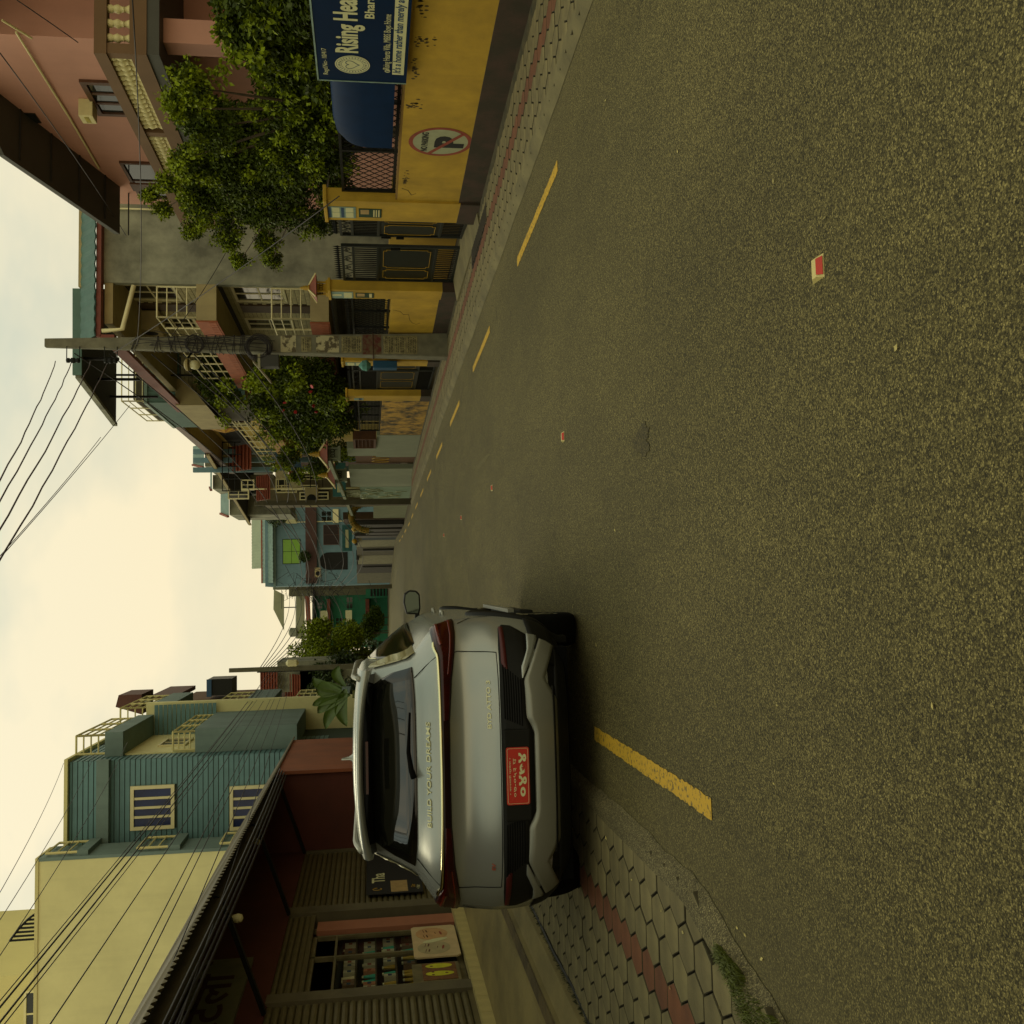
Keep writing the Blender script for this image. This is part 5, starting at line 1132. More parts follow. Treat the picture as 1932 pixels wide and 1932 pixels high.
# ------------------------------------------------------------------ green house and the roofs behind it
GY = 114.0
def g7(x0, x1, y0, y1, Y=GY): return RY(Y, x0, x1, y0, y1)
a, b_, z0, z1 = g7(590, 735, 1112, 1222)
h7 = thing('green_house', 'two storey green house with white grilled balconies at the end of the street', 'house', ((a+b_)/2, GY+4, -.5))
MB().box((a, GY, -.6), (b_, GY+8, z1)).build('wall', greenw, h7)
for (x0, x1) in ((618, 624), (690, 697)):
    a2, b2, z02, z12 = g7(x0, x1, 1130, 1205); MB().box((a2, GY-1.2, z02), (b2, GY, z12)).build('floor_band', mat('terracotta_band', (.20, .06, .03), .8), h7)
a2, b2, z02, z12 = g7(592, 600, 1112, 1225); MB().box((a2, GY-1.5, z12-.2), (b2, GY+1, z12)).build('roof', darkroof, h7)
for (x0, x1, y0, y1) in ((652, 667, 1125, 1150), (632, 648, 1164, 1182), (597, 610, 1135, 1150), (655, 668, 1165, 1185)):
    a2, b2, z02, z12 = g7(x0, x1, y0, y1); window(h7, 'Y', GY, a2, b2, z02, z12, greenw, glassd, 2, 1, t=.12)
for (x0, x1, y0, y1) in ((605, 618, 1153, 1180), (653, 666, 1178, 1190), (652, 664, 1152, 1172)):
    a2, b2, z02, z12 = g7(x0, x1, y0, y1, GY-1.2); fr = MB()
    for k in range(14): fr.box((a2+(b2-a2)*k/13-.04, GY-1.25, z02), (a2+(b2-a2)*k/13+.04, GY-1.2, z12))
    fr.box((a2, GY-1.27, z12-.08), (b2, GY-1.18, z12)).box((a2, GY-1.27, z02), (b2, GY-1.18, z02+.08)); fr.build('balcony_grille', whitef, h7)
gd = thing('garage_shutter', 'dark green shutter right of the green house at the end of the road', 'shutter', (0, GY, 0))
a2, b2, z02, z12 = g7(690, 738, 1096, 1128, GY-2); MB().box((a2, GY-2, z02), (b2, GY-.5, z12)).build('wall', greenw, gd); fr = MB()
for k in range(6): fr.box((a2+.2, GY-2.06, z02+.3+k*.35), (b2-.2, GY-2, z02+.5+k*.35))
fr.build('slat', darkin, gd)
bld = [(515, 560, 1100, 1112, 116, (.2, .22, .2), 'narrow pale house wall right behind the tangled pole'), (545, 600, 1090, 1125, 113, (.16, .15, .11), 'dull brown block between the blue and green houses')]
for (x0, x1, y0, y1, Y, col, lab) in bld:
    a, b_, z0, z1 = RY(Y, x0, x1, y0, y1); house('far_house', lab, a, b_, Y, Y+6, -.5, z1, mat('far_paint_%d' % y0, col, .85, .3, 2), 'house')
def roofq(pix, Y, dep, m, lab, m2=None, post=True):
    """corner pixels of a far sloping roof's front face"""
    P = [onY(x, y, Y) for x, y in pix]; t = thing('far_roof', lab, 'roof', P[0]); MB().prism(P, (0, dep, .3)).build('roof_sheet', m, t)
    if post:
        b = MB()
        for p in (P[0], P[-1]): b.bar((p.x+.2, p.y+.3, p.z-3), (p.x+.2, p.y+.3, p.z), .12)
        b.build('post', iron, t)
zn = mat('far_zinc', (.33, .34, .27), .5, .2, 1)
roofq([(517, 1112), (536, 1122), (536, 1190), (516, 1150)], 122, 3, zn, 'grey zinc roof with sagging edge high above the green house')
roofq([(559, 1120), (575, 1118), (575, 1205), (559, 1205)], 121, 3, zn, 'flat pale zinc roof strip above the green house')
roofq([(592, 1112), (598, 1112), (598, 1222), (592, 1222)], 119, 2, blueroof, 'thin pale roof edge just above the green house', post=False)
roofq([(578, 1112), (584, 1112), (588, 1208), (584, 1208)], 120, 1, tilered, 'thin red roof line between the zinc roofs', post=False)
tk = onY(553, 1193, 121); t = thing('water_tank', 'small round water tank between the far roofs', 'tank', tk); MB().lathe([(.1, -.5), (.5, -.4), (.55, .3), (.2, .5)], tk, 12).build('drum', conc, t); MB().bar(tk, (tk.x, tk.y, tk.z-2.5), .12).build('stand', iron, t)
# far people-height clutter: plants before the green house
for i, (x, y, Y, s, n_) in enumerate(((700, 1180, 110, 1.2, 2500), (712, 1165, 110, .9, 1500), (690, 1195, 109, 1.1, 1800), (668, 1192, 110, 1.0, 1200))):
    p = onY(x, y, Y); t = thing('bush', ['leafy bush left of the far shutter', 'small low bush by the far road', 'dark bush beneath the white grille', 'bush beside the far fence'][i], 'bush', (p.x, Y, G(Y)))
    MB().tube([(p.x, Y, G(Y)), p], .06, 6).build('stem', barkm, t); leaves('foliage', [(p, s*.8), (p+Vector((.7, 0, .2)), s*.6), (p+Vector((-.6, 0, -.2)), s*.6)], n_, .2, leafg, t)
# ------------------------------------------------------------------ left shop row
LX = -4.6
sr = thing('shop_row', 'dark maroon single storey shop row with corrugated awning on the left', 'shop', (-7, 10, .2))
zfl = .38
b = MB(); b.box((LX, -4, 2.72), (-10, 23, 4.15)).box((LX-1.6, -4, .1), (-10, 23, 2.72)); b.build('wall', rustd, sr)
MB().box((-3.16, 18.98, .1), (LX-1.6, 19.06, 3.25)).build('side_room_wall', rustd, sr)
MB().prism([(-3.16, 18.98, 3.25), (LX, 18.98, 3.25), (LX, 18.98, 3.95)], (0, .08, 0)).build('side_room_wall', rustd, sr)
for y0, y1 in ((12.08, 12.34), (15.3, 15.62), (8.6, 8.8), (5.0, 5.2), (1.4, 1.6), (18.9, 18.97)): MB().box((LX+.02, y0, zfl), (LX-.3, y1, 2.74)).build('post', mat('grey_post', (.17, .15, .105), .7, .3, 3), sr)
MB().box((LX+.045, -4, .12), (LX-1.6, 18.97, zfl-.005)).build('plinth', mortar, sr)
tl = MB().box((LX+.06, 0, .16), (LX-.05, .44, zfl)).mesh('tile', tile_w)
for i in range(51): put('tile', tl, sr, loc=(0, -3.9+i*.446, 0))
MB().box((-3.14, 18.9, .0), (-3.2, 22.9, 3.22)).build('side_room_sheet', rust, sr); MB().box((-3.2, 22.85, .0), (-10, 22.9, 3.2)).build('end_wall', rust, sr)
def shutter_d(y0, y1, z0, z1, label, x=LX-.05):
    t = thing('roller_shutter', label, 'shutter', (x, (y0+y1)/2, z0))
    h = .085; n = int((z1-z0)/h); me = MB()
    pr = [(0, 0), (.022, .012), (.03, .04), (.022, .07), (0, .078)]
    me.prism([(p[0], 0, p[1]) for p in pr], (0, y1-y0, 0)); me = me.mesh('slat', shutter)
    for i in range(n): put('slat', me, t, loc=(x, y0, z0+.06+i*h))
    MB().box((x-.03, y0, z0), (x+.04, y1, z0+.06)).box((x-.03, y0, z0+.06), (x-.01, y1, z1)).build('bottom_rail', shutter, t); return t
shutter_d(8.8, 12.08, zfl, 2.72, 'closed steel roller shutter nearest the camera, left of the product shelves')
shutter_d(5.2, 8.6, zfl, 2.72, 'closed steel roller shutter at the left edge of the frame')
shutter_d(12.34, 15.3, 2.34, 2.72, 'half raised roller shutter over the lit shop window')
s3 = shutter_d(15.62, 18.9, zfl, 2.72, 'steel roller shutter behind the car with the black poster on it')
# black poster with picture on the third shutter
pp = thing('black_poster', 'black salon banner with a hair picture hanging on the shutter behind the car', 'poster', (LX, 16.4, 1.3))
ax = LX+.035; ya, yb = 15.95, 18.6; za_, zb_ = .75, 1.62
MB().box((ax-.01, ya, za_), (ax, yb, zb_)).build('sheet', printk, pp)
text('lettering', 'Tha', .36, (ax+.002, 16.55, 1.33), FACE_PX, printw, pp, .0005, bold=.006, height=.21)
MB().box((ax, 16.02, .98), (ax+.003, 16.62, 1.24)).build('picture', skin, pp)
text('lettering', 'Our', .1, (ax+.002, 16.2, .86), FACE_PX, gold, pp, .0005)
text('lettering', '• Hair', .09, (ax+.002, 16.1, .79), FACE_PX, printw, pp, .0005)
em = MB(); em.tube([(ax+.003, 16.2+.06*math.cos(a), 1.45+.07*math.sin(a)) for a in [k*.7 for k in range(9)]], .006, 4); em.build('emblem', gold, pp)
# glazed shop front
sf = thing('shop_window', 'aluminium framed shop window with shelves of creams and boxes behind glass', 'window', (LX-.2, 13.8, zfl))
fx = LX-.12; b = MB(); zt = 2.34; m1, m2, m3 = onX(720, 1803, LX-.12).y, onX(720, 1750, LX-.12).y, 14.62
for y in (12.36, m1, m2, m3-.07): b.box((fx-.03, y, zfl), (fx+.03, y+.045, zt))
b.box((fx-.03, 12.36, zfl), (fx+.03, 14.6, zfl+.08)).box((fx-.03, 12.36, zt-.06), (fx+.03, 14.6, zt)).box((fx-.025, 12.36, 2.0), (fx+.025, 14.6, 2.03))
b.build('frame', steel, sf)
for y0, y1 in ((12.4, m1), (m1+.045, m2), (m2+.045, 14.55)): MB().box((fx-.006, y0, zfl+.08), (fx+.0, y1, 2.0)).build('pane', mat('shop_glass', (.04, .04, .03), .03, 0, 1, bump=0, spec=.4, alpha=.12), sf)
MB().box((LX-.05, 14.68, zfl), (LX-.12, 15.08, 2.3)).build('pink_board', mat('pink_board', (.42, .19, .14), .6, .15, 3), sf)
MB().box((LX-1.55, 12.3, zfl), (LX-1.5, 15.3, 2.7)).build('back_panel', mat('shop_back', (.07, .03, .02), .9), sf)
MB().box((LX-.3, m2+.08, .9), (LX-.35, 14.5, 1.95)).build('red_curtain', mat('dark_red', (.12, .02, .015), .8), sf)
sl = MB()
for z in (.96, 1.22, 1.48, 1.74): sl.box((LX-.42, 12.45, z), (LX-.2, m2, z+.02))
sl.build('shelf', mat('shelf_board', (.12, .09, .05), .7), sf)
pc_ = {'cream jar': (.75, .7, .5), 'teal tube': (.05, .5, .42), 'yellow tube': (.55, .4, .05), 'white carton': (.6, .6, .5), 'brown carton': (.25, .17, .12), 'pink carton': (.55, .28, .18)}
def product(kind, y, z, k):
    x = LX-.30; nm = kind.replace(' ', '_'); m_ = mat('pack_'+nm, pc_[kind], .5, .15, 20, bump=0)
    if 'tube' in kind or 'jar' in kind:
        t = thing(nm, {'cream jar': 'stubby cream jar on the shop shelf', 'teal tube': 'teal tube of cream standing on the shop shelf', 'yellow tube': 'yellow tube standing on the shop shelf'}[kind], 'tube' if 'tube' in kind else 'jar', (x, y, z), 'toiletries on the shop shelves')
        MB().lathe([(.03, 0), (.032, .02), (.022, .10), (.018, .15)], (x, y, z), 8).build('body', m_, t); MB().lathe([(.02, .15), (.02, .17)], (x, y, z), 8).build('cap', printw, t)
    else:
        t = thing(nm, kind+' standing on the shop shelf', 'carton', (x, y, z), 'toiletries on the shop shelves'); MB().box((x-.05, y-.045, z), (x+.05, y+.045, z+.15)).build('body', m_, t); MB().box((x+.05, y-.03, z+.05), (x+.052, y+.03, z+.1)).build('print_block', printb if k % 2 else printr, t)
rs = random.Random(8); k = 0
for z in (.98, 1.24, 1.50, 1.76):
    y = 12.52
    while y < m2-.08:
        kd = rs.choice({.98: ['brown carton', 'yellow tube', 'teal tube'], 1.24: ['yellow tube', 'teal tube', 'white carton'], 1.50: ['teal tube', 'white carton', 'pink carton'], 1.76: ['cream jar', 'white carton', 'brown carton']}[z])
        if not m1-.05 < y < m1+.06: product(kd, y, z, k)
        k += 1; y += rs.choice((.1, .105, .12, .17))
# posters at the foot of the window
def fpost(x0, x1, y0, y1): return RX(LX+.02, x0, x1, y0, y1)
a, b_, z0, z1 = fpost(778, 864, 1748, 1806); P = thing('face_poster', 'beauty poster of two pale faces leaning at the foot of the shop window', 'poster', (LX, (a+b_)/2, z0)); c = .04
MB().prism([(LX+.01, a+c, z0), (LX+.01, b_-c, z0), (LX+.01, b_, z0+c), (LX+.01, b_, z1-c), (LX+.01, b_-c, z1), (LX+.01, a+c, z1), (LX+.01, a, z1-c), (LX+.01, a, z0+c)], (.02, 0, 0)).build('sheet', mat('poster_skin_pale', (.62, .5, .36), .7, .15, 6, bump=0), P)
def blob(cy, cz, ry, rz, m_, nm, off, rot=0, par=P):
    MB().prism([(LX+.03+off, cy+ry*math.cos(t_)*math.cos(rot)-rz*math.sin(t_)*math.sin(rot), cz+ry*math.cos(t_)*math.sin(rot)+rz*math.sin(t_)*math.cos(rot)) for t_ in [k*math.pi/12 for k in range(24)]], (.0015, 0, 0)).build(nm, m_, par)
W_, Hh = b_-a, z1-z0; hair = mat('poster_hair', (.18, .08, .04), .8, .3, 12, bump=0); skl = mat('poster_face', (.60, .38, .22), .7, .2, 10, bump=0)
for (cy, rot, m1) in ((b_-W_*.27, .15, skl), (a+W_*.27, -.15, mat('poster_face_grey', (.48, .42, .30), .7, .2, 10, bump=0))):
    blob(cy, z0+Hh*.55, W_*.2, Hh*.36, m1, 'printed_face', .002, rot)
    for s in (-1, 1): blob(cy+s*W_*.085, z0+Hh*.66, W_*.045, Hh*.018, hair, 'printed_eye', .004, rot); blob(cy+s*W_*.085, z0+Hh*.73, W_*.055, Hh*.008, hair, 'printed_brow', .004, rot)
    blob(cy, z0+Hh*.35, W_*.06, Hh*.025, printr, 'printed_lips', .004, rot); blob(cy+W_*.01, z0+Hh*.47, W_*.03, Hh*.01, hair, 'printed_nose', .004, rot)
blob(a+W_*.5, z0+Hh*.5, W_*.05, Hh*.3, printw, 'printed_veil', .0035, .4)
a, b_, z0, z1 = fpost(797, 862, 1815, 1846); P = thing('yellow_poster', 'yellow and brown poster of a painted face beside the beauty poster', 'poster', (LX, a, z0))
MB().box((LX-.02, a-.04, z0-.04), (LX+.005, b_+.03, z1+.12)).build('frame', steel, P)
MB().box((LX+.005, a, z0), (LX+.012, b_, z1)).build('sheet', mat('poster_brown', (.25, .12, .04), .7, .5, 20, bump=0), P)
yel = mat('poster_yellow', (.62, .62, .04), .7, .2, 10, bump=0); W_, Hh = b_-a, z1-z0
for cy, rz in ((a+W_*.35, .42), (a+W_*.82, .4)): MB().prism([(LX+.0125, cy+W_*.14*math.cos(t_), z0+Hh*.5+Hh*rz*math.sin(t_)) for t_ in [k*math.pi/10 for k in range(20)]], (.001, 0, 0)).build('printed_face', yel, P)
b = MB()
for cz, cy in ((.7, .28), (.7, .44), (.3, .35), (.72, .8)): b.prism([(LX+.014, a+W_*cy+.018*math.cos(t_), z0+Hh*cz+.02*math.sin(t_)) for t_ in [k*math.pi/5 for k in range(10)]], (.001, 0, 0))
b.build('printed_features', hair, P)
# sign over the shutters (Devanagari lettering)
sn = thing('shop_sign', 'dull grey shop sign with dark red Devanagari lettering under the awning', 'sign', (LX+.06, 10.5, 3))
a, b_, z0, z1 = 7.0, onX(470, 1806, LX+.06).y, onX(476, 1812, LX+.06).z, onX(476, 1812, LX+.06).z+.62
MB().box((LX+.002, a, z0), (LX+.06, b_, z1)).build('board', mat('sign_grey', (.20, .20, .14), .6, .3, 3), sn)
mred = mat('sign_red', (.07, .012, .01), .7, .2, 6, bump=0)
o = text('lettering', 'रबरटेलि', .5, (LX+.062, b_-.05-3.3, z0+.16), FACE_PX, mred, sn, .001, width=3.3, bold=.008, height=.5)
# corrugated awning
ae = -3.1; zae = 3.20; P = []; n = 1680
for i in range(n+1):
    y = -4+27.2*i/n; w_ = .02*math.sin(2*math.pi*y/.13)
    for x, z in ((ae, zae), (LX-.6, 4.5)): P.append((x, y, z+w_))
aw = thing('corrugated_awning', 'long rusty corrugated zinc awning over the shop shutters', 'awning', (-3.8, 10, 3.2))
b = MB(); b.grid(P, n+1, 2); b.build('corrugated_sheet', corr, aw)
b = MB(); b.bar((ae+.12-.35, -4, zae+.02), (ae-.23, 23, zae+.02), .12, .16); b.bar((ae-.75, -4, zae+.42), (ae-.75, 23, zae+.42), .06, .06); b.build('edge_beam', mat('old_beam', (.10, .085, .055), .8, .3, 4), aw)
for y in (-1, 2, 5, 8.2, 11.7, 15.2, 18.7, 22): MB().bar((ae-.2, y, zae-.05), (LX+.02, y+.1, 2.72), .07, .05).bar((ae-.15, y, zae), (LX, y, 4.05), .06, .06).build('strut', iron, aw)
for i, (x, y, X) in enumerate(((485, 1588, -3.62), (444, 1733, -3.62))):
    p = onX(x, y, X); t = thing('bulb', ['white lamp bulb under the far part of the awning', 'white lamp bulb under the near part of the awning'][i], 'bulb', p)
    MB().lathe([(.001, -.09), (.04, -.075), (.055, -.03), (.045, .01), (.025, .05), (.02, .075)], p, 12).build('glass_bulb', mat('bulb_white', (.7, .66, .48), .4, .1, 5, bump=0), t, smooth=True)
    MB().lathe([(.022, .075), (.022, .12)], p, 8).build('socket', iron, t); MB().tube([p+Vector((0, 0, .1)), (p.x-.05, p.y+.1, zae+.35)], .006, 5).build('flex', cable_m, t)
# ------------------------------------------------------------------ teal and cream apartment building
TY = 28.6
tx1 = onY(300, 1431, TY).x; tx0 = onY(300, 1606, TY).x; tz = onY(128, 1500, TY).z
tb_ = thing('teal_building', 'teal clapboard apartment block with white framed windows and stacked balconies', 'building', (-8, 36, 0))
MB().box((tx0-.3, TY, 0), (tx1, TY+14, tz)).build('wall', teal_dark, tb_)
wins = []
for (x0, x1) in ((247, 330), (434, 518), (621, 705)):
    a, b_, z0, z1 = RY(TY, x0, x1, 1481, 1564); wins.append((a, b_, z0, z1)); window(tb_, 'Y', TY-.02, a, b_, z0, z1, whitef, glassb, 4, 0, t=.09, d=.07)
zband0, zband1 = onY(209, 1500, TY).z, onY(186, 1500, TY).z
planks(tb_, 'Y', TY, tx0-.25, tx1, 2.8, zband0, .135, teal, skip=wins)
planks(tb_, 'Y', TY, tx0-.25, tx1, zband1, tz-.05, .135, teal)
planks(tb_, 'X', tx1, TY, TY+3.0, 2.8, tz-.05, .135, teal, out=1)
MB().box((tx0-.3, TY-.25, zband0), (tx1+.05, TY, zband1)).build('concrete_band', bluegrey, tb_)
MB().box((tx0-.4, TY-.12, tz-.02), (tx1+.1, TY+14, tz+.07)).build('roof_edge', cream2, tb_)
# street side balconies
bx0, bx1 = tx1, onY(360, 1375, TY+.6).x
Yb = TY+.6
def zz(x, Y=Yb): return onY(x, 1395, Y).z
for (xa_, xb_, nm) in ((275, 330+10, 'solid'),):
    pass
blocks = [(zz(366), zz(325)+0, None)]
for (pt, pb, rt_) in ((198, 232, 142), (368, 560, 325)):
    z1, z0 = zz(pt), zz(pb)
    MB().box((bx0+.02, Yb, z0), (bx1, Yb+4.0, z1)).build('balcony', bluegrey, tb_)
    railing(tb_, [(bx0+.1, Yb+.1), (bx1-.08, Yb+.1), (bx1-.08, Yb+3.9)], z1, zz(rt_), cream2, 4, 1.1, .03)
planks(tb_, 'Y', Yb+3.9, bx0, bx1+.3, zz(368), zz(232), .135, teal)
MB().box((bx0, Yb+.2, zz(368)), (bx0+.05, Yb+3.9, zz(232))).build('balcony_wall', cream, tb_)
window(tb_, 'X', bx0+.06, Yb+1.2, Yb+2.6, zz(335), zz(280), whitef, glassd, 2, 0, out=1)
# second bay farther on
Y2 = Yb+6.0
MB().box((tx1-.5, TY+4.7, 0), (bx1+.35, TY+5.0, tz-1)).build('divider_wall', cream, tb_)
for (pt, pb) in ((300, 340), (470, 520), (610, 660)):
    z1, z0 = onY(pt, 1355, Y2).z, onY(pb, 1355, Y2).z
    MB().box((bx0, Y2-1.5, z0), (bx1+.25, Y2+2.5, z1)).build('balcony', bluegrey, tb_); railing(tb_, [(bx0+.1, Y2-1.4), (bx1+.17, Y2-1.4), (bx1+.17, Y2+2.4)], z1, z1+.9, cream2, 4, 1.1, .03)
# cream party wall block, nearer
CY = 27.0; cx1 = onY(300, 1606, CY).x; cz = onY(70, 1700, CY).z
cb = thing('cream_building', 'large blank cream walled building rising over the awning at the left', 'building', (-12, 30, 0))
MB().box((-30, CY, 0), (cx1-.08, CY+1.1, cz)).box((-30, CY+1.1, 0), (tx0-.31, CY+9, cz)).build('wall', cream, cb)
MB().box((cx1-.08, CY-.02, 0), (cx1, CY+1.2, cz)).build('corner_strip', bluegrey, cb)
MB().box((-30, CY-.03, cz-.03), (cx1, CY+1.15, cz+.05)).build('coping', cream2, cb)
for (pt, pb) in ((112, 140), (215, 250)):
    pass
Yc = (CY+TY)/2
for (pt, pb) in ((165, 185), (330, 352), (480, 515)):
    z1, z0 = onY(pt, 1600, CY+1).z, onY(pb, 1600, CY+1).z
    MB().box((cx1, CY+.05, z0), (cx1+.12, TY-.27, z1)).build('side_balcony', bluegrey, cb)
    railing(cb, [(cx1+.08, CY+.1), (cx1+.08, TY-.4)], z1, z1+.75, cream2, 3, 1.2, .03)
# penthouse
zx = onY(0, 1850, CY+1).z
ux0 = onY(35, 1840, CY+2).x
MB().box((-30, CY+2, cz), (ux0, CY+8, cz+4.5)).build('penthouse_wall', cream2, cb)
window(cb, 'Y', CY+2, ux0-1.6, ux0-.4, cz+.1, cz+.9, whitef, glassd, 2, 0)
lb_ = MB()
p0 = onY(68, 1720, CY+.5); p1 = onY(20, 1775, CY+.5)
for i in range(8): 
    k = i/7; x = p0.x+(p1.x-p0.x)*k; zt_ = cz+.02+(p1.z-cz)*(k**.6); lb_.tube([(x, CY+.5, cz), (x, CY+.5, zt_)], .03, 5)
lb_.tube([(p0.x+(p1.x-p0.x)*k, CY+.5, cz+.02+(p1.z-cz)*(k**.6)) for k in [j/10 for j in range(11)]], .03, 5); lb_.build('stair_railing', iron, cb)
# brown house and small roofs behind the teal block
BY2 = 52
for (x0, x1, y0, y1, Y, m_, lab, nm) in ((340, 640, 1316, 1345, 56, mat('brown_wall2', (.16, .085, .05), .85, .25, 2), 'brown plastered building wall just beyond the teal block', 'far_building'),
        (283, 335, 1312, 1320, 50, maroon, 'reddish rooftop box on brackets above the teal block', 'rooftop_box')):
    a, b_, z0, z1 = RY(Y, x0, x1, y0, y1); house(nm, lab, a, b_, Y, Y+5, z0 if nm != 'far_building' else -.4, z1, m_)
a, b_, z0, z1 = RY(38, 218, 267, 1311, 1349); t = thing('rooftop_canopy', 'small dark red canopy on a bracket at the roof of the teal block', 'canopy', (a, 38, z0))
MB().prism([(a, 38, z0), (a+.3, 38, z1), (b_, 38, z1-.1), (b_, 38, z0)], (0, 2, 0)).build('sheet', maroon, t); MB().bar((b_-.2, 38, z0), (b_-.6, 38, z0-1.2), .06).build('bracket', conc, t)
a, b_, z0, z1 = RY(56, 392, 438, 1281, 1312); t = thing('water_tank', 'dark rooftop tank with blue edge on the brown building', 'tank', (a, 56, z0)); MB().box((a, 56, z0), (b_, 58, z1)).build('body', iron, t); MB().box((a-.05, 55.9, z1-.2), (b_, 56, z1+.05)).build('rim', printb, t)
for (x0, x1, y0, y1, lab) in ((487, 522, 1287, 1316, 'small red tiled gable roof above the banana plant'), (535, 565, 1295, 1320, 'brown tiled roof end beside the banana plant')):
    a, b_, z0, z1 = RY(54, x0, x1, y0, y1); t = thing('tiled_roof_house', lab, 'house', (a, 54, z0)); MB().box((a+.2, 54.4, z0-3), (b_+1, 58, z0)).build('wall', conc, t); awning(t, a, b_+.6, 55, z0, z1, 1.2)
# ------------------------------------------------------------------ far left pole, trees, banana
pX = -3.4; pY = abs(onX(660, 1257, pX).y); 
fp = pole(pX, pY, onX(447, 1257, pX).z, .26, .2, 'slim grey utility pole on the left beyond the car', mat('pole_grey', (.16, .15, .12), .85))
MB().lathe([(.05, -.3), (.16, -.2), (.17, .2), (.06, .3)], (pX+.25, pY-.1, 5.2), 10, 'z').build('lamp_head', whitef, fp)
fp2 = thing('flag_mast', 'thin short mast beside the slim left pole', 'mast', (pX-.5, pY+1, 0)); MB().tube([(onY(485, 1268, pY).x, pY, 3.5), (onY(485, 1268, pY).x, pY, onY(485, 1268, pY).z)], .04, 6).build('mast', iron, fp2)
tree('street_tree', 'yellow green street tree left of the green house, behind the car roof', (onY(640, 1240, 62).x, 62, -.4), onY(622, 1238, 62), (1.9, 2.0, 2.1), 26, 16000, .16, leaft, cr=.75, seed=3)
tree('street_tree', 'smaller darker tree between the slim pole and the banana plant', (onY(640, 1285, 55).x, 55, -.4), onY(628, 1285, 55), (1.3, 1.5, 1.6), 18, 8000, .15, leafd, cr=.6, seed=6)
tree('street_tree', 'low dark bushy tree far left, showing beneath the teal block', (onY(640, 1340, 44).x, 44, -.4), onY(645, 1345, 44), (1.2, 1.2, 1.2), 14, 6000, .14, leafd, cr=.5, seed=8)
bn = thing('banana_plant', 'banana plant with broad drooping leaves above the rust coloured wall', 'plant', (onY(700, 1310, 27).x, 27, 0))
banm = mat('banana_leaf', (.10, .17, .03), .45, .3, 3, bump=.1)
bp_ = onY(665, 1310, 27); MB().tube([(bp_.x, 27, -.2), bp_], [.14, .1], 8).build('trunk', mat('banana_stem', (.16, .17, .05), .7), bn)
def bleaf(a, tip, w_, dr=.5):
    a = Vector(a); tip = Vector(tip); P = []; n = 12; d = (tip-a); s = d.cross(Vector((0, 1, 0))).normalized(); 
    for i in range(n+1):
        k = i/n; c = a+d*k+Vector((0, 0, dr*math.sin(math.pi*k*.8)*.5)); ww = .68*w_*math.sin(math.pi*min(k*.95+.05, 1))**.7
        for j in (-1, -.5, 0, .5, 1): P.append(c+s*ww*j+Vector((0, -.05*abs(j), -.25*ww*abs(j))))
    b = MB(); b.grid(P, n+1, 5); b.build('leaf', banm, bn, smooth=True)
for (x0, y0, x1, y1, w_) in ((645, 1305, 600, 1280, .2), (655, 1310, 610, 1345, .22), (650, 1300, 665, 1370, .25), (645, 1300, 607, 1300, .3), (655, 1310, 625, 1375, .22), (650, 1295, 650, 1255, .2), (660, 1310, 600, 1330, .18)):
    bleaf(onY(x0, y0, 27), onY(x1, y1, 27), w_)
# ------------------------------------------------------------------ cables on the left
nm = 'cables along the left side of the street'
for (a_, b_, z_, Y_, c_, lab) in ((-8.2, -4.8, 2.6, 84, (.05, .05, .03), 'dark low house wall glimpsed behind the street trees'), (-16, -8.4, 4.6, 78, (.09, .08, .05), 'dull brown far house hidden behind the car and trees'), (-30, -10, 5.2, 60, (.07, .07, .04), 'dark building mass beyond the banana plant')):
    house('far_house', lab, a_, b_, Y_, Y_+6, -.6, z_, mat('far_dark_%d' % Y_, c_, .9, .3, 2), 'house')
fw_ = thing('hedge_trees', 'dark mass of distant trees behind the left side houses', 'trees', (-8, 76, 0)); fw_['kind'] = 'stuff'
leaves('foliage', [((-4.8-1.1*i, 76-.8*(i % 3), 1.2+1.2*(i % 2)), 1.5) for i in range(9)], 9000, .3, leafd, fw_)
far = [onX(500, 1258, -3.3)+Vector((0, 0, -.12*i)) for i in range(12)]
nears = [(0, 1665), (0, 1712), (0, 1770), (0, 1862), (0, 1868), (0, 1900), (0, 1906), (60, 1932), (180, 1932), (195, 1932), (245, 1932), (300, 1932)]
xs = [-3.9, -3.85, -3.6, -3.3, -3.3, -3.3, -3.2, -3.3, -3.2, -3.2, -3.15, -3.1]
for i, (p, X) in enumerate(zip(nears, xs)):
    N_ = onX(p[0], p[1], X); F_ = far[i] if i > 2 else onX(120+60*i, 1440-20*i, X)
    D = N_+(N_-F_)*.35
    cable(F_, D, .10+.03*(i % 4), .009 if i in (3, 5) else .006 if i > 6 else .005, od[i]+' dark cable of the bundle sweeping over the awning towards the slim left pole' if i > 2 else ['uppermost thin wire over the cream building', 'second thin wire over the cream building', 'third thin wire over the cream building'][i], nm if i > 2 else None, n=24)
for i in range(4):
    cable((ae+.03-.04*i, 18.8, zae-.06-.035*i), (ae+.03-.02*i, -2, zae-.05-.03*i), .12, .012, od[i]+' dark cable fixed along the front edge of the awning', 'cables fixed to the awning edge', n=30)
for i in range(6):
    cable(far[i]+Vector((0, 0, .2)), onY(545+i*8, 1120, 95), .5+.2*i, .018, od[i]+' thin cable from the slim left pole across the sky to the far houses', 'far cables left of the green house')
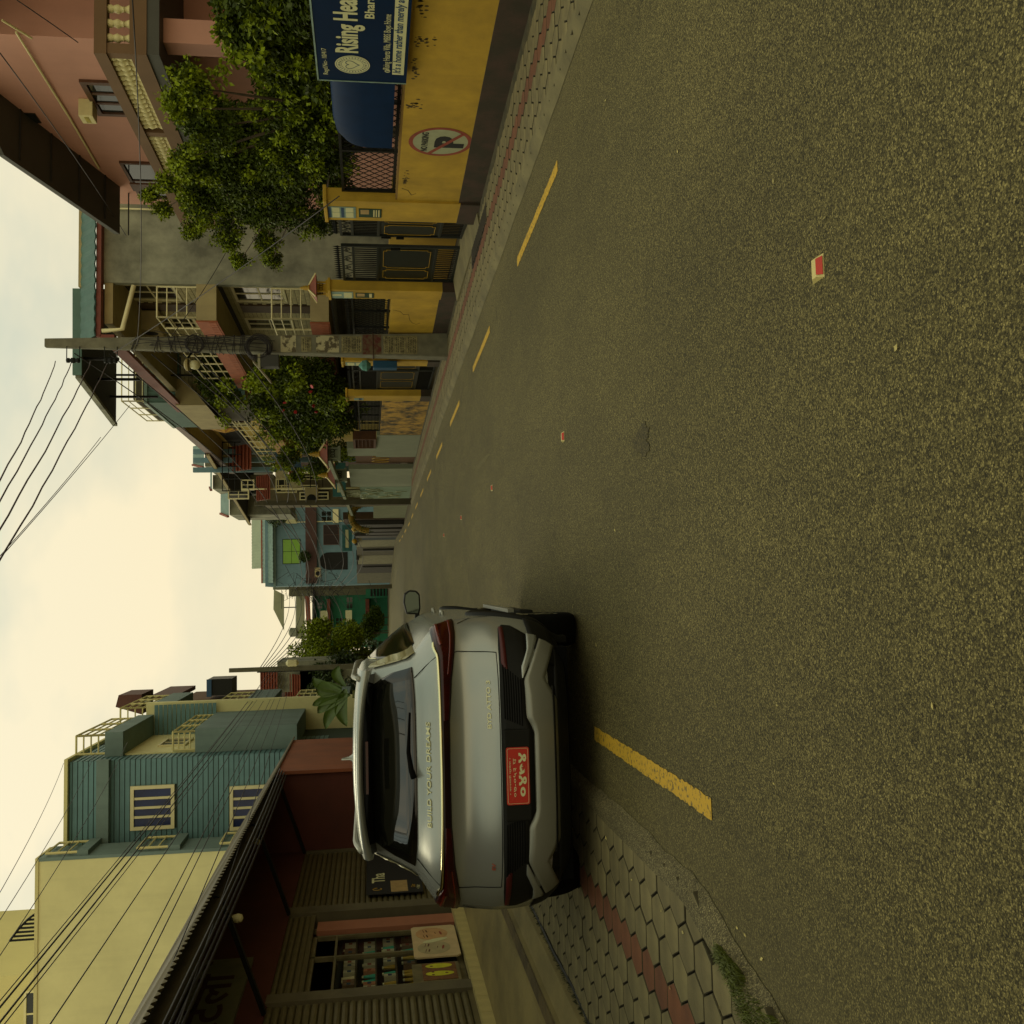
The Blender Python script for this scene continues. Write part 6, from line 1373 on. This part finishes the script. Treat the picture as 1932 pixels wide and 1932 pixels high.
# ------------------------------------------------------------------ trees on the right
tc_ = onX(455, 290, 6.6)
tr = tree('leafy_tree', 'big leafy green tree spilling over the wall between the sign and the gate', (6.3, 12.8, G(13)), onX(480, 300, 6.5), (.75, 1.2, .78), 60, 24000, .062, leafg, cr=.30, trunk_r=.09, seed=12)
rs = random.Random(31); cl = []
for (x, y, r_) in ((350, 205, .16), (368, 165, .16), (318, 345, .13), (308, 395, .12), (350, 300, .2), (400, 240, .36), (380, 380, .34), (430, 430, .3), (500, 455, .22), (515, 490, .16), (480, 380, .4), (540, 300, .45), (560, 400, .35), (600, 330, .4), (520, 200, .35), (590, 240, .4), (630, 300, .3), (640, 360, .25), (610, 420, .22), (450, 330, .45), (420, 300, .4), (560, 180, .3), (365, 430, .2), (455, 490, .12)):
    p = onX(x, y, 6.2+rs.uniform(-.2, .5)); cl.append((p, r_)); cl.append((p+Vector((rs.uniform(0, .5), rs.uniform(-.3, .3), rs.uniform(-.2, .2))), r_*.9))
leaves('foliage', cl, 48000, .052, leafg, tr)
sp_ = []
for c_, r_ in cl:
    for k in range(9):
        d = Vector((rs.gauss(-.3, 1), rs.gauss(0, 1), rs.gauss(.35, 1))).normalized(); sp_.append((c_+d*r_*rs.uniform(.7, 1.25), .07+.05*rs.random()))
leaves('tip_foliage', sp_, 26000, .052, leaft, tr)
br = MB(); fk = Vector((6.35, 12.9, 1.6))
for c_, r_ in cl[::2]: br.tube([fk, fk.lerp(c_, .5)+Vector((0, 0, .12)), c_], [.035, .02, .006], 5)
br.build('branch', barkm, tr)
cl = []
for (x, y, r_) in ((470, 20, .4), (500, 70, .35), (530, 110, .35), (560, 30, .4), (580, 90, .35), (500, 130, .22), (460, 50, .25), (600, 140, .3), (540, 0, .4), (580, -60, .5), (500, -60, .5), (620, 200, .3), (640, 170, .3)):
    p = onX(x, y, 6.1+rs.uniform(0, .5)); cl.append((p, r_))
cb_ = thing('climbing_shrub', 'dense climbing shrub behind the top of the blue sign board', 'shrub', (6.2, 9, G(9)))
leaves('foliage', cl, 20000, .066, leafg, cb_)
leaves('tip_foliage', [(c_+Vector((rs.gauss(-.12, .1), rs.gauss(0, .25), rs.gauss(.1, .25))), .13) for c_, r_ in cl for k in range(5)], 6000, .066, leaft, cb_); br = MB()
for c_, r_ in cl: br.tube([(6.3, 9.3, .3), (6.3, 9.3, 1.5), c_], [.04, .03, .008], 5)
br.build('stem', barkm, cb_)
hb_ = tree('flowering_bush', 'large hibiscus bush with red blossoms hanging over the second gate and stained wall', (5.9, 29, G(29)), onX(570, 770, 5.9), (.8, 3.6, 1.35), 40, 12000, .12, leafg, cr=.6, trunk_r=.1, seed=22)
cl = []
for (x, y, r_) in ((540, 690, .4), (500, 700, .3), (560, 720, .5), (600, 700, .4), (620, 740, .5), (560, 790, .6), (520, 800, .45), (590, 830, .6), (640, 790, .5), (600, 880, .4), (545, 860, .4), (640, 850, .4), (490, 760, .3), (600, 770, .6), (660, 760, .4), (560, 895, .3)):
    cl.append((onX(x, y, 5.5+rs.uniform(0, .6)), r_*1.1))
leaves('foliage', cl, 26000, .09, leafg, hb_)
leaves('tip_foliage', [(c_+Vector((rs.gauss(-.2, .2), rs.gauss(0, .4), rs.gauss(.2, .35))), .2) for c_, r_ in cl for k in range(6)], 9000, .09, leaft, hb_)
fl = MB().lathe([(.01, 0), (.03, .02), (.09, .06), (.1, .09)], n=7).mesh('blossom', mat('blossom_red', (.45, .02, .03), .6, .2, 20, bump=0))
for i in range(7):
    p = onX(rs.uniform(500, 600), rs.uniform(700, 780), 5.2); o = put('blossom', fl, hb_, loc=p); o.rotation_euler = (rs.uniform(0, 3), rs.uniform(0, 3), 0); o.scale = (.55, .55, .55)
vp = thing('balcony_plants', 'trailing plants hanging from the rounded balcony', 'plant', (6.5, HY-1, bz1))
cl = [(onY(x, y, HY-1.2), r_) for x, y, r_ in ((395, 690, .5), (400, 720, .5), (415, 745, .4), (425, 700, .35), (385, 700, .3), (440, 752, .3))]
leaves('foliage', cl, 3500, .13, leafg, vp); MB().lathe([(.15, 0), (.2, .3)], tuple(onY(420, 720, HY-1)), 8).build('pot', tilered, vp)
# ------------------------------------------------------------------ parked car
CX, CY_, CZ = -1.20, 6.74, G(7.6)+0.0
car = thing('parked_car', 'silver electric hatchback parked on the left with red number plate, seen from behind', 'car', (CX, CY_+2.4, CZ))
paint = mat('silver_paint', (.38, .41, .50), .27, .04, 2, metal=.55, bump=0.0, spec=.5)
gloss = mat('gloss_black', (.010, .010, .010), .12, .1, 4, bump=0, spec=.6)
trim = mat('satin_black_trim', (.013, .013, .011), .6, .15, 10, bump=.05, spec=.2)
badge = mat('badge_metal', (.66, .66, .56), .4, .1, 5, metal=.3, bump=0)
under = mat('underbody_black', (.006, .006, .006), .9, .1, 5, bump=0, spec=.1)
skid = mat('skid_silver', (.29, .30, .33), .4, .06, 4, metal=.4, bump=0)
chrome = mat('chrome', (.85, .82, .7), .12, .02, 4, metal=1, bump=0)
redl = mat('tail_light_red', (.06, .003, .002), .2, .4, 9, bump=0, spec=.35)
redl2 = mat('tail_light_inner', (.16, .012, .006), .2, .3, 20, bump=0, spec=.8)
refl = mat('reflector_red', (.09, .005, .004), .5, .2, 40, bump=0)
rubber = mat('tyre_rubber', (.009, .009, .008), .95, .2, 30, bump=.2, spec=.1)
alloy = mat('alloy_wheel', (.3, .29, .25), .35, .1, 5, metal=.7, bump=0)
Zt = [.24, .30, .38, .46, .54, .64, .72, .80, .90, .99, 1.05, 1.10, 1.14, 1.20, 1.26, 1.29, 1.40, 1.52, 1.61]
Rt = [.16, .09, .04, .01, .00, .02, .035, .065, .10, .105, .075, .05, .07, .14, .235, .275, .40, .52, .60]
Wt = [.84, .91, .97, 1.00, 1.015, 1.03, 1.035, 1.035, 1.03, 1.02, 1.00, .985, .96, .885, .80, .765, .725, .69, .665]
Wft = [.84, .91, .97, 1.00, 1.015, 1.03, 1.035, 1.035, 1.03, 1.02, 1.01, 1.0, .985, .96, .94, .92, .88, .82, .74]
Wt = [v*.985 for v in Wt]; Wft = [v*.985 for v in Wft]
Ft = [4.66, 4.72, 4.76, 4.80, 4.80, 4.79, 4.77, 4.74, 4.68, 4.55, 4.35, 4.05, 3.85, 3.65, 3.45, 3.35, 3.0, 2.7, 2.45]
Ct = [.34, .38, .40, .42, .42, .42, .42, .42, .42, .42, .42, .42, .42, .40, .34, .30, .27, .25, .24]
def tb(T):
    zs = np.array(Zt); v = np.array(T)
    def f(z):
        i = int(np.clip(np.searchsorted(zs, z)-1, 0, len(zs)-2)); p = lambda k: v[int(np.clip(k, 0, len(v)-1))]
        t = (z-zs[i])/(zs[i+1]-zs[i]); m0 = (p(i+1)-p(i-1))/2; m1 = (p(i+2)-p(i))/2
        t = min(max(t, 0), 1)
        return (2*t**3-3*t**2+1)*p(i)+(t**3-2*t**2+t)*m0+(-2*t**3+3*t**2)*p(i+1)+(t**3-t**2)*m1
    return f
fR, fW, fF, fC, fV = tb(Rt), tb(Wt), tb(Ft), tb(Ct), tb(Wft)
def S(s, z):
    """body surface: |s|<1 across the tail, beyond 1 forward along the flank"""
    a = abs(s); W_, R_, c = fW(z), fR(z), fC(z); sg_ = 1 if s >= 0 else -1
    if a <= 1:
        x = s*W_*(1-.0); y = R_+c*(a**5*.85+.15*a**2)
        # round the last part of the corner inwards
        k = max(0, (a-.8)/.2); x = sg_*W_*(a-.035*k*k*.0)
        return Vector((CX+x, CY_+y, CZ+z))
    L_ = (a-1)*W_; y = R_+c+L_; yf = fF(z)
    wm = 1.0
    if y > yf-1.3: q = (y-(yf-1.3))/1.3; wm = math.sqrt(max(0.0, 1-q**3.2)) if q < 1 else 0
    bulge = .012*math.sin(min(L_/.9, 1)*math.pi/2); k_ = min(L_/2.0, 1); k_ = k_*k_*(3-2*k_); W_ = W_+(fV(z)-W_)*k_
    return Vector((CX+sg_*(W_+bulge)*wm, CY_+y, CZ+z))
def Nrm(s, z):
    e = .004; a = S(s+e, z)-S(s-e, z); b_ = S(s, min(z+e, 1.605))-S(s, z-e); n = a.cross(b_)
    return n.normalized() if n.length > 1e-9 else Vector((0, -1, 0))
# body shell
zl = [.24, .27, .30, .34, .38, .42, .46, .50, .54, .59, .64, .68, .72, .76, .80, .85, .90, .95, .99, 1.02, 1.05, 1.075, 1.10, 1.12, 1.14, 1.17, 1.20, 1.23, 1.26, 1.29, 1.34, 1.40, 1.45, 1.50, 1.54, 1.58, 1.61]
def outline(z):
    W_ = fW(z); tot = (fF(z)-fR(z)-fC(z))/W_; r = [ -1+2*i/36 for i in range(37)]
    fwd = [1+tot*i/70 for i in range(1, 70)] ; fr_ = [-q for q in reversed(fwd)]
    return fr_+r+fwd
rows = [[S(s, z) for s in outline(z)] for z in zl]; nc = len(rows[0])
wheels = [(1.00, .375), (3.93, .375)]; WR = .375
b = MB(); 
for r in rows: b.v += [tuple(p) for p in r]
blk = MB(); blk.v = b.v[:]
for i in range(len(zl)-1):
    for j in range(nc-1):
        q = [rows[i][j], rows[i][j+1], rows[i+1][j+1], rows[i+1][j]]; c = sum(q, Vector())/4; lx, ly, lz = c.x-CX, c.y-CY_, c.z-CZ
        if abs(lx) > .8 and any((ly-wy)**2+(lz-wz)**2 < .425**2 for wy, wz in wheels): continue
        fc = (i*nc+j, i*nc+j+1, (i+1)*nc+j+1, (i+1)*nc+j)
        (blk if lz < .385 else b).f.append(fc)
body = b.build('body', paint, car, smooth=True)
blk.build('lower_cladding', trim, car, smooth=True)
# front nose cap and roof
b = MB(); rf = []; top = rows[-1]
cen = [(CX+(p.x-CX)*k_, (CY_+.60)+(p.y-CY_-.60)*(1-(1-k_)*.25)+(1-k_)*.15, CZ+1.61+h_) for k_, h_ in ((1, 0), (.97, .035), (.9, .06), (.72, .082), (.4, .098), (.0, .102)) for p in top]
b.grid(cen, 6, nc); 
b.build('roof', paint, car, smooth=True)
# windscreen / bonnet filler (front closes the outline)
b = MB(); P = []
for r in rows: P += [r[0], Vector((CX, r[0].y+.02, r[0].z)), r[-1]]
b.grid(P, len(rows), 3); b.build('front_skin', paint, car, smooth=True)
MB().box((CX-.8, CY_+.3, CZ+.2), (CX+.8, CY_+4.4, CZ+.34)).build('underbody', under, car)
for wy, wz in wheels: MB().box((CX-.93, CY_+wy-.44, CZ+.3), (CX+.93, CY_+wy+.44, CZ+.86)).build('wheel_well', under, car)
def strip(name, s0, s1, zb_, zt_, m, off=.006, ns=48, nz=5, par=None, smooth=True):
    """panel following the body between the curves zb(s) and zt(s), raised by off with closed rims"""
    nz_ = nz; k = MB(); P = []
    for i in range(ns+1):
        s = s0+(s1-s0)*i/ns; a, c = zb_(s), zt_(s)
        col = []
        for j in range(nz_+1):
            z = a+(c-a)*j/nz_; n = Nrm(s, z); col.append(S(s, z)+n*off)
        P += [S(s, a)-Nrm(s, a)*.004]+col+[S(s, c)-Nrm(s, c)*.004]
    k.grid(P, ns+1, nz_+3)
    w_ = nz_+3
    for i in (0, ns):
        e = [S(s0 if i == 0 else s1, zb_(s0)+(zt_(s0)-zb_(s0))*j/nz_)-Nrm(s0 if i == 0 else s1, zb_(s0))*.004 for j in range(nz_+1)] if False else None
    return k.build(name, m, par or car, smooth=smooth)
def pl_(xs, ys): return lambda s: float(np.interp(abs(s), xs, ys))
const = lambda v: (lambda s: v)
# rear glass with black surround
strip('rear_window', -.90, .90, pl_([0, .6, .9], [1.272, 1.275, 1.285]), pl_([0, .6, .84, .9], [1.59, 1.58, 1.55, 1.42]), gloss, .006)
strip('window_glass', -.80, .80, pl_([0, .8], [1.285, 1.292]), pl_([0, .6, .8], [1.55, 1.54, 1.49]), mat('car_glass', (.012, .013, .012), .03, .1, 3, bump=0, spec=.9), .009)
# side glazing and patterned pillar
for sg_ in (-1, 1):
    nm_ = lambda f: f
    a0, a1 = (1.5, 5.0); 
    strip('side_window', sg_*a0, sg_*a1, lambda s: 1.245+.0*s, lambda s: float(np.interp(abs(s), [1.5, 1.8, 3.4, 4.4, 5.0], [1.46, 1.57, 1.585, 1.50, 1.32])), gloss, .006)
    pil = strip('pillar_trim', sg_*.985, sg_*1.5, lambda s: 1.262, lambda s: float(np.interp(abs(s), [.985, 1.1, 1.3, 1.5], [1.55, 1.59, 1.57, 1.46])), mat('patterned_satin', (.40, .39, .32), .4, .05, 3, metal=.2, bump=0), .009)
    rb = MB()
    for k in range(9):
        s = 1.02+.055*k
        P = []
        for j in range(14):
            z = 1.275+.245*j/13; ss = s+.03*math.sin(j*1.1); 
            if z < np.interp(ss, [.985, 1.1, 1.3, 1.5], [1.54, 1.58, 1.56, 1.45]): P.append(S(sg_*ss, z)+Nrm(sg_*ss, z)*.011)
        if len(P) > 2: rb.tube(P, .0045, 4)
    rb.build('relief_ribs', MC['patterned_satin'], pil)
    # chrome window line
    cl_ = MB(); cl_.tube([S(sg_*s, float(np.interp(s, [1.62, 1.9, 3.4, 4.4, 5.0], [1.53, 1.585, 1.595, 1.515, 1.33])))+Nrm(sg_*s, 1.4)*.008 for s in np.linspace(1.62, 5, 20)], .004, 5); cl_.build('window_trim', badge, car)
# light bar
zb_l = pl_([0, .35, .62, .80, .90, 1.0, 1.10], [1.062, 1.058, 1.035, 1.00, .985, .985, 1.04]); zt_l = pl_([0, .8, .88, 1.0, 1.10], [1.108, 1.112, 1.14, 1.152, 1.15])
lb_ = strip('light_bar', -1.055, 1.055, zb_l, zt_l, mat('smoked_red_black', (.018, .003, .002), .2, .2, 4, bump=0, spec=.35), .008, ns=90)
strip('tail_light', .36, 1.045, lambda s: zb_l(s)+.008, lambda s: zt_l(s)-.010, redl, .011, par=lb_); strip('tail_light', -1.045, -.36, lambda s: zb_l(s)+.008, lambda s: zt_l(s)-.010, redl, .011, par=lb_)
for q in (-1, 1): strip('inner_lamp', q*.66, q*1.03, lambda s: zb_l(s)+.030, lambda s: zb_l(s)+.040+.012*(abs(s)-.66), redl2, .013, ns=24, nz=2, par=lb_); strip('inner_lamp', q*.86, q*1.05, lambda s: zt_l(s)-.05, lambda s: zt_l(s)-.032, redl2, .013, ns=16, nz=2, par=lb_)
strip('chrome_strip', -.9, .9, lambda s: zt_l(s)+.000 if abs(s) < .86 else zt_l(.86), lambda s: (zt_l(s) if abs(s) < .86 else zt_l(.86))+.013, chrome, .011, ns=60, nz=2)
# shut lines of the tailgate
def groove(pts, name='panel_gap', r_=.0028):
    MB().tube([S(s, z)+Nrm(s, z)*.0012 for s, z in pts], r_, 5).build(name, under, car)
for q in (-1, 1): groove([(q*.80, 1.275), (q*.80, 1.2), (q*.80, 1.13), (q*.79, 1.05), (q*.79, .98), (q*.78, .9), (q*.775, .8), (q*.77, .725)]); groove([(q*.97, .96), (q*.995, .88), (q*1.02, .80), (q*1.1, .735), (q*1.3, .72)], r_=.002)
groove([(s, .722) for s in np.linspace(-.77, .77, 20)], r_=.003)
wt_ = pl_([0, .25, .31, .36, .56, .60, .88], [.495, .495, .510, .540, .548, .546, .415])
# dark lower trim, plate recess, grilles, corner pods
zb_d = pl_([0, .26, .30, .36, .60, .70, .90, .945], [.500, .500, .515, .545, .550, .505, .500, .60]); zt_d = pl_([0, .5, .80, .92, .945], [.715, .715, .705, .69, .66])
dk = strip('lower_trim', -.945, .945, zb_d, zt_d, trim, .007, ns=80)
for q in (-1, 1):
    for k in range(8):
        z = .575+.016*k; s0 = .30+.006*k; s1 = .60+.012*(k)
        pts = [S(q*s, z)+Nrm(q*s, z)*.010 for s in np.linspace(s0, s1, 8)]; MB().tube(pts, .004, 5).build('grille_rib', under, dk)
    strip('reflector', q*.66, q*.93, lambda s: .655, lambda s: float(np.interp(abs(s), [.66, .70, .93], [.672, .695, .685])), refl, .010, ns=20, nz=2, par=dk)
    strip('corner_accent', q*.61, q*.90, lambda s: wt_(s)+.014, lambda s: float(np.interp(abs(s), [.61, .68, .80, .90], [.562, .562, .512, .50])), paint, .013, ns=24, nz=3)
    strip('corner_cladding', q*.74, q*1.30, lambda s: .30, lambda s: float(np.interp(abs(s), [.74, .86, 1.0, 1.3], [.41, .478, .49, .47])), trim, .010, ns=30)
SKID = strip('skid_plate', -.88, .88, pl_([0, .50, .62, .88], [.335, .335, .415, .315]), wt_, skid, .017, ns=96)
strip('skid_slot', -.58, .58, const(.352), const(.366), trim, .019, ns=40, nz=1)
strip('lower_lip', -.9, .9, const(.235), pl_([0, .6, .9], [.335, .335, .31]), trim, .012, ns=50)
# plate holder and plate
MB().box((CX-.32, CY_-.008, CZ+.525), (CX+.28, CY_+.03, CZ+.705)).build('plate_recess', trim, dk, bevel=.01)
def rrect(x0, x1, z0, z1, r_, y, n=6):
    P = []
    for cx_, cz_, a0 in ((x1-r_, z1-r_, 0), (x0+r_, z1-r_, 90), (x0+r_, z0+r_, 180), (x1-r_, z0+r_, 270)):
        for i in range(n+1): a = math.radians(a0+90*i/n); P.append((cx_+r_*math.cos(a), y, cz_+r_*math.sin(a)))
    return P
px0, px1, pz0, pz1 = CX-.21, CX+.165, CZ+.540, CZ+.694; yp = CY_-.014
plt = MB().prism(rrect(px0, px1, pz0, pz1, .014, yp), (0, .006, 0)).build('number_plate', mat('plate_red', (.52, .028, .006), .4, .1, 5, bump=0), dk)
ob = MB(); o1 = rrect(px0+.008, px1-.008, pz0+.008, pz1-.008, .012, yp-.001)
ob.tube(o1+[o1[0]], .0011, 4); ob.build('plate_border', printw, dk)
text('plate_number', '०४७४', .075, ((px0+px1)/2+.008, yp-.0015, pz0+.022), FACE_NY, printw, dk, .0008, width=.285, align='CENTER', bold=.0022, height=.052)
text('plate_number', '०७-०५२ प', .04, ((px0+px1)/2-.01, yp-.0015, pz0+.088), FACE_NY, printw, dk, .0006, width=.25, align='CENTER', height=.022)
text('plate_number', '• बागमती प्रदेश •', .03, ((px0+px1)/2, yp-.0015, pz0+.124), FACE_NY, printw, dk, .0006, width=.24, align='CENTER', height=.017)
# lettering on the tailgate (each glyph bent to the body by a small offset)
def bodytext(s_, x0, x1, z, h, m, bold=.001, size=.1, ext=.0025):
    me_o = text('badge_lettering', s_, size, (0, 0, 0), Matrix.Identity(4), m, car, ext, width=x1-x0, bold=bold, height=h)
    me = me_o.data; z0_ = min(v.co.y for v in me.vertices)
    for v in me.vertices:
        lx, lz, d = x0+v.co.x, z+v.co.y-z0_, v.co.z; s = lx/fW(lz); n = Nrm(s, lz); v.co = S(s, lz)+n*(.004+d)
bodytext('BUILD YOUR DREAMS', -.36, .335, 1.183, .024, badge, .0006)
bodytext('BYD ATTO 3', .285, .60, .775, .027, badge, .0020)
bodytext('EV', -.655, -.61, .765, .022, printr, .001)
# wiper
wp = MB(); A = S(.02, 1.292)+Vector((0, -.03, .0)); wp.tube([S(-.06, 1.285)+Vector((0, -.03, .01)), S(.0, 1.31)+Vector((0, -.03, 0)), S(.16, 1.33)+Vector((0, -.035, 0)), S(.52, 1.315)+Vector((0, -.03, 0))], [.022, .02, .012, .006], 6); wp.build('rear_wiper', under, car, smooth=True)
# spoiler with brake light
P = []; n = 30
for i in range(n+1):
    t_ = -1+2*i/n; x = t_*.66; yb = .52+.16*abs(t_)**3
    for (dy, z) in ((.34, 1.700-.03*t_*t_), (.06, 1.685-.045*abs(t_)**2.5), (.0, 1.670-.06*abs(t_)**2.5), (.03, 1.648-.07*abs(t_)**2.5), (.20, 1.61-.045*abs(t_)**2.5)): P.append((CX+x, CY_+yb+dy-.12, CZ+z))
MB().grid(P, n+1, 5).build('spoiler', paint, car, smooth=True)
P = []
for i in range(n+1):
    t_ = -1+2*i/n; x = t_*.63; yb = .46+.16*abs(t_)**3
    for (dy, z) in ((.03, 1.650-.07*abs(t_)**2.5), (.10, 1.585-.04*abs(t_)**2.5)): P.append((CX+x, CY_+yb+dy-.03, CZ+z))
MB().grid(P, n+1, 2).build('spoiler_underside', gloss, car, smooth=True)
MB().box((CX-.18, CY_+.45, CZ+1.60), (CX+.18, CY_+.48, CZ+1.618)).build('brake_light', redl, car)
# shark fin antenna and roof rails
fz = CZ+1.70; MB().prism([(CX-.006, CY_+.86, fz), (CX-.006, CY_+1.08, fz), (CX-.006, CY_+1.0, fz+.03), (CX-.006, CY_+.9, fz+.095), (CX-.006, CY_+.865, fz+.095)], (.012, 0, 0)).lathe([(.055, 0), (.03, .015), (.012, .04), (.006, .08)], (CX, CY_+.92, fz), 12).build('shark_fin', paint, car, bevel=.002)
for q in (-1, 1):
    pts = [(CX+q*(.60-.02*k), CY_+.60+2.3*k, CZ+1.655+.045*min(1, 9*k)*min(1, 9*(1-k))**.5) for k in [j/22 for j in range(23)]]
    MB().tube(pts, .021, 8).build('roof_rail', chrome if False else skid, car, smooth=True)
# mirrors
for q in (-1, 1):
    mx_ = CX+q*1.09 if q < 0 else CX+1.115; my = CY_+3.05; mz = CZ+1.17
    hs = MB(); P = [(-.12, -.065), (-.06, -.08), (.08, -.075), (.115, -.04), (.12, .03), (.085, .075), (.0, .085), (-.11, .06)]
    hs.prism([(mx_+q*p[0], my, mz+p[1]) for p in P], (0, .14, 0)); mo = hs.build('mirror_housing', trim, car, bevel=.015)
    MB().prism([(mx_+q*p[0]*.86, my-.003, mz+p[1]*.82) for p in P], (0, .004, 0)).build('mirror_glass', mat('mirror_glass', (.085, .11, .13), .04, .02, 4, metal=1, bump=0), mo)
    MB().bar((mx_-q*.1, my+.06, mz-.05), (CX+q*.86, my+.1, mz-.03), .06, .04).build('mirror_arm', trim, mo)
# door handles
for k, y in enumerate((1.62, 2.72)):
    for q in (-1, 1):
        s = (y-.5)/1.0+.0; z = .99; p = Vector((CX+q*(fW(z)+.016), CY_+y, CZ+z))
        MB().tube([p+Vector((-q*.01, -.1, -.005)), p+Vector((q*.028, -.075, 0)), p+Vector((q*.032, .06, 0)), p+Vector((-q*.01, .1, 0))], .013, 8).build('door_handle', skid, car, smooth=True)
# wheels
def wheel(q, wy):
    cx_ = CX+q*.90; c = (cx_, CY_+wy, CZ+WR); 
    prof = [(.25, -.115), (.33, -.125), (.365, -.105), (.375, -.06), (.375, .06), (.365, .105), (.33, .125), (.25, .115)]
    w_ = MB().lathe(prof, c, 40, 'x').build('wheel', rubber, car, smooth=True)
    gv = MB()
    for dx in (-.07, -.025, .025, .07): gv.lathe([(.3765, dx-.003), (.3765, dx+.003)], c, 40, 'x')
    rm = MB().lathe([(.255, .06*q), (.262, .118*q), (.24, .112*q), (.22, .06*q)], c, 32, 'x')
    for k in range(5):
        a = 2*math.pi*k/5+.3
        for da in (-.16, .16): rm.bar((c[0]+q*.09, c[1]+.04*math.cos(a), c[2]+.04*math.sin(a)), (c[0]+q*.105, c[1]+.245*math.cos(a+da), c[2]+.245*math.sin(a+da)), .03, .04, (1, 0, 0))
    rm.lathe([(.001, q*.11), (.05, q*.105), (.06, q*.05)], c, 16, 'x'); rm.build('rim', alloy, w_)
    ar = MB(); P = []
    for i in range(33):
        a = math.radians(-28+236*i/32); 
        for rr_, dx in ((.415, -.04), (.415, .012), (.445, .026), (.475, .014), (.48, -.03)):
            z = WR+rr_*math.sin(a); zc_ = min(max(z, .25), 1.0); wx = fW(zc_)*1.0+.012
            P.append((CX+q*(wx+dx), CY_+wy+rr_*math.cos(a), CZ+z))
    ar.grid(P, 33, 5).build('arch_cladding', trim, car, smooth=True)
for q in (-1, 1):
    for wy, _ in wheels: wheel(q, wy)
for q in (-1, 1): MB().box((CX+q*.93, CY_+1.5, CZ+.24), (CX+q*1.045, CY_+3.45, CZ+.36)).build('side_sill', trim, car, bevel=.02); MB().bar((CX+q*1.04, CY_+1.55, CZ+.42), (CX+q*1.06, CY_+3.4, CZ+.42), .03, .05).build('sill_strip', skid, car)
